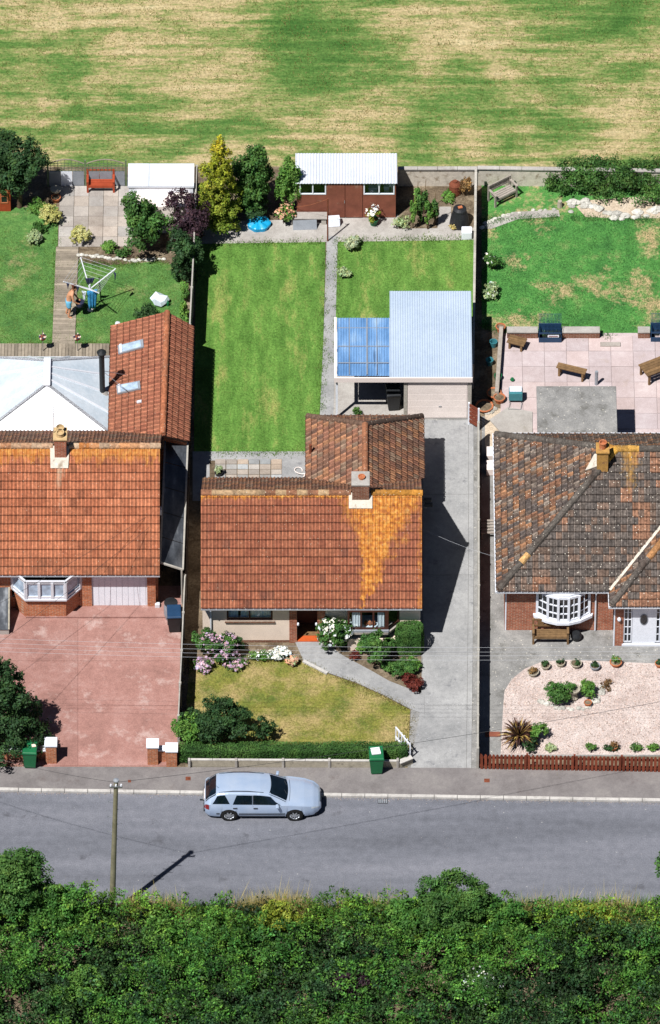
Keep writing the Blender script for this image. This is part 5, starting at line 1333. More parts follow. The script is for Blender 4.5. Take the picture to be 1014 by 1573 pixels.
# low stone wall, coping and stub posts at the front lawn
T = block_wall('low rough stone wall with pale coping at the front lawn',291,612,1179,1181,.45,.36,.15,'stone','kerb',.14,'garden_wall','stone',.04,(.2,.7),.03,-.04)
for u in (291,363,435,506,578,611):
    p = W(u,1180); o = B(); o.obox((p.x,p.y-.02,.27),(.1,.17,.54)); o.build('stub_post','concrete_pale',T,bevel=.02)
T = block_wall('short angled end of the stone wall by the drive',613,633,1181,1173,.36,.3,.12,'stone','kerb',.16,'garden_wall','stone',.05,(.22,.65),.03)
# white garden gate left open against the hedge
a, c = W(630,1166), W(608,1140); T = thing('garden_gate','small white garden gate standing open by the hedge end','gate',a)
for z in (.25,.8):
    o = B(); o.beam((a.x,a.y,z),(c.x,c.y,z+.05),.04,.07); o.build('rail','white_paint',T)
for j in range(6):
    q = a.lerp(c,j/5); o = B(); o.beam((q.x,q.y,.1),(q.x,q.y,.92+.05*math.sin(j)),.03,.05); o.build('picket','white_paint',T)
# low clipped hedge: leaves over a squared-off top and sides
def box_leaves(x0, x1, y0, y1, z0, z1, n, size, seed, var=.18):
    g = np.random.default_rng(seed); L = np.array([x1-x0, y1-y0, z1-z0]); fa = np.array([L[0]*L[1], L[0]*L[2], L[0]*L[2], L[1]*L[2], L[1]*L[2]]); f = g.choice(5, n, p=fa/fa.sum())
    P = g.random((n,3))*L + np.array([x0,y0,z0]); Nn = np.zeros((n,3))
    for k,(ax,val,s_) in enumerate(((2,z1,1),(1,y0,-1),(1,y1,1),(0,x0,-1),(0,x1,1))):
        m_ = f == k; P[m_,ax] = val; Nn[m_,ax] = s_
    P += Nn*g.normal(size=(n,1))*.025 - Nn*.04*(g.random((n,1))<.3); P[:,2] += .03*np.sin(P[:,0]*2.1)+.02*np.sin(P[:,0]*5.3+1)
    Nn = Nn + g.normal(size=(n,3))*.5; Nn /= np.linalg.norm(Nn,axis=1,keepdims=True)
    lv = (1+.16*np.sin(P[:,0]*7+3*np.sin(P[:,1]*9)))*g.uniform(1-var,1+var,n)
    return P, Nn, size*g.uniform(.7,1.3,n), np.stack([lv,lv,lv],1)
p = W(450,1174); T = thing('hedge','low clipped green hedge behind the front stone wall','hedge',(p.x,p.y,0))
y0 = WY(450,1174)
leaf_mesh('foliage','leaf_mid',*box_leaves(WX(276,1172),WX(625,1172),y0,y0+.55,.08,.72,26000,.055,190),parent=T,seed=190)
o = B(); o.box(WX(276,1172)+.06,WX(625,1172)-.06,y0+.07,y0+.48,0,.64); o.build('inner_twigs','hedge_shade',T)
p = W(629,1010); T = thing('clipped_bush','square clipped dark green bush at the bungalow wall corner','shrub',(p.x,p.y,0))
Pn = box_leaves(p.x-.56,p.x+.56,p.y-.02,p.y+.85,.06,1.32,9000,.06,156,.14)
rr2 = np.hypot((Pn[0][:,0]-p.x)/.56,(Pn[0][:,1]-p.y-.42)/.43); kk = np.clip(1.18-.16*rr2**3-.05*(Pn[0][:,2]>1.1)*rr2,.8,1.05); Pn[0][:,0] = p.x+(Pn[0][:,0]-p.x)*kk; Pn[0][:,1] = p.y+.42+(Pn[0][:,1]-p.y-.42)*kk; Pn[0][:,2] -= .14*np.clip(rr2-.6,0,1)*(Pn[0][:,2]>1.0)
leaf_mesh('foliage','leaf_mid',*Pn,parent=T,seed=156)
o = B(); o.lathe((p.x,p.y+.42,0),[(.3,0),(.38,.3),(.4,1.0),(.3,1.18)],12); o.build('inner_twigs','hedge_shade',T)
# brick pillars and walls at the red drive
def pillar(u, v, h, label, w=.42):
    p = W(u,v); T = thing('gate_pillar',label,'pillar',(p.x,p.y,0),None)
    o = B(); o.obox((p.x,p.y,h/2),(w,w,h)); o.build('shaft','brick_orange',T)
    o = B(); s_ = w/2+.04; o.add([(p.x-s_,p.y-s_,h),(p.x+s_,p.y-s_,h),(p.x+s_,p.y+s_,h),(p.x-s_,p.y+s_,h),(p.x-s_,p.y-s_,h+.06),(p.x+s_,p.y-s_,h+.06),(p.x+s_,p.y+s_,h+.06),(p.x-s_,p.y+s_,h+.06),(p.x,p.y,h+.1)],[(0,3,2,1),(0,1,5,4),(1,2,6,5),(2,3,7,6),(3,0,4,7),(4,5,8),(5,6,8),(6,7,8),(7,4,8)]); o.build('cap','white_paint',T)
pillar(79,1168,1.02,'brick gate pillar with white cap beside the green bin'); pillar(235,1170,1.02,'taller brick gate pillar with white cap on the drive side')
pillar(264,1172,.86,'shorter brick gate pillar with white cap by the clipped hedge')
def lowwall(u0,u1,v,h,label):
    a, c = W(u0,v), W(u1,v); T = thing('brick_wall',label,'wall',a.lerp(c,.5)); o = B(); o.box(a.x,c.x,a.y,a.y+.22,0,h); o.build('wall','brick_orange',T); o = B(); o.box(a.x-.01,c.x+.01,a.y-.03,a.y+.25,h+.001,h+.06); o.build('coping','white_paint',T)
lowwall(-300,71,1168,.52,'low brick wall with white coping behind the green bin'); lowwall(243.5,255.5,1171,.66,'short stub of brick wall joining two gate pillars')
# red picket fence
a, c = W(737,1184), W(1100,1190); T = thing('picket_fence','low reddish brown picket fence along the pavement','fence',a.lerp(c,.5)); L = (c-a).length; d = (c-a).normalized(); n = int(L/.155); first = None
for z in (.25,.72):
    o = B(); o.beam(a+Vector((0,.05,z)),c+Vector((0,.05,z)),.04,.09); o.build('rail','picket_red',T)
o = B(); w_ = .052; o.add([(-w_,-.012,0),(w_,-.012,0),(w_,-.012,.86),(0,-.012,.93),(-w_,-.012,.86),(-w_,.012,0),(w_,.012,0),(w_,.012,.86),(0,.012,.93),(-w_,.012,.86)],[(0,1,2,3,4),(9,8,7,6,5),(0,5,6,1),(1,6,7,2),(2,7,8,3),(3,8,9,4),(4,9,5,0)])
for i in range(n):
    if first is None: q = first = o.build('picket','picket_red',None); q.parent = T
    else: q = first.copy(); COL.objects.link(q)
    w = a+d*(i+.5)*(L/n); q.location = (w.x-T.location.x,w.y-T.location.y,.03); q.rotation_euler = (0,rnd.uniform(-.02,.02),0); k = rnd.uniform(.8,1.3); q.color = (k,k*.97,k*.95,1)
for k in range(0,6):
    q = a+d*(L*k/5.0); o = B(); o.obox((q.x,q.y+.11,.45),(.08,.08,.9)); o.build('post','picket_red',T)
# trellis fence at the back of the left garden
a, c = W(74,286), W(194,286); T = thing('trellis_fence','green trellis panels with arched tops over dark panels','fence',a.lerp(c,.5))
xm = [a.x, PX(131,a.y,1), c.x]; zb, zt = .88, 1.3
plain('trellis_green',C('6a7a5c'),.15,5,.8)
for i in range(3):
    o = B(); o.obox((xm[i],a.y,.75),(.07,.07,1.5)); o.build('post','trellis_green',T)
for i in range(2):
    x0, x1 = xm[i]+.05, xm[i+1]-.05; arch = lambda t_: zt+.24*math.sin(math.pi*t_)
    o = B(); pts = [(x0+(x1-x0)*k/10,a.y,arch(k/10)) for k in range(11)]
    for p_, q_ in zip(pts,pts[1:]): o.beam(p_,q_,.03,.04,(0,1,0))
    o.build('arch','deck_timber',T)
    for k in range(10):
        x_ = x0+(x1-x0)*(k+.5)/10; o = B(); o.box(x_-.011,x_+.011,a.y-.012,a.y,zb,arch((k+.5)/10)); o.build('upright','trellis_green',T)
    for z in (zb,zb+.15,zb+.3,zb+.42):
        o = B(); o.box(x0,x1,a.y+.001,a.y+.013,z-.011,z+.011); o.build('cross_lath','trellis_green',T)
    for k in range(3):
        xa, xb = x0+(x1-x0)*k/3+.01, x0+(x1-x0)*(k+1)/3-.01
        o = B(); o.box(xa,xb,a.y,a.y+.04,0,.84); o.build('panel',('lead_grey','white_paint')[(k==1 and i==0)],T)
# ------------------------------------------------------------------ garden buildings and furniture
# brown shed with corrugated roof
sy = WY(530,335); sx0, sx1 = PX(456,sy,1), PX(608,sy,1); szf = PZ(280,sy)
sdep = 1.95; szb = szf-.25
SH_ = thing('shed','brown garden shed with white corrugated roof and paired windows','shed',((sx0+sx1)/2,sy+sdep/2,0))
XS = lambda u: PX(u,sy,1.2); ZS = lambda v: PZ(v,sy)
wl_ = [(XS(460),XS(501),ZS(298.5),ZS(280.5)),(XS(558.5),XS(606),ZS(298.5),ZS(280.5))]
o = B(); wall_y(o,sx0,sx1,.04,szf-.06,sy,.08,wl_); o.box(sx0,sx0+.08,sy+.081,sy+sdep,.04,szb-.1); o.box(sx1-.08,sx1,sy+.081,sy+sdep,.04,szb-.1); o.box(sx0+.081,sx1-.081,sy+sdep-.08,sy+sdep,.04,szb-.1); o.build('wall','brown_paint',SH_)
for (u0,u1) in ((503,530),(530.6,557)):
    o = B(); o.box(XS(u0),XS(u1)-.01,sy-.03,sy-.003,.07,szf-.1); d_ = o.build('door','brown_paint',SH_)
o = B(); o.box(XS(529),XS(529)+.02,sy-.06,sy-.03,.9,1.05); o.build('handle','steel',d_)
for h_ in wl_: window(SH_,h_[0],h_[1],h_[2],h_[3],sy-.02,'white_paint',2,1,.05,'clear_glass')
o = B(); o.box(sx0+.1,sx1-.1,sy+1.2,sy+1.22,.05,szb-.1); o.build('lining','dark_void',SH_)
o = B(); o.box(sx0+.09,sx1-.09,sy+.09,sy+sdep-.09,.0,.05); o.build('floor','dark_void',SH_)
for k,(x_,w_,h_) in enumerate(((XS(566),.5,.25),(XS(580),.12,.5),(XS(590),.3,.3),(XS(598),.25,.45))):
    o = B(); o.box(x_,x_+w_,sy+.3,sy+.5,1.0,1.2+h_); o.build('stored_box','white_paint',SH_)
o = B(); corr(o,sx0-.06,sx1+.06,sy-.1,sy+sdep+.08,szf+.02,szb+.02,.12,.014); o.build('roof_sheet','white_sheet',SH_)
# clothes post, bench slab, white box, pot
p = W(503.5,371); o = B(); o.tube([(p.x,p.y,0),(p.x,p.y,PZ(305,p.y))],.032,8); o.tube([(p.x,p.y,PZ(306,p.y)),(p.x-.1,p.y+.02,PZ(309,p.y))],.012,5); one(o,'washing_line_post','rust','thin brown washing line post at the top of the garden path','post',(p.x,p.y,0))
o = B(); a = Vector((p.x,p.y,PZ(306,p.y))); c = Vector((XS(454),sy-.02,ZS(318))); o.tube([a,a.lerp(c,.5)+Vector((0,0,-.08)),c],.006,4); one(o,'washing_line','terracotta','orange washing line from post to shed corner','line')
p0_, p1_ = W(447,342), W(503,342); T = thing('stone_bench','long pale slab bench on blocks in front of the shed','bench',p0_.lerp(p1_,.5))
o = B(); o.box(p0_.x,p1_.x,p0_.y-.2,p0_.y+.22,.36,.42); o.build('seat','concrete_pale',T,bevel=.01)
for t_ in (.08,.5,.9):
    o = B(); x_ = p0_.x+(p1_.x-p0_.x)*t_; o.box(x_-.1,x_+.1,p0_.y-.15,p0_.y+.2,.02,.358); o.build('leg','block_wall',T)
p = W(472,352); o = B(); o.obox((p.x-.1,p.y+.05,.2),(1.0,.04,.42),(-.5,0,.05)); one(o,'slate','lead_grey','grey sheet leaning against the slab bench','sheet')
p = W(474,334); o = B(); pts = [(p.x+.16*math.cos(a_/8*math.pi),p.y,.42+.34*math.sin(a_/8*math.pi)) for a_ in range(9)]; o.tube(pts,.02,6); one(o,'hoop','wire_dark','dark iron hoop standing on the slab bench','hoop',(p.x,p.y,.42))
p = W(513,345); o = B(); o.obox((p.x,p.y,.2),(.5,.28,.42),(-.25,0,.1)); one(o,'white_board','white_paint','white box propped beside the shed doors','box',bevel=.02)
def pot(u, v, r, h, m, label, name='flower_pot', z=0, plantm=None, n=350, ph=.35, pr=None, seed=1, group=None, cat='pot', size=.08):
    p = W(u,v,z); T = thing(name,label,cat,(p.x,p.y,z),group)
    o = B(); o.lathe((p.x,p.y,z),[(r*.68,0),(r*.92,h*.8),(r*1.06,h*.82),(r*1.06,h),(r*.9,h),(r*.84,h*.78)],14); o.build('pot',m,T)
    o = B(); o.lathe((p.x,p.y,z+h*.76),[(r*.86,0),(r*.86,.015)],12); o.build('soil','soil',T)
    if plantm:
        pr = pr or r*1.1; leaf_mesh('foliage',plantm,*leaf_cloud([(p.x,p.y,z+h+ph*.35,pr,pr,ph*.6)],n,size,seed),parent=T,seed=seed)
    return T
T = pot(574,345,.2,.34,'green_plastic','dark green pot of white and yellow flowers by the shed','flower_pot',plantm='leaf_gold',n=500,ph=.6,pr=.3,seed=5)
flowers(T,[(T.location.x,T.location.y,.65,.32,.3,.3)],60,.12,'petal_white',6)
# blue shell pool, rusty incinerator, compost bin, white block
p = W(396,347); T = thing('sandpit','bright blue plastic shell sandpit on the pale terrace','sandpit',(p.x,p.y,0.02))
n_ = 40; o = B(); rim = [(1+.05*math.cos(7*2*math.pi*k/n_))*(1+.1*math.cos(2*math.pi*k/n_)) for k in range(n_)]
vs = []
for sc_, z in ((.96,.02),(1.0,.2),(.9,.23),(.55,.29),(.2,.33)): vs += [(p.x+.49*sc_*rim[k]*math.cos(2*math.pi*k/n_),p.y+.44*sc_*rim[k]*math.sin(2*math.pi*k/n_),z+(.015*math.cos(7*2*math.pi*k/n_) if sc_>.3 else 0)) for k in range(n_)]
fs = [(i*n_+j,i*n_+(j+1)%n_,(i+1)*n_+(j+1)%n_,(i+1)*n_+j) for i in range(4) for j in range(n_)]+[tuple(range(4*n_,5*n_))]
o.add(vs,fs); o.build('lid','blue_plastic',T)
p = W(699,297); o = B(); o.lathe((p.x,p.y,0),[(.24,0),(.25,.1),(.245,.3),(.255,.32),(.245,.5),(.26,.52),(.2,.6),(.1,.66),(.09,.72)],16); one(o,'incinerator','rust','rusty metal garden incinerator by the back wall','incinerator',(p.x,p.y,0))
p = W(706,344); T = thing('compost_bin','large black conical compost bin beside the fence','compost bin',(p.x,p.y,0))
o = B(); o.lathe((p.x,p.y,0),[(.42,0),(.43,.05),(.36,.5),(.27,.8)],18); o.build('body','black_plastic',T)
o = B(); o.lathe((p.x,p.y,.8),[(.29,0),(.28,.08),(.16,.14)],18); o.build('lid','black_plastic',T)
o = B(); o.obox((p.x+.02,p.y,.96),(.18,.13,.05),(0,0,.3)); one(o,'brick','terracotta','pale brick lying on the compost bin lid','brick')
o = B(); p = W(717,364); o.obox((p.x,p.y,.22),(.44,.4,.44)); one(o,'white_tub','white_paint','white square tub at the foot of the fence','tub',bevel=.04)
sheet('paved_strip',[(675,318),(693,318),(693,352),(672,352)],.024,'concrete_pale')
# hose on the back patio
o = B(); p = W(455,726); pts = [(p.x+.25*math.cos(a_*.5)+.03*a_,p.y+.25*math.sin(a_*.5)*.9,.06+.01*a_) for a_ in range(16)]+[(p.x+.2,p.y-.6,.06)]; o.tube(pts,.016,6); one(o,'garden_hose','cream_paint','pale looped garden hose on the back patio','hose')
pot(336,731,.16,.25,'black_plastic','dark pot with small pale plant on the back patio','flower_pot',plantm='leaf_pale',seed=8)
# carport clutter
bush('weed','green weed growing at the carport front edge',550,640,.45,.55,350,.09,'leaf_mid',201,'plant')
# small potted shrub at drive corner
# ---- bins on the pavement
wheelie((*W(578,1186)[:2],.11), .05, 'green wheelie bin with pale rubbish on its lid by the clipped hedge', 'green_plastic','green_plastic')
p = W(577,1186); o = B(); o.obox((p.x,p.y,1.21),(.36,.34,.05),(.05,.04,.2)); one(o,'paper_bundle','net_white','white paper bundle lying on a green bin lid','paper',(p.x,p.y,1.185))
wheelie((*W(47,1177)[:2],.11), -.05, 'green wheelie bin in front of the low brick wall', 'green_plastic','green_plastic')
p = W(49,1177); o = B(); o.obox((p.x+.1,p.y,1.19),(.16,.14,.03),(.05,.04,.2)); one(o,'number_card','render_cream','small cream card on the bin by the brick wall','card',(p.x+.1,p.y,1.18))
wheelie((*W(268,966)[:2],.02), .05, 'dark blue wheelie bin beside the lean-to', 'black_plastic','navy_plastic')
p = W(263,950); T = thing('water_butt','round grey water butt behind the dark blue bin','water butt',(p.x,p.y,0)); o = B(); o.lathe((p.x,p.y,0),[(.22,0),(.29,.3),(.29,.65),(.26,.9)],16); o.build('barrel','lead_grey',T); o = B(); o.lathe((p.x,p.y,.9),[(.28,0),(.28,.03),(.1,.06)],16); o.build('lid','black_plastic',T)
o = B(); p = W(242,934); o.obox((p.x,p.y,.14),(.2,.16,.26)); one(o,'white_container','white_plastic','white plastic container at the garage corner','container',bevel=.02)
# porch of a neighbouring part at far left
p = [W(-30,905),W(14,968)]; T = thing('glazed_porch','dark glazed porch roof with pale edge at the end of the bay','porch',(p[0].x,p[1].y,0))
xa, xb, ya, yb = PX(-40,WY(0,955,.35),.35), PX(14,WY(0,955,.35),.35), WY(0,968,.3), WY(0,905,1.0)
o = B(); o.box(xa,xb,ya+.02,yb,0.0,.3); o.build('base','concrete_pale',T)
o = B(); o.add([(xa,ya,.32),(xb-.02,ya,.32),(xb-.02,yb-.2,1.3),(xa,yb-.2,1.3),(xa,ya,.3),(xb-.02,ya,.3),(xb-.02,yb-.2,1.28),(xa,yb-.2,1.28)],[(0,1,2,3),(7,6,5,4),(0,4,5,1),(1,5,6,2),(2,6,7,3),(3,7,4,0)]); o.build('glazing','smoky_sheet',T)
o = B(); o.beam((xb,ya,.34),(xb,yb-.2,1.32),.06,.06); o.build('frame','stone_pot',T)
# ---- left back garden
p0_, p1_ = W(133,292), W(176,292)
def bench(label, u0, u1, v, m, name='garden_bench', h=.45, bh=.95, d=.52, slats=9, rz=0, dark=False, vertical=True, seatslats=4):
    a, c = W(u0,v), W(u1,v); L = (c-a).length; mid = a.lerp(c,.5); T = thing(name,label,'bench',mid)
    Q = lambda o: setattr(o,'v',[tuple(Vector(q)+mid) for q in o.v])
    def put(o, nm): Q(o); return o.build(nm,m,T)
    for sx in (-1,1):
        o = B(); o.box(sx*L/2-.04,sx*L/2+.04,-d/2,-d/2+.07,0,h+.2); put(o,'leg'); o = B(); o.box(sx*L/2-.04,sx*L/2+.04,d/2-.07,d/2,0,bh); put(o,'leg')
        o = B(); o.box(sx*L/2-.045,sx*L/2+.045,-d/2-.03,d/2-.072,h+.201,h+.25); put(o,'armrest')
    for j in range(seatslats):
        o = B(); y_ = -d/2+.02+j*(d-.1)/seatslats; o.box(-L/2+.042,L/2-.042,y_,y_+(d-.1)/seatslats-.02,h-.03,h); put(o,'seat_slat')
    for z in (h+.1,bh-.09): 
        o = B(); o.box(-L/2+.042,L/2-.042,d/2-.055,d/2-.015,z,z+.08); put(o,'rail')
    if vertical:
        for j in range(slats):
            x_ = -L/2+.1+(L-.2)*(j+.5)/slats; o = B(); w_ = (L-.2)/slats*.3; o.box(x_-w_,x_+w_,d/2-.045,d/2-.025,h+.181,bh-.091); put(o,'back_slat')
    else:
        for z in np.linspace(h+.2,bh-.2,slats): o = B(); o.box(-L/2+.042,L/2-.042,d/2-.05,d/2-.02,z,z+.1); put(o,'back_slat')
    o = B(); o.box(-L/2+.042,L/2-.042,-d/2+.01,-d/2+.05,h-.13,h-.031); put(o,'apron')
    T.rotation_euler = (0,0,rz)
    return T
bench('red stained slatted garden bench against the trellis',135,175,291,'red_timber',slats=7)
bench('weathered brown wooden bench under the bow window',819,872,983,'brown_timber',slats=3,bh=.98,h=.45,d=.55)
# toppled grey bench leaning by the back wall
T = bench('silvery weathered slatted bench set askew by the back wall',752,792,306,'old_timber',slats=5,rz=.62,bh=.9,d=.55,vertical=False)
# playhouse end with red frame and dark panes
yA = WY(0,325); xb = PX(16,yA,.8); xa = xb-1.6; zt = PZ(277,yA)
T = thing('playhouse','red timber playhouse with small square panes at the lawn edge','playhouse',((xa+xb)/2,yA+.5,0))
o = B(); wall_y(o,xa,xb,0,zt,yA,.05,[(xb-.42+.0,xb-.1,PZ(312,yA),PZ(281,yA))]); o.box(xa,xb,yA+1.0,yA+1.05,0,zt); o.box(xb-.05,xb,yA+.051,yA+1.0,0,zt); o.build('wall','red_timber',T)
window(T,xb-.42,xb-.1,PZ(312,yA),PZ(281,yA),yA-.02,'terracotta',1,3,.045,'glass_dark')
o = B(); o.box(xa-.03,xb+.03,yA-.03,yA+1.08,zt,zt+.04); o.build('roof','red_timber',T)
# white shed with flat roof, lower white lean-to in front
z1 = 1.9; q = G2([(197,251),(298.5,251),(298.5,286),(197,286)],z1); T = thing('white_shed','low white shed with flat white roof at the back fence','shed',((q[0][0]+q[1][0])/2,(q[0][1]+q[2][1])/2,0))
o = B(); o.box(q[0][0]+.04,q[1][0]-.04,q[2][1]+.05,q[0][1]-.05,0,z1-.1); o.build('wall','white_paint',T)
o = B(); o.box(q[0][0],q[0][0]+.88,q[2][1],q[0][1],z1-.099,z1); o.build('roof_sheet','white_sheet',T); o = B(); o.box(q[0][0]+.89,q[1][0],q[2][1],q[0][1],z1-.099,z1-.004); o.build('roof_sheet','white_sheet',T)
z1 = 1.5; q2 = G2([(207,287),(291,287),(291,318),(207,318)],z1); o = B(); o.box(q2[0][0],q2[1][0],q2[2][1],q[2][1]+.04,0,z1); o.build('lean_to','cream_paint',T)
# fittings by the patio: stone trough, statue
p = W(86,303); o = B(); o.lathe((p.x,p.y,0),[(.14,0),(.06,.1),(.06,.35),(.22,.42),(.24,.5),(.15,.5)],12); one(o,'bird_bath','stone_pot','grey stone bird bath in the shade by the trellis','bird bath',(p.x,p.y,0))
p = W(85,303+8); pot(86,309,.2,.25,'terracotta','terracotta bowl at the corner of the flagged patio')
# rockery border stones along the patio edge
def stones(label, pts, r, seed, group, n, m='stone', cat='stone', big=1.0):
    g = random.Random(seed); meshes = []
    for i in range(n):
        t_ = i/max(1,n-1)*(len(pts)-1); k = min(int(t_),len(pts)-2); f = t_-k
        u = pts[k][0]*(1-f)+pts[k+1][0]*f+g.uniform(-2,2)*big; v = pts[k][1]*(1-f)+pts[k+1][1]*f+g.uniform(-1.5,1.5)*big
        p = W(u,v); rr = r*g.uniform(.65,1.4); o = B(); nn, vs = 7, []
        for a_, z in ((.75,0),(1.0,.35),(.7,.8),(.25,1.0)):
            vs += [(p.x+rr*a_*math.cos(2*math.pi*j/nn+i)*g.uniform(.8,1.2)*1.15,p.y+rr*a_*math.sin(2*math.pi*j/nn+i)*g.uniform(.8,1.2)*.85,z*rr*g.uniform(.8,1.1)) for j in range(nn)]
        fs = [(q*nn+j,q*nn+(j+1)%nn,(q+1)*nn+(j+1)%nn,(q+1)*nn+j) for q in range(3) for j in range(nn)]+[tuple(range(3*nn,4*nn))]
        o.add(vs,fs); ob = one(o,'stone',m,label,cat,(p.x,p.y,0.01),group); kk = g.uniform(.75,1.15); ob.color = (kk,kk,kk*.98,1)
stones('rough pale stone edging the patio border',[(122,392),(160,396),(205,401),(250,398)],.09,1,'stones edging the patio border',24)
stones('white rock edging the rockery bed',[(872,322),(890,314),(905,316),(930,332),(955,334),(985,330),(1012,326)],.16,2,'rocks along the rockery',26,big=3)
stones('pale rock ringing the bird bath planting',[(832,1078),(845,1086),(870,1091),(900,1088),(918,1074),(926,1058)],.13,3,'rocks ringing the planting',20,big=1.6)
stones('small pale stone in the curved lawn edging',[(740,350),(752,340),(790,327),(850,322)],.09,5,'stones of the curved edging',18)
p = W(860,318); o = B(); o.tube([(p.x,p.y,0),(p.x,p.y,.35)],[.12,.09],8); one(o,'tree_stump','stone_pot','small pale stump at the end of the curved edging','stump',(p.x,p.y,0))
# rotary clothes drier
p = W(139,476); zt = 1.75; T = thing('rotary_drier','white rotary clothes drier with raised arms on the lawn','clothes drier',(p.x,p.y,0))
o = B(); o.tube([(p.x,p.y,0),(p.x,p.y,1.45)],.03,8); o.build('pole','white_plastic',T)
o = B(); o.lathe((p.x,p.y,0.012),[(.14,0),(.12,.05),(.04,.07)],12); o.build('base','cream_paint',T)
ends = []
for k in range(4):
    a_ = .35+k*math.pi/2; e_ = Vector((p.x+1.15*math.cos(a_),p.y+1.15*math.sin(a_),zt+.25)); ends.append(e_)
    o = B(); o.tube([(p.x,p.y,1.2),e_],.026,6); o.build('arm','white_plastic',T)
for f in (.45,.6,.75,.88,1.0):
    o = B(); c0 = Vector((p.x,p.y,1.2)); q = [c0.lerp(e_,f) for e_ in ends]
    for k in range(4): o.tube([q[k],q[(k+1)%4]],.006,4)
    o.build('line','wire',T)
def cloth(name, label, a, c, drop, m, k=10, wav=.05):
    """a cloth hung over a line from a to c"""
    a, c = Vector(a), Vector(c); d = (c-a).normalized(); n = Vector((-d.y,d.x,0)); vs, fs = [], []
    for i in range(k+1):
        for j in range(6): 
            q = a.lerp(c,i/k)*1.0+n*(wav*math.sin(i*1.9+j*.4)*(.2+j/5)); vs.append((q.x-d.x*.03*j*(i/k-.5),q.y,q.z-drop*j/5))
    for i in range(k):
        for j in range(5): fs.append((i*6+j,(i+1)*6+j,(i+1)*6+j+1,i*6+j+1))
    o = B(); o.add(vs,fs); mid = a.lerp(c,.5); ob = one(o,name,m,label,'laundry',(mid.x,mid.y,mid.z-drop),smooth=True)
    md = ob.modifiers.new('thick','SOLIDIFY'); md.thickness = .012
cloth('towel','large blue towel hanging on the rotary drier',(p.x-.12,p.y-.28,1.35),(p.x+.32,p.y-.2,1.4),1.05,'towel_blue')
cloth('garment','dark garment pegged at the middle of the drier',(p.x-.2,p.y+.1,1.72),(p.x+.2,p.y+.14,1.72),.3,'cloth_dark')
q = ends[2].lerp(ends[3],.1)
for i,(f,lab) in enumerate(((.08,'small dark sock at the outer arm end'),(.22,'small dark garment beside the sock'),(.36,'small red and dark garment on the near line'))):
    a = ends[2].lerp(ends[3],f); cloth('garment',lab+' of the drier',a,a+Vector((.14,-.03,0)),.35,('cloth_dark','rust','cloth_dark')[i],4,.02)
a = ends[0].lerp(ends[3],.12); cloth('garment','dark garment pegged at the arm end facing the fence',a,a+Vector((.1,-.12,0)),.4,'cloth_dark',4,.02)
a = Vector((p.x-.34,p.y-.2,1.3)); cloth('garment','grey and white garment next to the blue towel',a,a+Vector((.2,-.05,0)),.55,'cloth_white',5,.03)
# umbrella-like white cover lying on the grass
p = W(245,466); T = thing('peg_bag','crumpled white sheet draped on a low stand on the lawn','sheet',(p.x,p.y,0)); n_ = 9; o = B()
vs = [(p.x,p.y,.5)]; g = random.Random(6)
for k in range(n_): a_ = 2*math.pi*k/n_; vs.append((p.x+.33*g.uniform(.8,1.1)*math.cos(a_),p.y+.3*g.uniform(.7,1.1)*math.sin(a_),.36+.08*math.cos(3*a_)))
for k in range(n_): a_ = 2*math.pi*k/n_; vs.append((p.x+.42*g.uniform(.7,1.1)*math.cos(a_),p.y+.36*g.uniform(.6,1.1)*math.sin(a_),.16+.06*math.cos(2*a_)))
o.add(vs,[(0,1+k,1+(k+1)%n_) for k in range(n_)]+[(1+k,1+n_+k,1+n_+(k+1)%n_,1+(k+1)%n_) for k in range(n_)]); o.build('cloth','cloth_white',T)
o = B(); o.tube([(p.x,p.y,0),(p.x,p.y,.48)],.02,6); o.build('stem','steel',T)
p = W(258,470); o = B(); o.lathe((p.x,p.y,0),[(.05,0),(.06,.2),(.03,.26),(.02,.32)],8); one(o,'bottle','green_plastic','small green bottle beside the crumpled white sheet','bottle',(p.x,p.y,0))
p = W(181,500); o = B(); o.lathe((p.x,p.y,0),[(.1,0),(.12,.08),(.1,.16),(.02,.2)],10); one(o,'ball','white_plastic','small white ball at the corner of the tiled wing','ball',(p.x,p.y,0))
# ---- right garden
def crate(u, v, label, sign=True):
    p = W(u,v); T = thing('pet_cage',label,'cage',(p.x,p.y,0)); w_, d_ = .94, .7
    o = B(); o.box(p.x-w_/2,p.x+w_/2,p.y-.02,p.y+.0,0.03,.3); o.box(p.x-w_/2,p.x-w_/2+.02,p.y+.001,p.y+d_,0.03,.45); o.box(p.x+w_/2-.02,p.x+w_/2,p.y+.001,p.y+d_,0.03,.45); o.box(p.x-w_/2,p.x+w_/2,p.y+d_+.001,p.y+d_+.02,0.03,.45); o.build('tray','navy_plastic',T)
    o = B(); o.box(p.x-w_/2+.02,p.x+w_/2-.02,p.y,p.y+d_,.03,.05); o.build('floor','black_plastic',T)
    o = B(); o.box(p.x-w_/2,p.x+w_/2,p.y-.01,p.y+.01,.52,.6); o.build('rail','navy_plastic',T)
    o = B()
    for k in range(17): x_ = p.x-w_/2+.02+k*(w_-.04)/16; o.tube([(x_,p.y+d_,.45),(x_,p.y+d_,1.0)],.007,4); o.tube([(x_,p.y+d_,1.0),(x_,p.y+.0,.58)],.007,4)
    for f in (0,.5,1): o.tube([(p.x-w_/2,p.y+d_*f,.58+.42*f),(p.x+w_/2,p.y+d_*f,.58+.42*f)],.01,4)
    o.build('wire_top','navy_plastic',T,kind='stuff')
    if sign:
        o = B(); o.box(p.x-.1,p.x+.36,p.y-.03,p.y-.021,.36,.48); s_ = o.build('label_plate','white_paint',T); o = B(); o.box(p.x-.06,p.x+.32,p.y-.034,p.y-.031,.395,.445); o.build('red_stripe','rust',s_)
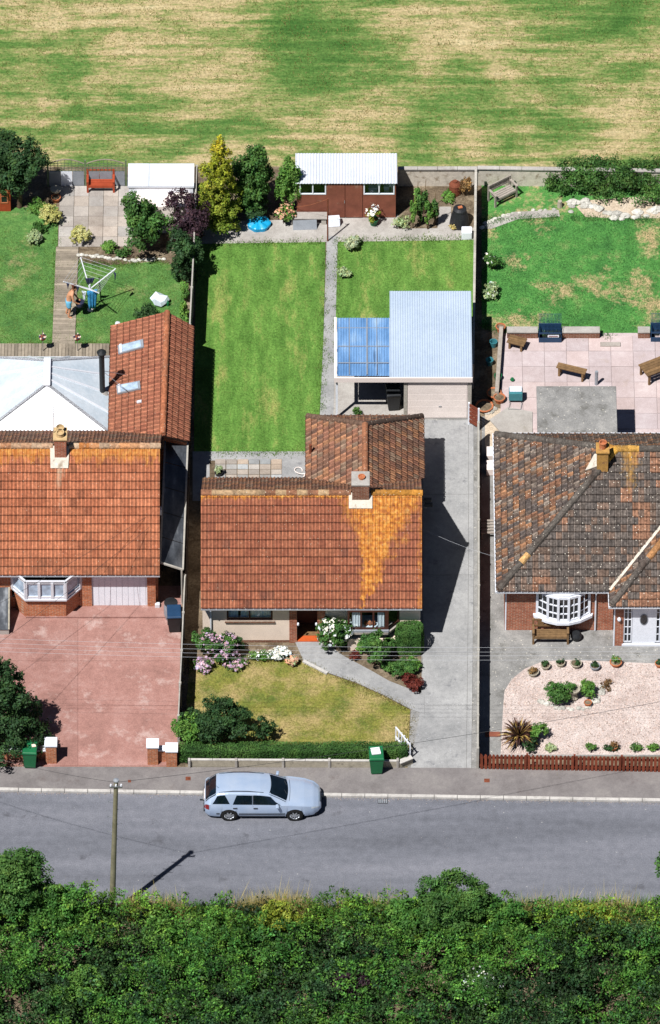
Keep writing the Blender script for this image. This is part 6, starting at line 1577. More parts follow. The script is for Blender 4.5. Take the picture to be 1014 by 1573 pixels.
crate(845,527,'blue cage with wire lid and white plate set into the low wall'); crate(1017,526,'blue cage with wire lid at the far end of the patio wall')
for (u0,u1,lab) in ((779,826,'low brick retaining wall between corner pot and first blue cage'),(864,921,'low brick retaining wall from first blue cage to the lawn gap'),(980,998,'short low brick retaining wall beside the second blue cage')):
    a, c = W(u0,521), W(u1,521); T = thing('retaining_wall',lab,'wall',a.lerp(c,.5)); o = B(); o.box(a.x,c.x,a.y,a.y+.3,0,.36); o.build('wall','brick_brown',T); o = B(); o.box(a.x-.01,c.x+.01,a.y-.03,a.y+.33,.361,.42); o.build('coping','concrete_pale',T,bevel=.01)
o = B(); a, c = W(922,528), W(953,534); o.box(a.x,c.x,c.y,a.y,.034,.1); one(o,'step_slab','slab','loose grey step slab at the lawn gap','slab')
def table(name, label, u, v, L, d, h, rz, m, top_over=.0, cat='table', planks=4, z=.05):
    p = W(u,v); T = thing(name,label,cat,(p.x,p.y,z)); 
    def put(o, nm): o.v = [tuple(Vector(q)+Vector((p.x,p.y,z))) for q in o.v]; return o.build(nm,m,T)
    for k in range(planks): o = B(); y_ = -d/2+k*d/planks; o.col = None; o.box(-L/2,L/2,y_,y_+d/planks-.015,h-.04,h); q = put(o,'plank'); kk = rnd.uniform(.8,1.2); q.color = (kk,kk,kk,1)
    for sx in (-1,1):
        for sy_ in (-1,1): o = B(); o.box(sx*(L/2-.12)-.04,sx*(L/2-.12)+.04,sy_*(d/2-.06)-.04,sy_*(d/2-.06)+.04,0,h-.041); put(o,'leg')
        o = B(); o.box(sx*(L/2-.12)-.03,sx*(L/2-.12)+.03,-d/2+.04,d/2-.04,h-.14,h-.042); put(o,'bearer')
    T.rotation_euler = (0,0,rz); return T
table('bench_table','narrow brown plank bench in the middle of the pink patio',878,580,1.25,.34,.5,-.33,'brown_timber',cat='bench',planks=3)
table('picnic_table','brown slatted picnic table at the edge of the patio',1008,578,1.3,.8,.6,.5,'brown_timber',planks=5)
T = table('garden_chair','mossy slatted low table in the patio corner',794,534,.75,.5,.38,-.35,'leaf_mossy' if 0 else 'brown_timber',planks=4,cat='table')
# bbq: dark box with white top
p = W(792,616); T = thing('barbecue','teal and white box barbecue with wire rack on the patio','barbecue',(p.x,p.y,.05)); o = B(); o.obox((p.x,p.y,.4),(.56,.38,.42)); o.build('box','teal_plastic',T,bevel=.02); o = B(); o.obox((p.x,p.y+.05,.64),(.5,.3,.06)); o.build('lid','white_paint',T,bevel=.02)
for sx in (-1,1):
    for sy_ in (-1,1): o = B(); o.tube([(p.x+sx*.24,p.y+sy_*.15,.05),(p.x+sx*.24,p.y+sy_*.15,.2)],.015,5); o.build('leg','black_plastic',T)
o = B(); o.tube([(p.x-.22,p.y-.2,.12),(p.x-.3,p.y-.6,.1),(p.x+.2,p.y-.6,.1),(p.x+.26,p.y-.2,.12)],.012,5); o.build('rack','steel',T)
p = W(787,586); o = B(); o.lathe((p.x,p.y,.05),[(.06,0),(.1,.06),(.06,.14)],8); one(o,'toy','green_plastic','small pale green toy on the pink patio','toy',(p.x,p.y,.05))
# timber sleeper edging and pots beside the fence
a, c = W(770,512), W(763,612); o = B(); o.beam(a+Vector((0,0,.2)),c+Vector((0,0,.2)),.16,.4); one(o,'sleeper','old_timber','long weathered timber edging beside the patio','edging')
pot(769,509,.2,.3,'terracotta','terracotta pot capping the corner of the patio wall',z=0.0)
pot(759,608,.3,.2,'terracotta','wide terracotta bowl beside the timber edging'); pot(767,617,.24,.28,'terracotta','terracotta pot at the foot of the timber edging')
pot(744,628,.36,.2,'terracotta','broad red bowl beside the brown side gate','flower_bowl')
for (u,v,m,lab) in ((758,532,'teal_plastic','teal plastic bucket on the strip by the fence'),(752,560,'teal_plastic','pale blue bucket lying in the fence shade'),(765,584,'green_plastic','small green bag by the timber edging')):
    p = W(u,v); o = B(); o.lathe((p.x,p.y,0.01),[(.12,0),(.16,.26),(.17,.28),(.14,.28),(.11,.05)],12); one(o,'bucket',m,lab,'bucket',(p.x,p.y,.01))
stones('pale rubble stone in the side yard',[(742,622),(752,626),(760,628),(748,634)],.13,7,'rubble stones in the yard',9)
o = B(); a = W(780,642); o.prism(G2([(752,646),(780,627),(818,634),(818,668),(772,668)],.03),.03,.09); one(o,'concrete_slab','concrete_pale','pale broken concrete slab in the side yard','slab')
# side passage bits
for i,(v,lab) in enumerate(((703,'white block in the side passage by the brick store'),(724,'second white block further along the side passage'))):
    p = W(754,v); o = B(); o.obox((p.x,p.y,.2),(.42,.55,.38),(0,0,.05*i)); one(o,'block','cream_paint',lab,'block',bevel=.03)
p = W(750,828); T = thing('log_stack','short grey slatted rack in the side passage','rack',(p.x,p.y,0))
for k in range(5): o = B(); o.box(p.x-.3,p.x+.3,p.y+k*.17,p.y+k*.17+.08,.3,.36); o.build('slat','old_timber',T)
for sx in (-.28,.24): o = B(); o.box(p.x+sx,p.x+sx+.05,p.y-.02,p.y+.78,0,.299); o.build('leg','old_timber',T)
# right front: pots in a row, bird bath, round black pot by the bench
for i,(u,v,r,m,pm,lab) in enumerate(((819,1037,.22,'stone_pot','leaf_brown','square brown trough at the start of the row of pots'),(838,1027,.19,'stone_pot','leaf_dark','pale stone pot next to the brown trough'),(861,1023,.18,'stone_pot','leaf_dark','pale stone pot second along the gravel edge'),(885,1024,.22,'stone_pot','leaf_dark','largest pale stone pot on the gravel edge'),(914,1028,.2,'lead_grey','leaf_dark','dark grey pot with straggly plant on the gravel'),(946,1022,.24,'terracotta','leaf_bright','terracotta bowl of bright green leaves'),(1013,1024,.18,'terracotta','leaf_dark','small terracotta pot facing the white door'))):
    pot(u,v,r,.22,m,lab,plantm=pm,n=200,ph=.16 if i!=5 else .3,pr=r*.85,seed=30+i,size=.07,group='pots along the gravel edge')
p = W(881,1073); o = B(); o.lathe((p.x,p.y,.0),[(.17,0),(.2,.1),(.14,.2),(.16,.42),(.26,.5),(.27,.58),(.2,.58),(.05,.52)],18); one(o,'bird_bath','stone_pot','stone bird bath in the middle of the gravel planting','bird bath',(p.x,p.y,0))
pot(903,1085,.15,.25,'terracotta','small terracotta pot among the rocks by the bird bath'); pot(946-3,1152,.15,.22,'terracotta','terracotta pot just behind the picket fence',plantm='leaf_brown',n=120,ph=.2,seed=44)
p = W(885,982); o = B(); o.lathe((p.x,p.y,.01),[(.12,0),(.22,.12),(.23,.25),(.15,.36),(.1,.36)],14); one(o,'round_pot','black_plastic','round black pot beside the brown bench','pot',(p.x,p.y,.01))
o = B(); p = W(757,1128); o.box(p.x-.3,p.x+.3,p.y-.15,p.y+.1,.012,.05); one(o,'doormat','brown_paint','brown mat at the end of the side passage','mat')
# street ironwork
def grate(u, v, w_, d_, label, m='rust'):
    p = W(u,v,.11); T = thing('drain_cover',label,'drain cover',(p.x,p.y,p.z)); o = B(); o.box(p.x-w_/2,p.x+w_/2,p.y-d_/2,p.y+d_/2,p.z,p.z+.006); o.build('frame',m,T)
    for k in range(4): o = B(); x_ = p.x-w_/2+.03+k*(w_-.06)/4; o.box(x_+.01,x_+(w_-.06)/4-.01,p.y-d_/2+.03,p.y+d_/2-.03,p.z+.0061,p.z+.012); o.build('bar',m,T)
grate(289,1196,.2,.2,'small rusty iron cover on the pavement behind the car'); grate(199,1200,.12,.14,'tiny dark iron cover in the pavement by the pole wires'); grate(748,1199,.22,.2,'small rusty iron cover on the pavement by the picket fence')
p = W(588,1231); T = thing('road_gully','dark iron gully grate in the road beside the kerb','drain cover',(p.x,p.y,.006)); o = B(); o.box(p.x-.2,p.x+.2,p.y-.13,p.y+.13,.007,.012); o.build('frame','wire_dark',T)
for k in range(5): o = B(); x_ = p.x-.17+k*.075; o.box(x_,x_+.045,p.y-.1,p.y+.1,.0122,.02); o.build('bar','lead_grey',T)
# ------------------------------------------------------------------ the parked estate car
t = NT('car_paint'); t.out(t.grain(t.ramp(t.noise(1.5,3),[(0.3,C('b6cbe8')),(0.7,C('c8d8ee'))]),30,.97,1.03),.26,.35,.5,Coat_Weight=.6,Coat_Roughness=.06)
plain('tyre',C('1b1b1c'),.15,8,.85); plain('alloy',C('b9bdc2'),.08,6,.3,metal=.7); plain('lamp_red',C('8a1f1c'),.1,6,.2,spec=.6); plain('lamp_clear',C('c3ccd4'),.08,6,.12,spec=.8); plain('trim_black',C('24262a'),.1,6,.6)
cyn = WY(404,1263); CX, CY = WX(314,1250), cyn + .87
CAR = thing('estate_car','silver-blue estate car parked at the kerb outside the bungalow','car',(CX+2.4,CY,0.006))
kx = [0,.04,.2,.5,.66,1.0,1.6,2.3,2.72,3.0,3.42,3.55,4.1,4.5,4.7,4.78,4.82]
kt = [.70,.90,1.10,1.345,1.40,1.435,1.44,1.415,1.345,1.20,.965,.94,.875,.78,.68,.60,.50]
wx = [0,.06,.2,.5,1.2,2.4,3.6,4.15,4.5,4.7,4.79,4.82]; ww = [.62,.74,.81,.845,.86,.865,.855,.82,.74,.62,.50,.42]
rx_ = [0,.3,.55,1.5,2.6,3.0,3.42,3.6,4.15,4.5,4.7,4.82]; rw = [.60,.60,.61,.63,.62,.655,.71,.75,.71,.62,.50,.32]
WR = .33; WXS = (1.03, 3.73)
def arch_z(x):
    for c in WXS:
        d = abs(x-c)
        if d < .37: return .0 + WR + math.sqrt(max(0,.37**2-d*d))
    return 0
def sect(x):
    zt = np.interp(x,kx,kt); w = np.interp(x,wx,ww); r = min(np.interp(x,rx_,rw), w-.02); belt = min(.90+.02*(1-x/4.8), zt-.045)
    zs = .20 + (.12*max(0,(x-4.5)/.3) if x>4.5 else 0) + (.1*max(0,(.25-x)/.25) if x<.25 else 0)
    pts = [(w-.07,zs),(w-.01,min(.36,zt-.2)),(w+.012,min(.60,zt-.12)),(w-.012,belt),(r+.015,zt-.05),(r-.06,zt-.012),(r*.5,zt+.006),(0,zt+.012)]
    az = arch_z(x)
    return [(y, max(z, min(az, belt-.03) if i < 3 else z)) for i,(y,z) in enumerate(pts)]
xs = sorted(set([round(q,3) for q in np.arange(0,4.83,.06)]+kx+[4.82]+[c+s_*.37 for c in WXS for s_ in (-1,1)]+[c+s_*.369 for c in WXS for s_ in (-1,1)]))
KC = .958
def CP(x, y, z): return (CX+x*KC, CY+y*KC, .006+z*KC)
o = B(); rows = [sect(x) for x in xs]; ring = 15; vs = []
for x, s_ in zip(xs, rows):
    vs += [CP(x,-y,z) for y,z in s_] + [CP(x,y,z) for y,z in s_[-2::-1]]
fs = [(i*ring+j,(i+1)*ring+j,(i+1)*ring+j+1,i*ring+j+1) for i in range(len(xs)-1) for j in range(ring-1)]
fs += [tuple(range(ring))[::1], tuple(range((len(xs)-1)*ring,len(xs)*ring))[::-1]]
o.add(vs,fs); body = o.build('body','car_paint',CAR,smooth=True)
md = body.modifiers.new('edge','EDGE_SPLIT'); md.split_angle = R(38)
o = B(); o.box(CX+.1,CX+4.45,CY-.6,CY+.6,.18,.3); o.box(CX+.4,CX+4.15,CY-.73,CY+.73,.3,.6); o.build('underbody','trim_black',CAR)
def patch(name, xa, xb, i0, f0, i1, f1, side, m, off=.007, n=14, parent=body, slope=0, slope2=0):
    """a piece of the body's own surface between two heights of the section, lifted by off"""
    o = B(); vs = []
    for k in range(n+1):
        for j in range(3):
            f = j/2; x = (xa+slope*f)+((xb+slope2*f)-(xa+slope*f))*k/n; s_ = sect(x)
            def at(i,g): a,c = s_[i],s_[min(i+1,7)]; return (a[0]+(c[0]-a[0])*g, a[1]+(c[1]-a[1])*g)
            a, c = at(i0,f0), at(i1,f1); y, z = a[0]+(c[0]-a[0])*f, a[1]+(c[1]-a[1])*f
            vs.append(CP(x, side*(y+off), z+off*.6))
    o.add(vs,[(k*3+j,(k+1)*3+j,(k+1)*3+j+1,k*3+j+1) for k in range(n) for j in range(2)]); return o.build(name,m,parent,smooth=True)
for side in (-1,1):
    patch('side_window',.34,1.06,3,.14,3,.92,side,'car_glass',slope=.2,slope2=-.2)
    patch('side_window',1.18,1.98,3,.1,3,.9,side,'car_glass',slope=.16)
    patch('side_window',2.04,3.16,3,.1,3,.92,side,'car_glass',slope2=-.42)
    patch('pillar',1.995,2.035,3,.1,3,.9,side,'trim_black',.006,2)
    for xd in (1.12,2.01,3.16): patch('door_seam',xd,xd+.012,1,.1,2,1.0,side,'trim_black',.003,2)
    patch('rubbing_strip',.5,.64,1,.15,1,.42,side,'trim_black',.012,3); patch('rubbing_strip',1.42,3.34,1,.15,1,.42,side,'trim_black',.012)
    patch('sill_trim',1.42,3.34,0,.1,0,.7,side,'trim_black',.004)
    for xd in (1.28,2.12):
        o = B(); s_ = sect(xd); yy = side*(s_[2][0]+.0); o.obox(CP(xd,yy,.78),(.17,.03,.03)); o.build('door_handle','trim_black',body)
    o = B(); s_ = sect(3.0); o.obox(CP(3.02,side*(s_[3][0]+.1),.96),(.12,.19,.12),(0,0,side*-.15)); o.build('mirror','car_paint',body,bevel=.03)
    o = B(); pts = [CP(x,side*(sect(x)[5][0]-.02),sect(x)[5][1]+(.05 if .75<x<2.3 else -.0)) for x in (.62,.75,1.2,1.8,2.3,2.45)]; o.tube(pts,.014,6); o.build('roof_rail','trim_black',body)
    patch('tail_light',.0,.2,2,.15,2,.95,side,'lamp_red',.012,5)
    patch('headlight',4.42,4.74,2,.35,2,1.0,side,'lamp_clear',.01,6)
def topp(name, xa, xb, ya, m, off=.008, bow=0):
    o = B(); n, k = 10, 10; vs = []
    for i in range(n+1):
        for j in range(k+1):
            t_ = -1+2*j/k; x = xa+(xb-xa)*i/n+bow*(1-t_*t_); s_ = sect(x); yy = t_*(s_[4][0]-ya)
            ay = abs(yy); pr = [(q[0],q[1]) for q in s_[4:]][::-1]; z = np.interp(ay,[q[0] for q in pr],[q[1] for q in pr]); vs.append(CP(x,yy,z+off))
    o.add(vs,[(i*(k+1)+j,(i+1)*(k+1)+j,(i+1)*(k+1)+j+1,i*(k+1)+j+1) for i in range(n) for j in range(k)]); return o.build(name,m,body,smooth=True)
topp('windscreen',2.66,3.36,.03,'car_glass',.008,.1); topp('rear_window',.06,.49,.02,'car_glass',.01)
topp('bonnet_seam',3.47,3.485,.0,'trim_black',.003,.06)
for k in range(2):
    o = B(); o.tube([CP(3.40,-.25+.5*k,.99),CP(3.30,-.05+.5*k,1.045)],.01,5); o.build('wiper','trim_black',body)
o = B(); o.obox(CP(4.80,0,.56),(.04,.5,.12)); o.build('grille','trim_black',body); o = B(); o.obox(CP(4.82,0,.40),(.015,.52,.11)); o.build('number_plate','white_paint',body)
o = B(); o.obox(CP(.0,0,.45),(.05,1.3,.09)); o.build('bumper_strip','trim_black',body); o = B(); o.obox(CP(.0,0,.72),(.02,.52,.11),(0,.2,0)); o.build('number_plate','cream_paint',body)
o = B(); o.tube([CP(-.14,.0,.38),CP(0.06,.0,.36)],.03,8); o.lathe(CP(-.15,0,.36),[(.03,0),(.035,.03),(.02,.06)],8); o.build('tow_bar','trim_black',body)
o = B(); o.tube([CP(.6,-.3,1.43),CP(.45,-.3,1.58)],.005,5); o.build('aerial','trim_black',body)
for xw in WXS:
    for side in (-1,1):
        c = CP(xw, side*.77, WR); o = B(); n_ = 28
        prof = [(-.1,.2),(-.1,.27),(-.075,WR),(.075,WR),(.1,.27),(.1,.2)]
        vs = [(c[0]+r*math.cos(2*math.pi*k/n_), c[1]+yy, c[2]+r*math.sin(2*math.pi*k/n_)) for yy,r in prof for k in range(n_)]
        o.add(vs,[(i*n_+k,i*n_+(k+1)%n_,((i+1)%6)*n_+(k+1)%n_,((i+1)%6)*n_+k) for i in range(6) for k in range(n_)])
        wh = o.build('wheel','tyre',CAR)
        o = B(); yy = side*.085
        for k in range(7):
            a = 2*math.pi*k/7+.2; d = Vector((math.cos(a),0,math.sin(a))); o.beam(Vector(c)+Vector((0,yy,0)), Vector(c)+Vector((0,yy-side*.01,0))+d*.2,.05,.03,(0,1,0))
        o.tube([Vector(c)+Vector((0,yy-side*.03,0)),Vector(c)+Vector((0,yy+side*.012,0))],.06,12)
        vs = [(c[0]+r*math.cos(2*math.pi*k/n_), c[1]+yy+dy, c[2]+r*math.sin(2*math.pi*k/n_)) for r,dy in ((.175,-side*.03),(.205,.005*side),(.215,-side*.03)) for k in range(n_)]
        o.add(vs,[(i*n_+k,i*n_+(k+1)%n_,(i+1)*n_+(k+1)%n_,(i+1)*n_+k) for i in range(2) for k in range(n_)]); o.build('rim','alloy',wh)
        o = B(); o.tube([Vector(c)+Vector((0,side*.02,0)),Vector(c)+Vector((0,side*.03,0))],.195,20); o.build('hub','trim_black',wh)
# ------------------------------------------------------------------ pole and wires
p = W(172,1404); ph = PZ(1199,p.y); lean = PX(178.5,p.y,ph)-p.x
POL = thing('utility_pole','weathered wooden telephone pole rising from the roadside hedge','pole',(p.x,p.y,0)); AT = lambda z: Vector((p.x+lean*z/ph,p.y,z))
o = B(); o.tube([AT(0),AT(ph*.5),AT(ph)],[.125,.105,.085],14); o.build('shaft','pole_wood',POL)
o = B(); o.lathe(AT(ph),[(.12,0),(.11,.04),(.02,.08)],12); o.build('cap','lead_grey',POL)
for k in range(6):
    z = ph-1.2-k*.42; sd_ = 1 if k%2 else -1; o = B(); o.tube([AT(z)+Vector((sd_*.08,0,0)),AT(z)+Vector((sd_*.27,0,0)),AT(z)+Vector((sd_*.27,0,.05))],.014,5); o.build('climbing_step','steel',POL)
o = B(); o.obox(AT(ph-.25)+Vector((0,-.1,0)),(.5,.06,.06)); o.build('bracket','steel',POL)
for sx in (-.2,0,.2): o = B(); o.lathe(AT(ph-.22)+Vector((sx,-.1,0)),[(.03,0),(.045,.04),(.025,.08),(.035,.11)],8); o.build('insulator','white_plastic',POL)
def wire(a, c, sag, r, m, label, group=None, n=24):
    a, c = Vector(a), Vector(c); o = B(); o.tube([a.lerp(c,k/n)-Vector((0,0,sag*4*(k/n)*(1-k/n))) for k in range(n+1)],r,5); return one(o,'overhead_wire',m,label,'wire',tuple(a.lerp(c,.5)-Vector((0,0,sag))),group)
top = AT(ph-.1)
for i,(v0,v1) in enumerate(((984,1003),(991,1010),(998,1015),(1004,1022))):
    a, c = W(-260,v0-14,6.6), W(1300,v1-16,6.4); wire(a,c,.55,.0042,'wire',['topmost of the four pale wires strung over the front gardens','second of the four pale wires strung over the front gardens','third of the four pale wires strung over the front gardens','lowest of the four pale wires strung over the front gardens'][i],'pale wires along the street')
wire(W(-150,1005,6.2), (lx1+.05,lyR-1.6,3.6), .25, .007, 'wire_dark', 'service wire slanting over the orange roof to the alarm box')
wire(W(-60,1030,6.4), (lx1+.02,lyR-1.9,3.3), .15, .007, 'wire_dark', 'lower service wire meeting the gable edge of the orange roof')
wire(top, W(1120,1058,5.6), .35, .008, 'wire_dark', 'long dark wire from the pole across the gravel garden')
wire(top, W(-120,1130,6.6), .3, .007, 'wire_dark', 'dark wire from the pole over the red driveway')
wire(W(655,815,2.6), W(760,855,3.4), .1, .004, 'wire', 'thin pale wire from the bungalow eave over the driveway')
# ------------------------------------------------------------------ person bending by the boardwalk
p = W(106,487); PB = Vector((p.x,p.y,.03))
def skin(name, V_, E_, rad, m, parent, levels=2):
    me = bpy.data.meshes.new(name); me.from_pydata([tuple(Vector(v)) for v in V_], E_, []); me.materials.append(MAT[m])
    o = bpy.data.objects.new(name, me); COL.objects.link(o); o.parent = parent
    md = o.modifiers.new('skin','SKIN'); md.use_smooth_shade = True
    for k, r in enumerate(rad):
        me.skin_vertices[0].data[k].radius = r if isinstance(r,tuple) else (r,r)
    me.skin_vertices[0].data[0].use_root = True
    sb_ = o.modifiers.new('sub','SUBSURF'); sb_.levels = levels; sb_.render_levels = levels
    return o
PE = thing('person','bare-chested person in light blue shorts leaning over with a laundry bag','person',tuple(PB))
V_ = [(0,0,.90),(.03,0,1.05),(.10,0,1.25),(.17,0,1.40),(.23,0,1.50),(.28,0,1.60),(.30,0,1.70),   # pelvis..head
      (0,-.1,.86),(.05,-.11,.48),(-.02,-.11,.09),(.14,-.12,.035),                                    # right leg
      (0,.1,.86),(-.02,.11,.48),(-.12,.11,.09),(.03,.12,.035),                                       # left leg
      (.16,-.19,1.37),(.22,-.24,1.10),(.36,-.18,.92),(.42,-.14,.86),                                 # right arm
      (.16,.19,1.37),(.22,.24,1.10),(.36,.18,.92),(.42,.14,.86)]
E_ = [(0,1),(1,2),(2,3),(3,4),(4,5),(5,6),(0,7),(7,8),(8,9),(9,10),(0,11),(11,12),(12,13),(13,14),(3,15),(15,16),(16,17),(17,18),(3,19),(19,20),(20,21),(21,22)]
rad = [(.14,.15),(.13,.15),(.14,.17),(.12,.15),.06,.095,.085,.09,.062,.042,.035,.09,.062,.042,.035,.058,.045,.036,.03,.058,.045,.036,.03]
# fingers: short chains rooted at each palm
for hand, sy_ in ((18,-1),(22,1)):
    for k in range(5):
        bx, by, bz = V_[hand]; i0 = len(V_)
        if k < 4: V_ += [(bx+.055,by+(k-1.5)*.02,bz-.02),(bx+.07+.008*(k in (1,2)),by+(k-1.5)*.02,bz-.065)]
        else: V_ += [(bx+.02,by-sy_*.04,bz-.01),(bx+.05,by-sy_*.05,bz-.035)]
        E_ += [(hand,i0),(i0,i0+1)]; rad += [.011,.009]
skin('body',V_,E_,rad,'skin',PE)
skin('shorts',[(0,0,.93),(.02,0,1.03),(0,-.1,.84),(.03,-.115,.60),(0,.1,.84),(-.01,.115,.60)],[(0,1),(0,2),(2,3),(0,4),(4,5)],[(.165,.18),(.15,.175),.125,.115,.125,.115],'shorts_blue',PE)
o = B(); n_ = 12; hc = PB+Vector((.285,0,1.69)); vs = []
for f in (0,.35,.7,1.0): vs += [(hc.x-.02+.105*math.cos(f*1.45)*math.cos(2*math.pi*k/n_),hc.y+.1*math.cos(f*1.45)*math.sin(2*math.pi*k/n_),hc.z+.02+.11*math.sin(f*1.5)) for k in range(n_)]
o.add(vs,[(i*n_+k,i*n_+(k+1)%n_,(i+1)*n_+(k+1)%n_,(i+1)*n_+k) for i in range(3) for k in range(n_)]+[tuple(range(3*n_,4*n_))]); o.build('hair','hair_brown',PE,smooth=True)
o = B(); f = PB+Vector((.385,0,1.64)); o.add([f+Vector((0,-.018,-.015)),f+Vector((0,.018,-.015)),f+Vector((.03,0,-.012)),f+Vector((-.005,0,.035))],[(0,2,1),(0,3,2),(1,2,3),(0,1,3)]); o.build('nose','skin',PE)
for sy_ in (-1,1): o = B(); o.lathe(f+Vector((-.008,sy_*.035,.03)),[(.004,-.008),(.011,0),(.004,.008)],8); o.build('eye','trim_black',PE); o = B(); o.lathe(f+Vector((-.1,sy_*.095,.0)),[(.01,-.03),(.018,0),(.01,.03)],8); o.build('ear','skin',PE)
o = B(); o.box(f.x-.012,f.x+.002,f.y-.022,f.y+.022,f.z-.05,f.z-.042); o.build('mouth','rust',PE)
hb = PB+Vector((.46,0,.60)); o = B(); o.lathe(hb,[(.13,0),(.17,.1),(.19,.26),(.17,.27),(.14,.08)],14); one(o,'laundry_bag','cloth_dark','dark blue laundry bag held by the person in shorts','bag',tuple(hb))
# ------------------------------------------------------------------ hedgerow, verge and roadside shrubs
sheet('hedge_bank',[(-1500,1404),(172,1408),(600,1414),(2500,1440),(2500,2400),(-1500,2400)],.05,'soil')
def hedge_h(u, t_): return 1.75 - .2*(u>760)
g = random.Random(12); cl = []; dk = []
for i in range(1250):
    u = g.uniform(-50,1065); t_ = g.random()**.85; v = 1412+(8 if u>700 else 0)+t_*245
    pz = W(u,v); h = (1.25+.55*min(1,t_*4))*g.uniform(.62,1.3)
    h += .25*math.sin(u*.021+1)*math.sin(v*.03)
    if 350 < u < 475 and t_ < .16: h *= .5
    r = g.uniform(.22,.42)*(1+.9*g.random()**3); q = g.uniform(.62,1.35); wy = g.random()
    tn = (q*(1+.18*wy*(t_<.35)),q,q*(.95-.15*wy)) if g.random()<.7 else (q*.8,q*.92,q*1.0)
    if t_ < .18: tn = (tn[0]*1.3,tn[1]*1.15,tn[2]*.9)
    (dk if (t_ > .5 and g.random() < .4) or (math.sin(u*.017+v*.02)+g.uniform(-.7,.7) > .75 and t_ > .15) else cl).append((pz.x,pz.y,h-.3*r,r*1.15,r,r*1.1,tn))
p = W(500,1520); HG = thing('hedgerow','long dense green hedgerow along the far side of the road','hedge',(p.x,p.y,0))
leaf_mesh('foliage','leaf_hedge',*leaf_cloud(cl,125000,.105,301,clump=.3,out=.45,upb=.4,inner=.06,var=.42),parent=HG,seed=301)
leaf_mesh('undergrowth','leaf_dark',*leaf_cloud(dk,52000,.12,305,clump=.3,out=.45,upb=.4,inner=.06,var=.45),parent=HG,seed=305)  # dimmer light low in the hedge painted as darker leaf colour
under = []
for i in range(260):
    u = g.uniform(-50,1065); v = g.uniform(1415,1660); pz = W(u,v); under.append((pz.x,pz.y,.6,.8,.8,.65,(.35,.4,.35)))  # tint darkened to paint near-black shade into the gaps
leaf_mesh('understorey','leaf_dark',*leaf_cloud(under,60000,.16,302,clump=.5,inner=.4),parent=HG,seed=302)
o = B()
for i in range(60):
    u = g.uniform(-30,1050); v = g.uniform(1420,1640); q = W(u,v); o.tube([(q.x,q.y,0),(q.x+g.uniform(-.2,.2),q.y+g.uniform(-.2,.2),1.3)],[.03,.012],5)
o.build('stems','bark',HG,kind='stuff')
for i,(u,v,w_,h_,m_,lab) in enumerate(((430,1440,3.2,2.3,'leaf_gold','yellow-green bramble thicket behind the straw grass'),(250,1470,2.6,2.5,'leaf_bright','pale green bush in the hedgerow near the pole'),(905,1445,3.6,2.2,'leaf_gold','yellowish sapling clump at the end of the hedgerow'),(530,1545,2.4,2.6,'leaf_purple','brown dead-stemmed thicket inside the hedgerow'),(120,1560,2.8,2.7,'leaf_bright','light green bush low in the hedgerow below the pole'))):
    bush('shrub',lab,u,v,w_,h_,4200,.11,m_,320+i,lobes=14,k=.3,d=2.0)
bush('shrub','lower bush on the pole side of the tall leafy bush',88,1442,4.0,3.6,15000,.11,'leaf_hedge',314,lobes=20,k=.28,d=2.4)
bush('shrub','low spreading bush on the pole side of the rounded bush',628,1450,3.2,3.0,11000,.11,'leaf_hedge',315,lobes=16,k=.3,d=2.2)
bush('shrub','low spreading bush beyond the rounded bush',765,1455,3.4,3.1,12000,.11,'leaf_hedge',316,lobes=16,k=.3,d=2.2)
T, c_ = bush('shrub','tall leafy bush at the pole end of the hedgerow',8,1440,5.6,5.3,26000,.12,'leaf_mid',310,lobes=26,k=.27,d=2.8)
T, c_ = bush('shrub','rounded bush swelling above the middle of the hedgerow',692,1455,4.8,4.2,25000,.11,'leaf_mid',311,lobes=22,k=.3,d=2.6)
T, c_ = bush('shrub','pale flowering elder bush low in the hedgerow',735,1560,2.4,2.3,6500,.11,'leaf_mid',312,lobes=12,k=.36); flowers(T,c_,260,.13,'petal_white',313,.2)
# grasses and seed heads along the verge: blades in one mass
def blades(name, spots, n, hmin, hmax, w_, m, seed, kind='stuff', cols=None):
    g = np.random.default_rng(seed); P = np.array([spots[i] for i in g.integers(0,len(spots),n)]); P = P + np.c_[g.normal(size=(n,2))*.12, np.zeros(n)]
    h = g.uniform(hmin,hmax,n); a = g.uniform(0,2*math.pi,n); d = np.c_[np.cos(a),np.sin(a),np.zeros(n)]; ln = np.c_[g.normal(size=(n,2))*.28,np.ones(n)]*h[:,None]
    V = np.stack([P-d*w_, P+d*w_, P+ln],1).reshape(-1,3); me = bpy.data.meshes.new(name); me.from_pydata(V.tolist(),[],np.arange(3*n).reshape(-1,3).tolist())
    ca = me.color_attributes.new('col','FLOAT_COLOR','POINT'); lv = np.repeat(g.uniform(.7,1.3,n),3); ca.data.foreach_set('color',np.c_[lv,lv,lv,np.ones(3*n)].astype(np.float32).ravel())
    me.materials.append(MAT[m]); o = bpy.data.objects.new(name,me); COL.objects.link(o); o['kind'] = kind; return o
rg = random.Random(77)
sp = [tuple(W(rg.uniform(-60,1070), 1396+rg.uniform(-1,16)+(.02*u_ if 0 else 0),0)) for u_ in range(500)]
tag(blades('verge_grass',sp,9000,.25,.8,.016,'leaf_bright',401),'green grass growing up between the road and the hedgerow','grass')
sp = [tuple(W(rg.gauss(c_,w__), 1400+rg.uniform(0,14),0)) for c_,w__ in ((98,14),(205,10),(415,28),(440,22),(400,20),(425,25),(455,15),(250,18),(845,40),(950,30),(560,26)) for _ in range(30)]
tag(blades('dry_grass',sp,6500,.4,1.25,.014,'leaf_dry',402),'tall straw coloured seeding grass along the verge','grass')
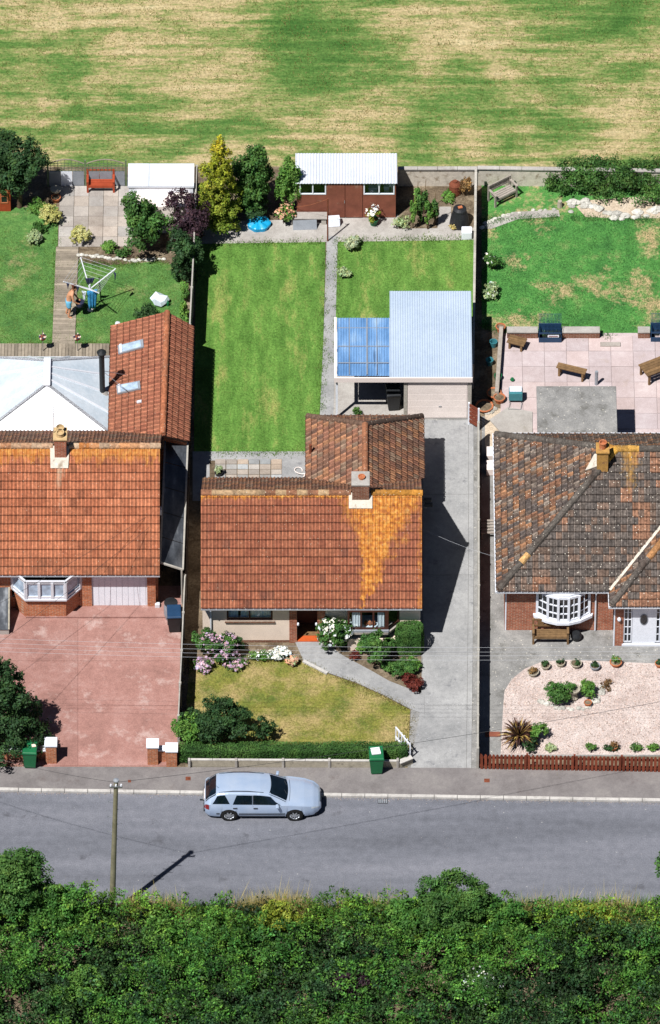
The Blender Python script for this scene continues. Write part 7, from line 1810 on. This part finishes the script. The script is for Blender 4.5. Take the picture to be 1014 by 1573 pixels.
def inpoly(x, y, P):
    c = False; n = len(P)
    for i in range(n):
        (x0,y0),(x1,y1) = P[i], P[(i+1)%n]
        if (y0 > y) != (y1 > y) and x < (x1-x0)*(y-y0)/(y1-y0)+x0: c = not c
    return c
def lawn_blades(pts, n, m, seed, label, hmax=.06):
    P = G2(pts); g = random.Random(seed); xs_ = [p[0] for p in P]; ys_ = [p[1] for p in P]; sp = []
    while len(sp) < n//8:
        x, y = g.uniform(min(xs_),max(xs_)), g.uniform(min(ys_),max(ys_))
        if inpoly(x,y,P): sp.append((x,y,.01))
    tag(blades('grass',sp,n,.025,hmax,.012,m,seed),label,'grass')
leafmat('blade_green', GRN('587a36','6f9046','929c5c'), tr=.2); leafmat('blade_straw', GRN('6f7a3a','958a54','aa9c6c'), tr=.2); leafmat('blade_emerald', GRN('3f7040','54884b','74965a'), tr=.2)
lawn_blades([(303,377),(498,374),(494,560),(490,694),(300,694)],26000,'blade_green',411,'short mown grass of the long lawn beside the bungalow wing')
lawn_blades([(522,372),(726,370),(726,500),(517,500)],11000,'blade_green',412,'short mown grass behind the blue-roofed garage')
lawn_blades([(292,1018),(440,1018),(500,1038),(585,1070),(626,1092),(625,1148),(284,1148)],15000,'blade_straw',413,'dry short grass of the front lawn')
lawn_blades([(742,345),(860,338),(1040,340),(1040,512),(742,500)],28000,'blade_emerald',414,'green short grass of the lawn above the pink patio',.08)
lawn_blades([(-20,340),(88,385),(84,528),(-20,528)],9000,'blade_green',415,'short grass of the lawn beside the playhouse')
lawn_blades([(116,405),(268,410),(286,500),(112,528)],11000,'blade_green',416,'short grass under the rotary drier')

sp = [(rg.uniform(-16,16), WY(500,250)+rg.uniform(.2,17)**1.0, 0.0) for _ in range(4200)]
tag(blades('field_tufts',sp,30000,.03,.09,.02,'blade_straw',421),'straw coloured tufts across the open field','grass')
sp = [(rg.uniform(-16,16), WY(500,250)+rg.uniform(.2,17), 0.0) for _ in range(2600)]
tag(blades('field_tufts',sp,20000,.03,.08,.02,'blade_green',422),'green tufts across the open field','grass')

def edge_blades(lines, n, m, seed, label, hmax=.13):
    g = random.Random(seed); sp = []
    for ln in lines:
        for (u0,v0),(u1,v1) in zip(ln, ln[1:]):
            k = int(math.hypot(u1-u0,v1-v0)/2.2)
            for i in range(k):
                if g.random() < .6: t_ = g.random(); q = W(u0+(u1-u0)*t_+g.gauss(0,.6), v0+(v1-v0)*t_+g.gauss(0,.5)); sp.append((q.x,q.y,.01))
    tag(blades('edge_grass',sp,n,.04,hmax,.014,m,seed),label,'grass')
edge_blades([[(323,376),(500,372),(496,560),(492,697)],[(519,369),(728,367)],[(519,369),(514,560)],[(330,697),(470,697)]],5200,'blade_green',431,'untrimmed grass tufts edging the long lawn and garden path')
edge_blades([[(292,1016),(440,1014),(466,1017),(503,1036),(548,1052),(590,1071),(629,1091),(627,1150)]],2600,'blade_straw',432,'untrimmed grass tufts edging the front lawn')
edge_blades([[(742,352),(745,340),(790,337),(858,334),(900,336),(960,338),(1020,338)],[(742,500),(780,512),(920,514),(940,520)],[(860,282),(745,282)]],5200,'blade_emerald',433,'untrimmed grass tufts edging the lawn above the pink patio')
edge_blades([[(88,330),(86,536)],[(113,402),(108,530)],[(113,402),(165,408),(240,402),(272,408),(283,440)],[(0,530),(84,530)],[(112,530),(170,530)]],4200,'blade_green',434,'untrimmed grass tufts edging the boardwalk lawns')
edge_blades([[(291,1182),(470,1183),(612,1184)],[(737,1187),(900,1189),(1014,1190)],[(0,1177),(36,1177)]],1500,'blade_straw',435,'weeds growing along the back of the pavement',.16)

def pebbles(name, spots, r0, r1, m, seed, label, cols):
    """loose small stones, far too many to count: one mass"""
    g = np.random.default_rng(seed); P = np.array(spots); n = len(P)
    O = np.array([(1,0,0),(0,1,0),(-1,0,0),(0,-1,0),(0,0,.8),(0,0,-.4)]); r = g.uniform(r0,r1,n); sc_ = g.uniform(.6,1.3,(n,1,3))
    V = (P[:,None,:] + O[None]*sc_*r[:,None,None] + np.c_[np.zeros((n,2)),r*.3][:,None,:]).reshape(-1,3)
    F = np.array([(0,1,4),(1,2,4),(2,3,4),(3,0,4),(1,0,5),(2,1,5),(3,2,5),(0,3,5)]); F = (F[None]+6*np.arange(n)[:,None,None]).reshape(-1,3)
    me = bpy.data.meshes.new(name); me.from_pydata(V.tolist(),[],F.tolist()); c = np.array(cols)[g.integers(0,len(cols),n)]*g.uniform(.75,1.2,(n,1)); c = np.repeat(np.c_[c,np.ones(n)],6,0)
    me.color_attributes.new('col','FLOAT_COLOR','POINT').data.foreach_set('color',c.astype(np.float32).ravel()); me.materials.append(MAT[m])
    o = bpy.data.objects.new(name,me); COL.objects.link(o); o['kind'] = 'stuff'; return tag(o,label,'gravel')
GP = G2([(770,1158),(774,1086),(776,1063),(787,1046),(807,1030),(833,1019),(869,1016),(920,1018),(1014,1022),(1050,1026),(1050,1158)]); gx = [q[0] for q in GP]; gy = [q[1] for q in GP]; sp = []
while len(sp) < 9000:
    x, y = rg.uniform(min(gx),max(gx)), rg.uniform(min(gy),max(gy))
    if inpoly(x,y,GP): sp.append((x,y,.022))
pebbles('gravel_stones',sp,.012,.034,'pebble',441,'loose pinkish gravel stones spread in front of the brick bungalow',[(1,1,1),(1.15,1.05,1.0),(.85,.72,.66),(.6,.55,.52),(1.2,1.15,1.1)])
sp = [tuple(W(u_, kl(u_)+2.2+abs(rg.gauss(0,2.4)),.006)) for u_ in [rg.uniform(-20,1030) for _ in range(1600)]]
pebbles('gutter_grit',sp,.006,.02,'pebble',442,'fine grit lying in the gutter along the kerb',[(.5,.45,.4),(.8,.75,.7),(.35,.3,.25)])
sp = [(rg.uniform(-14,14), WY(500,1300)+rg.uniform(-3.2,1.4), .006) for _ in range(260)]
pebbles('road_grit',sp,.006,.016,'pebble',443,'scattered pale chippings on the road',[(.9,.9,.9),(.4,.38,.36)])
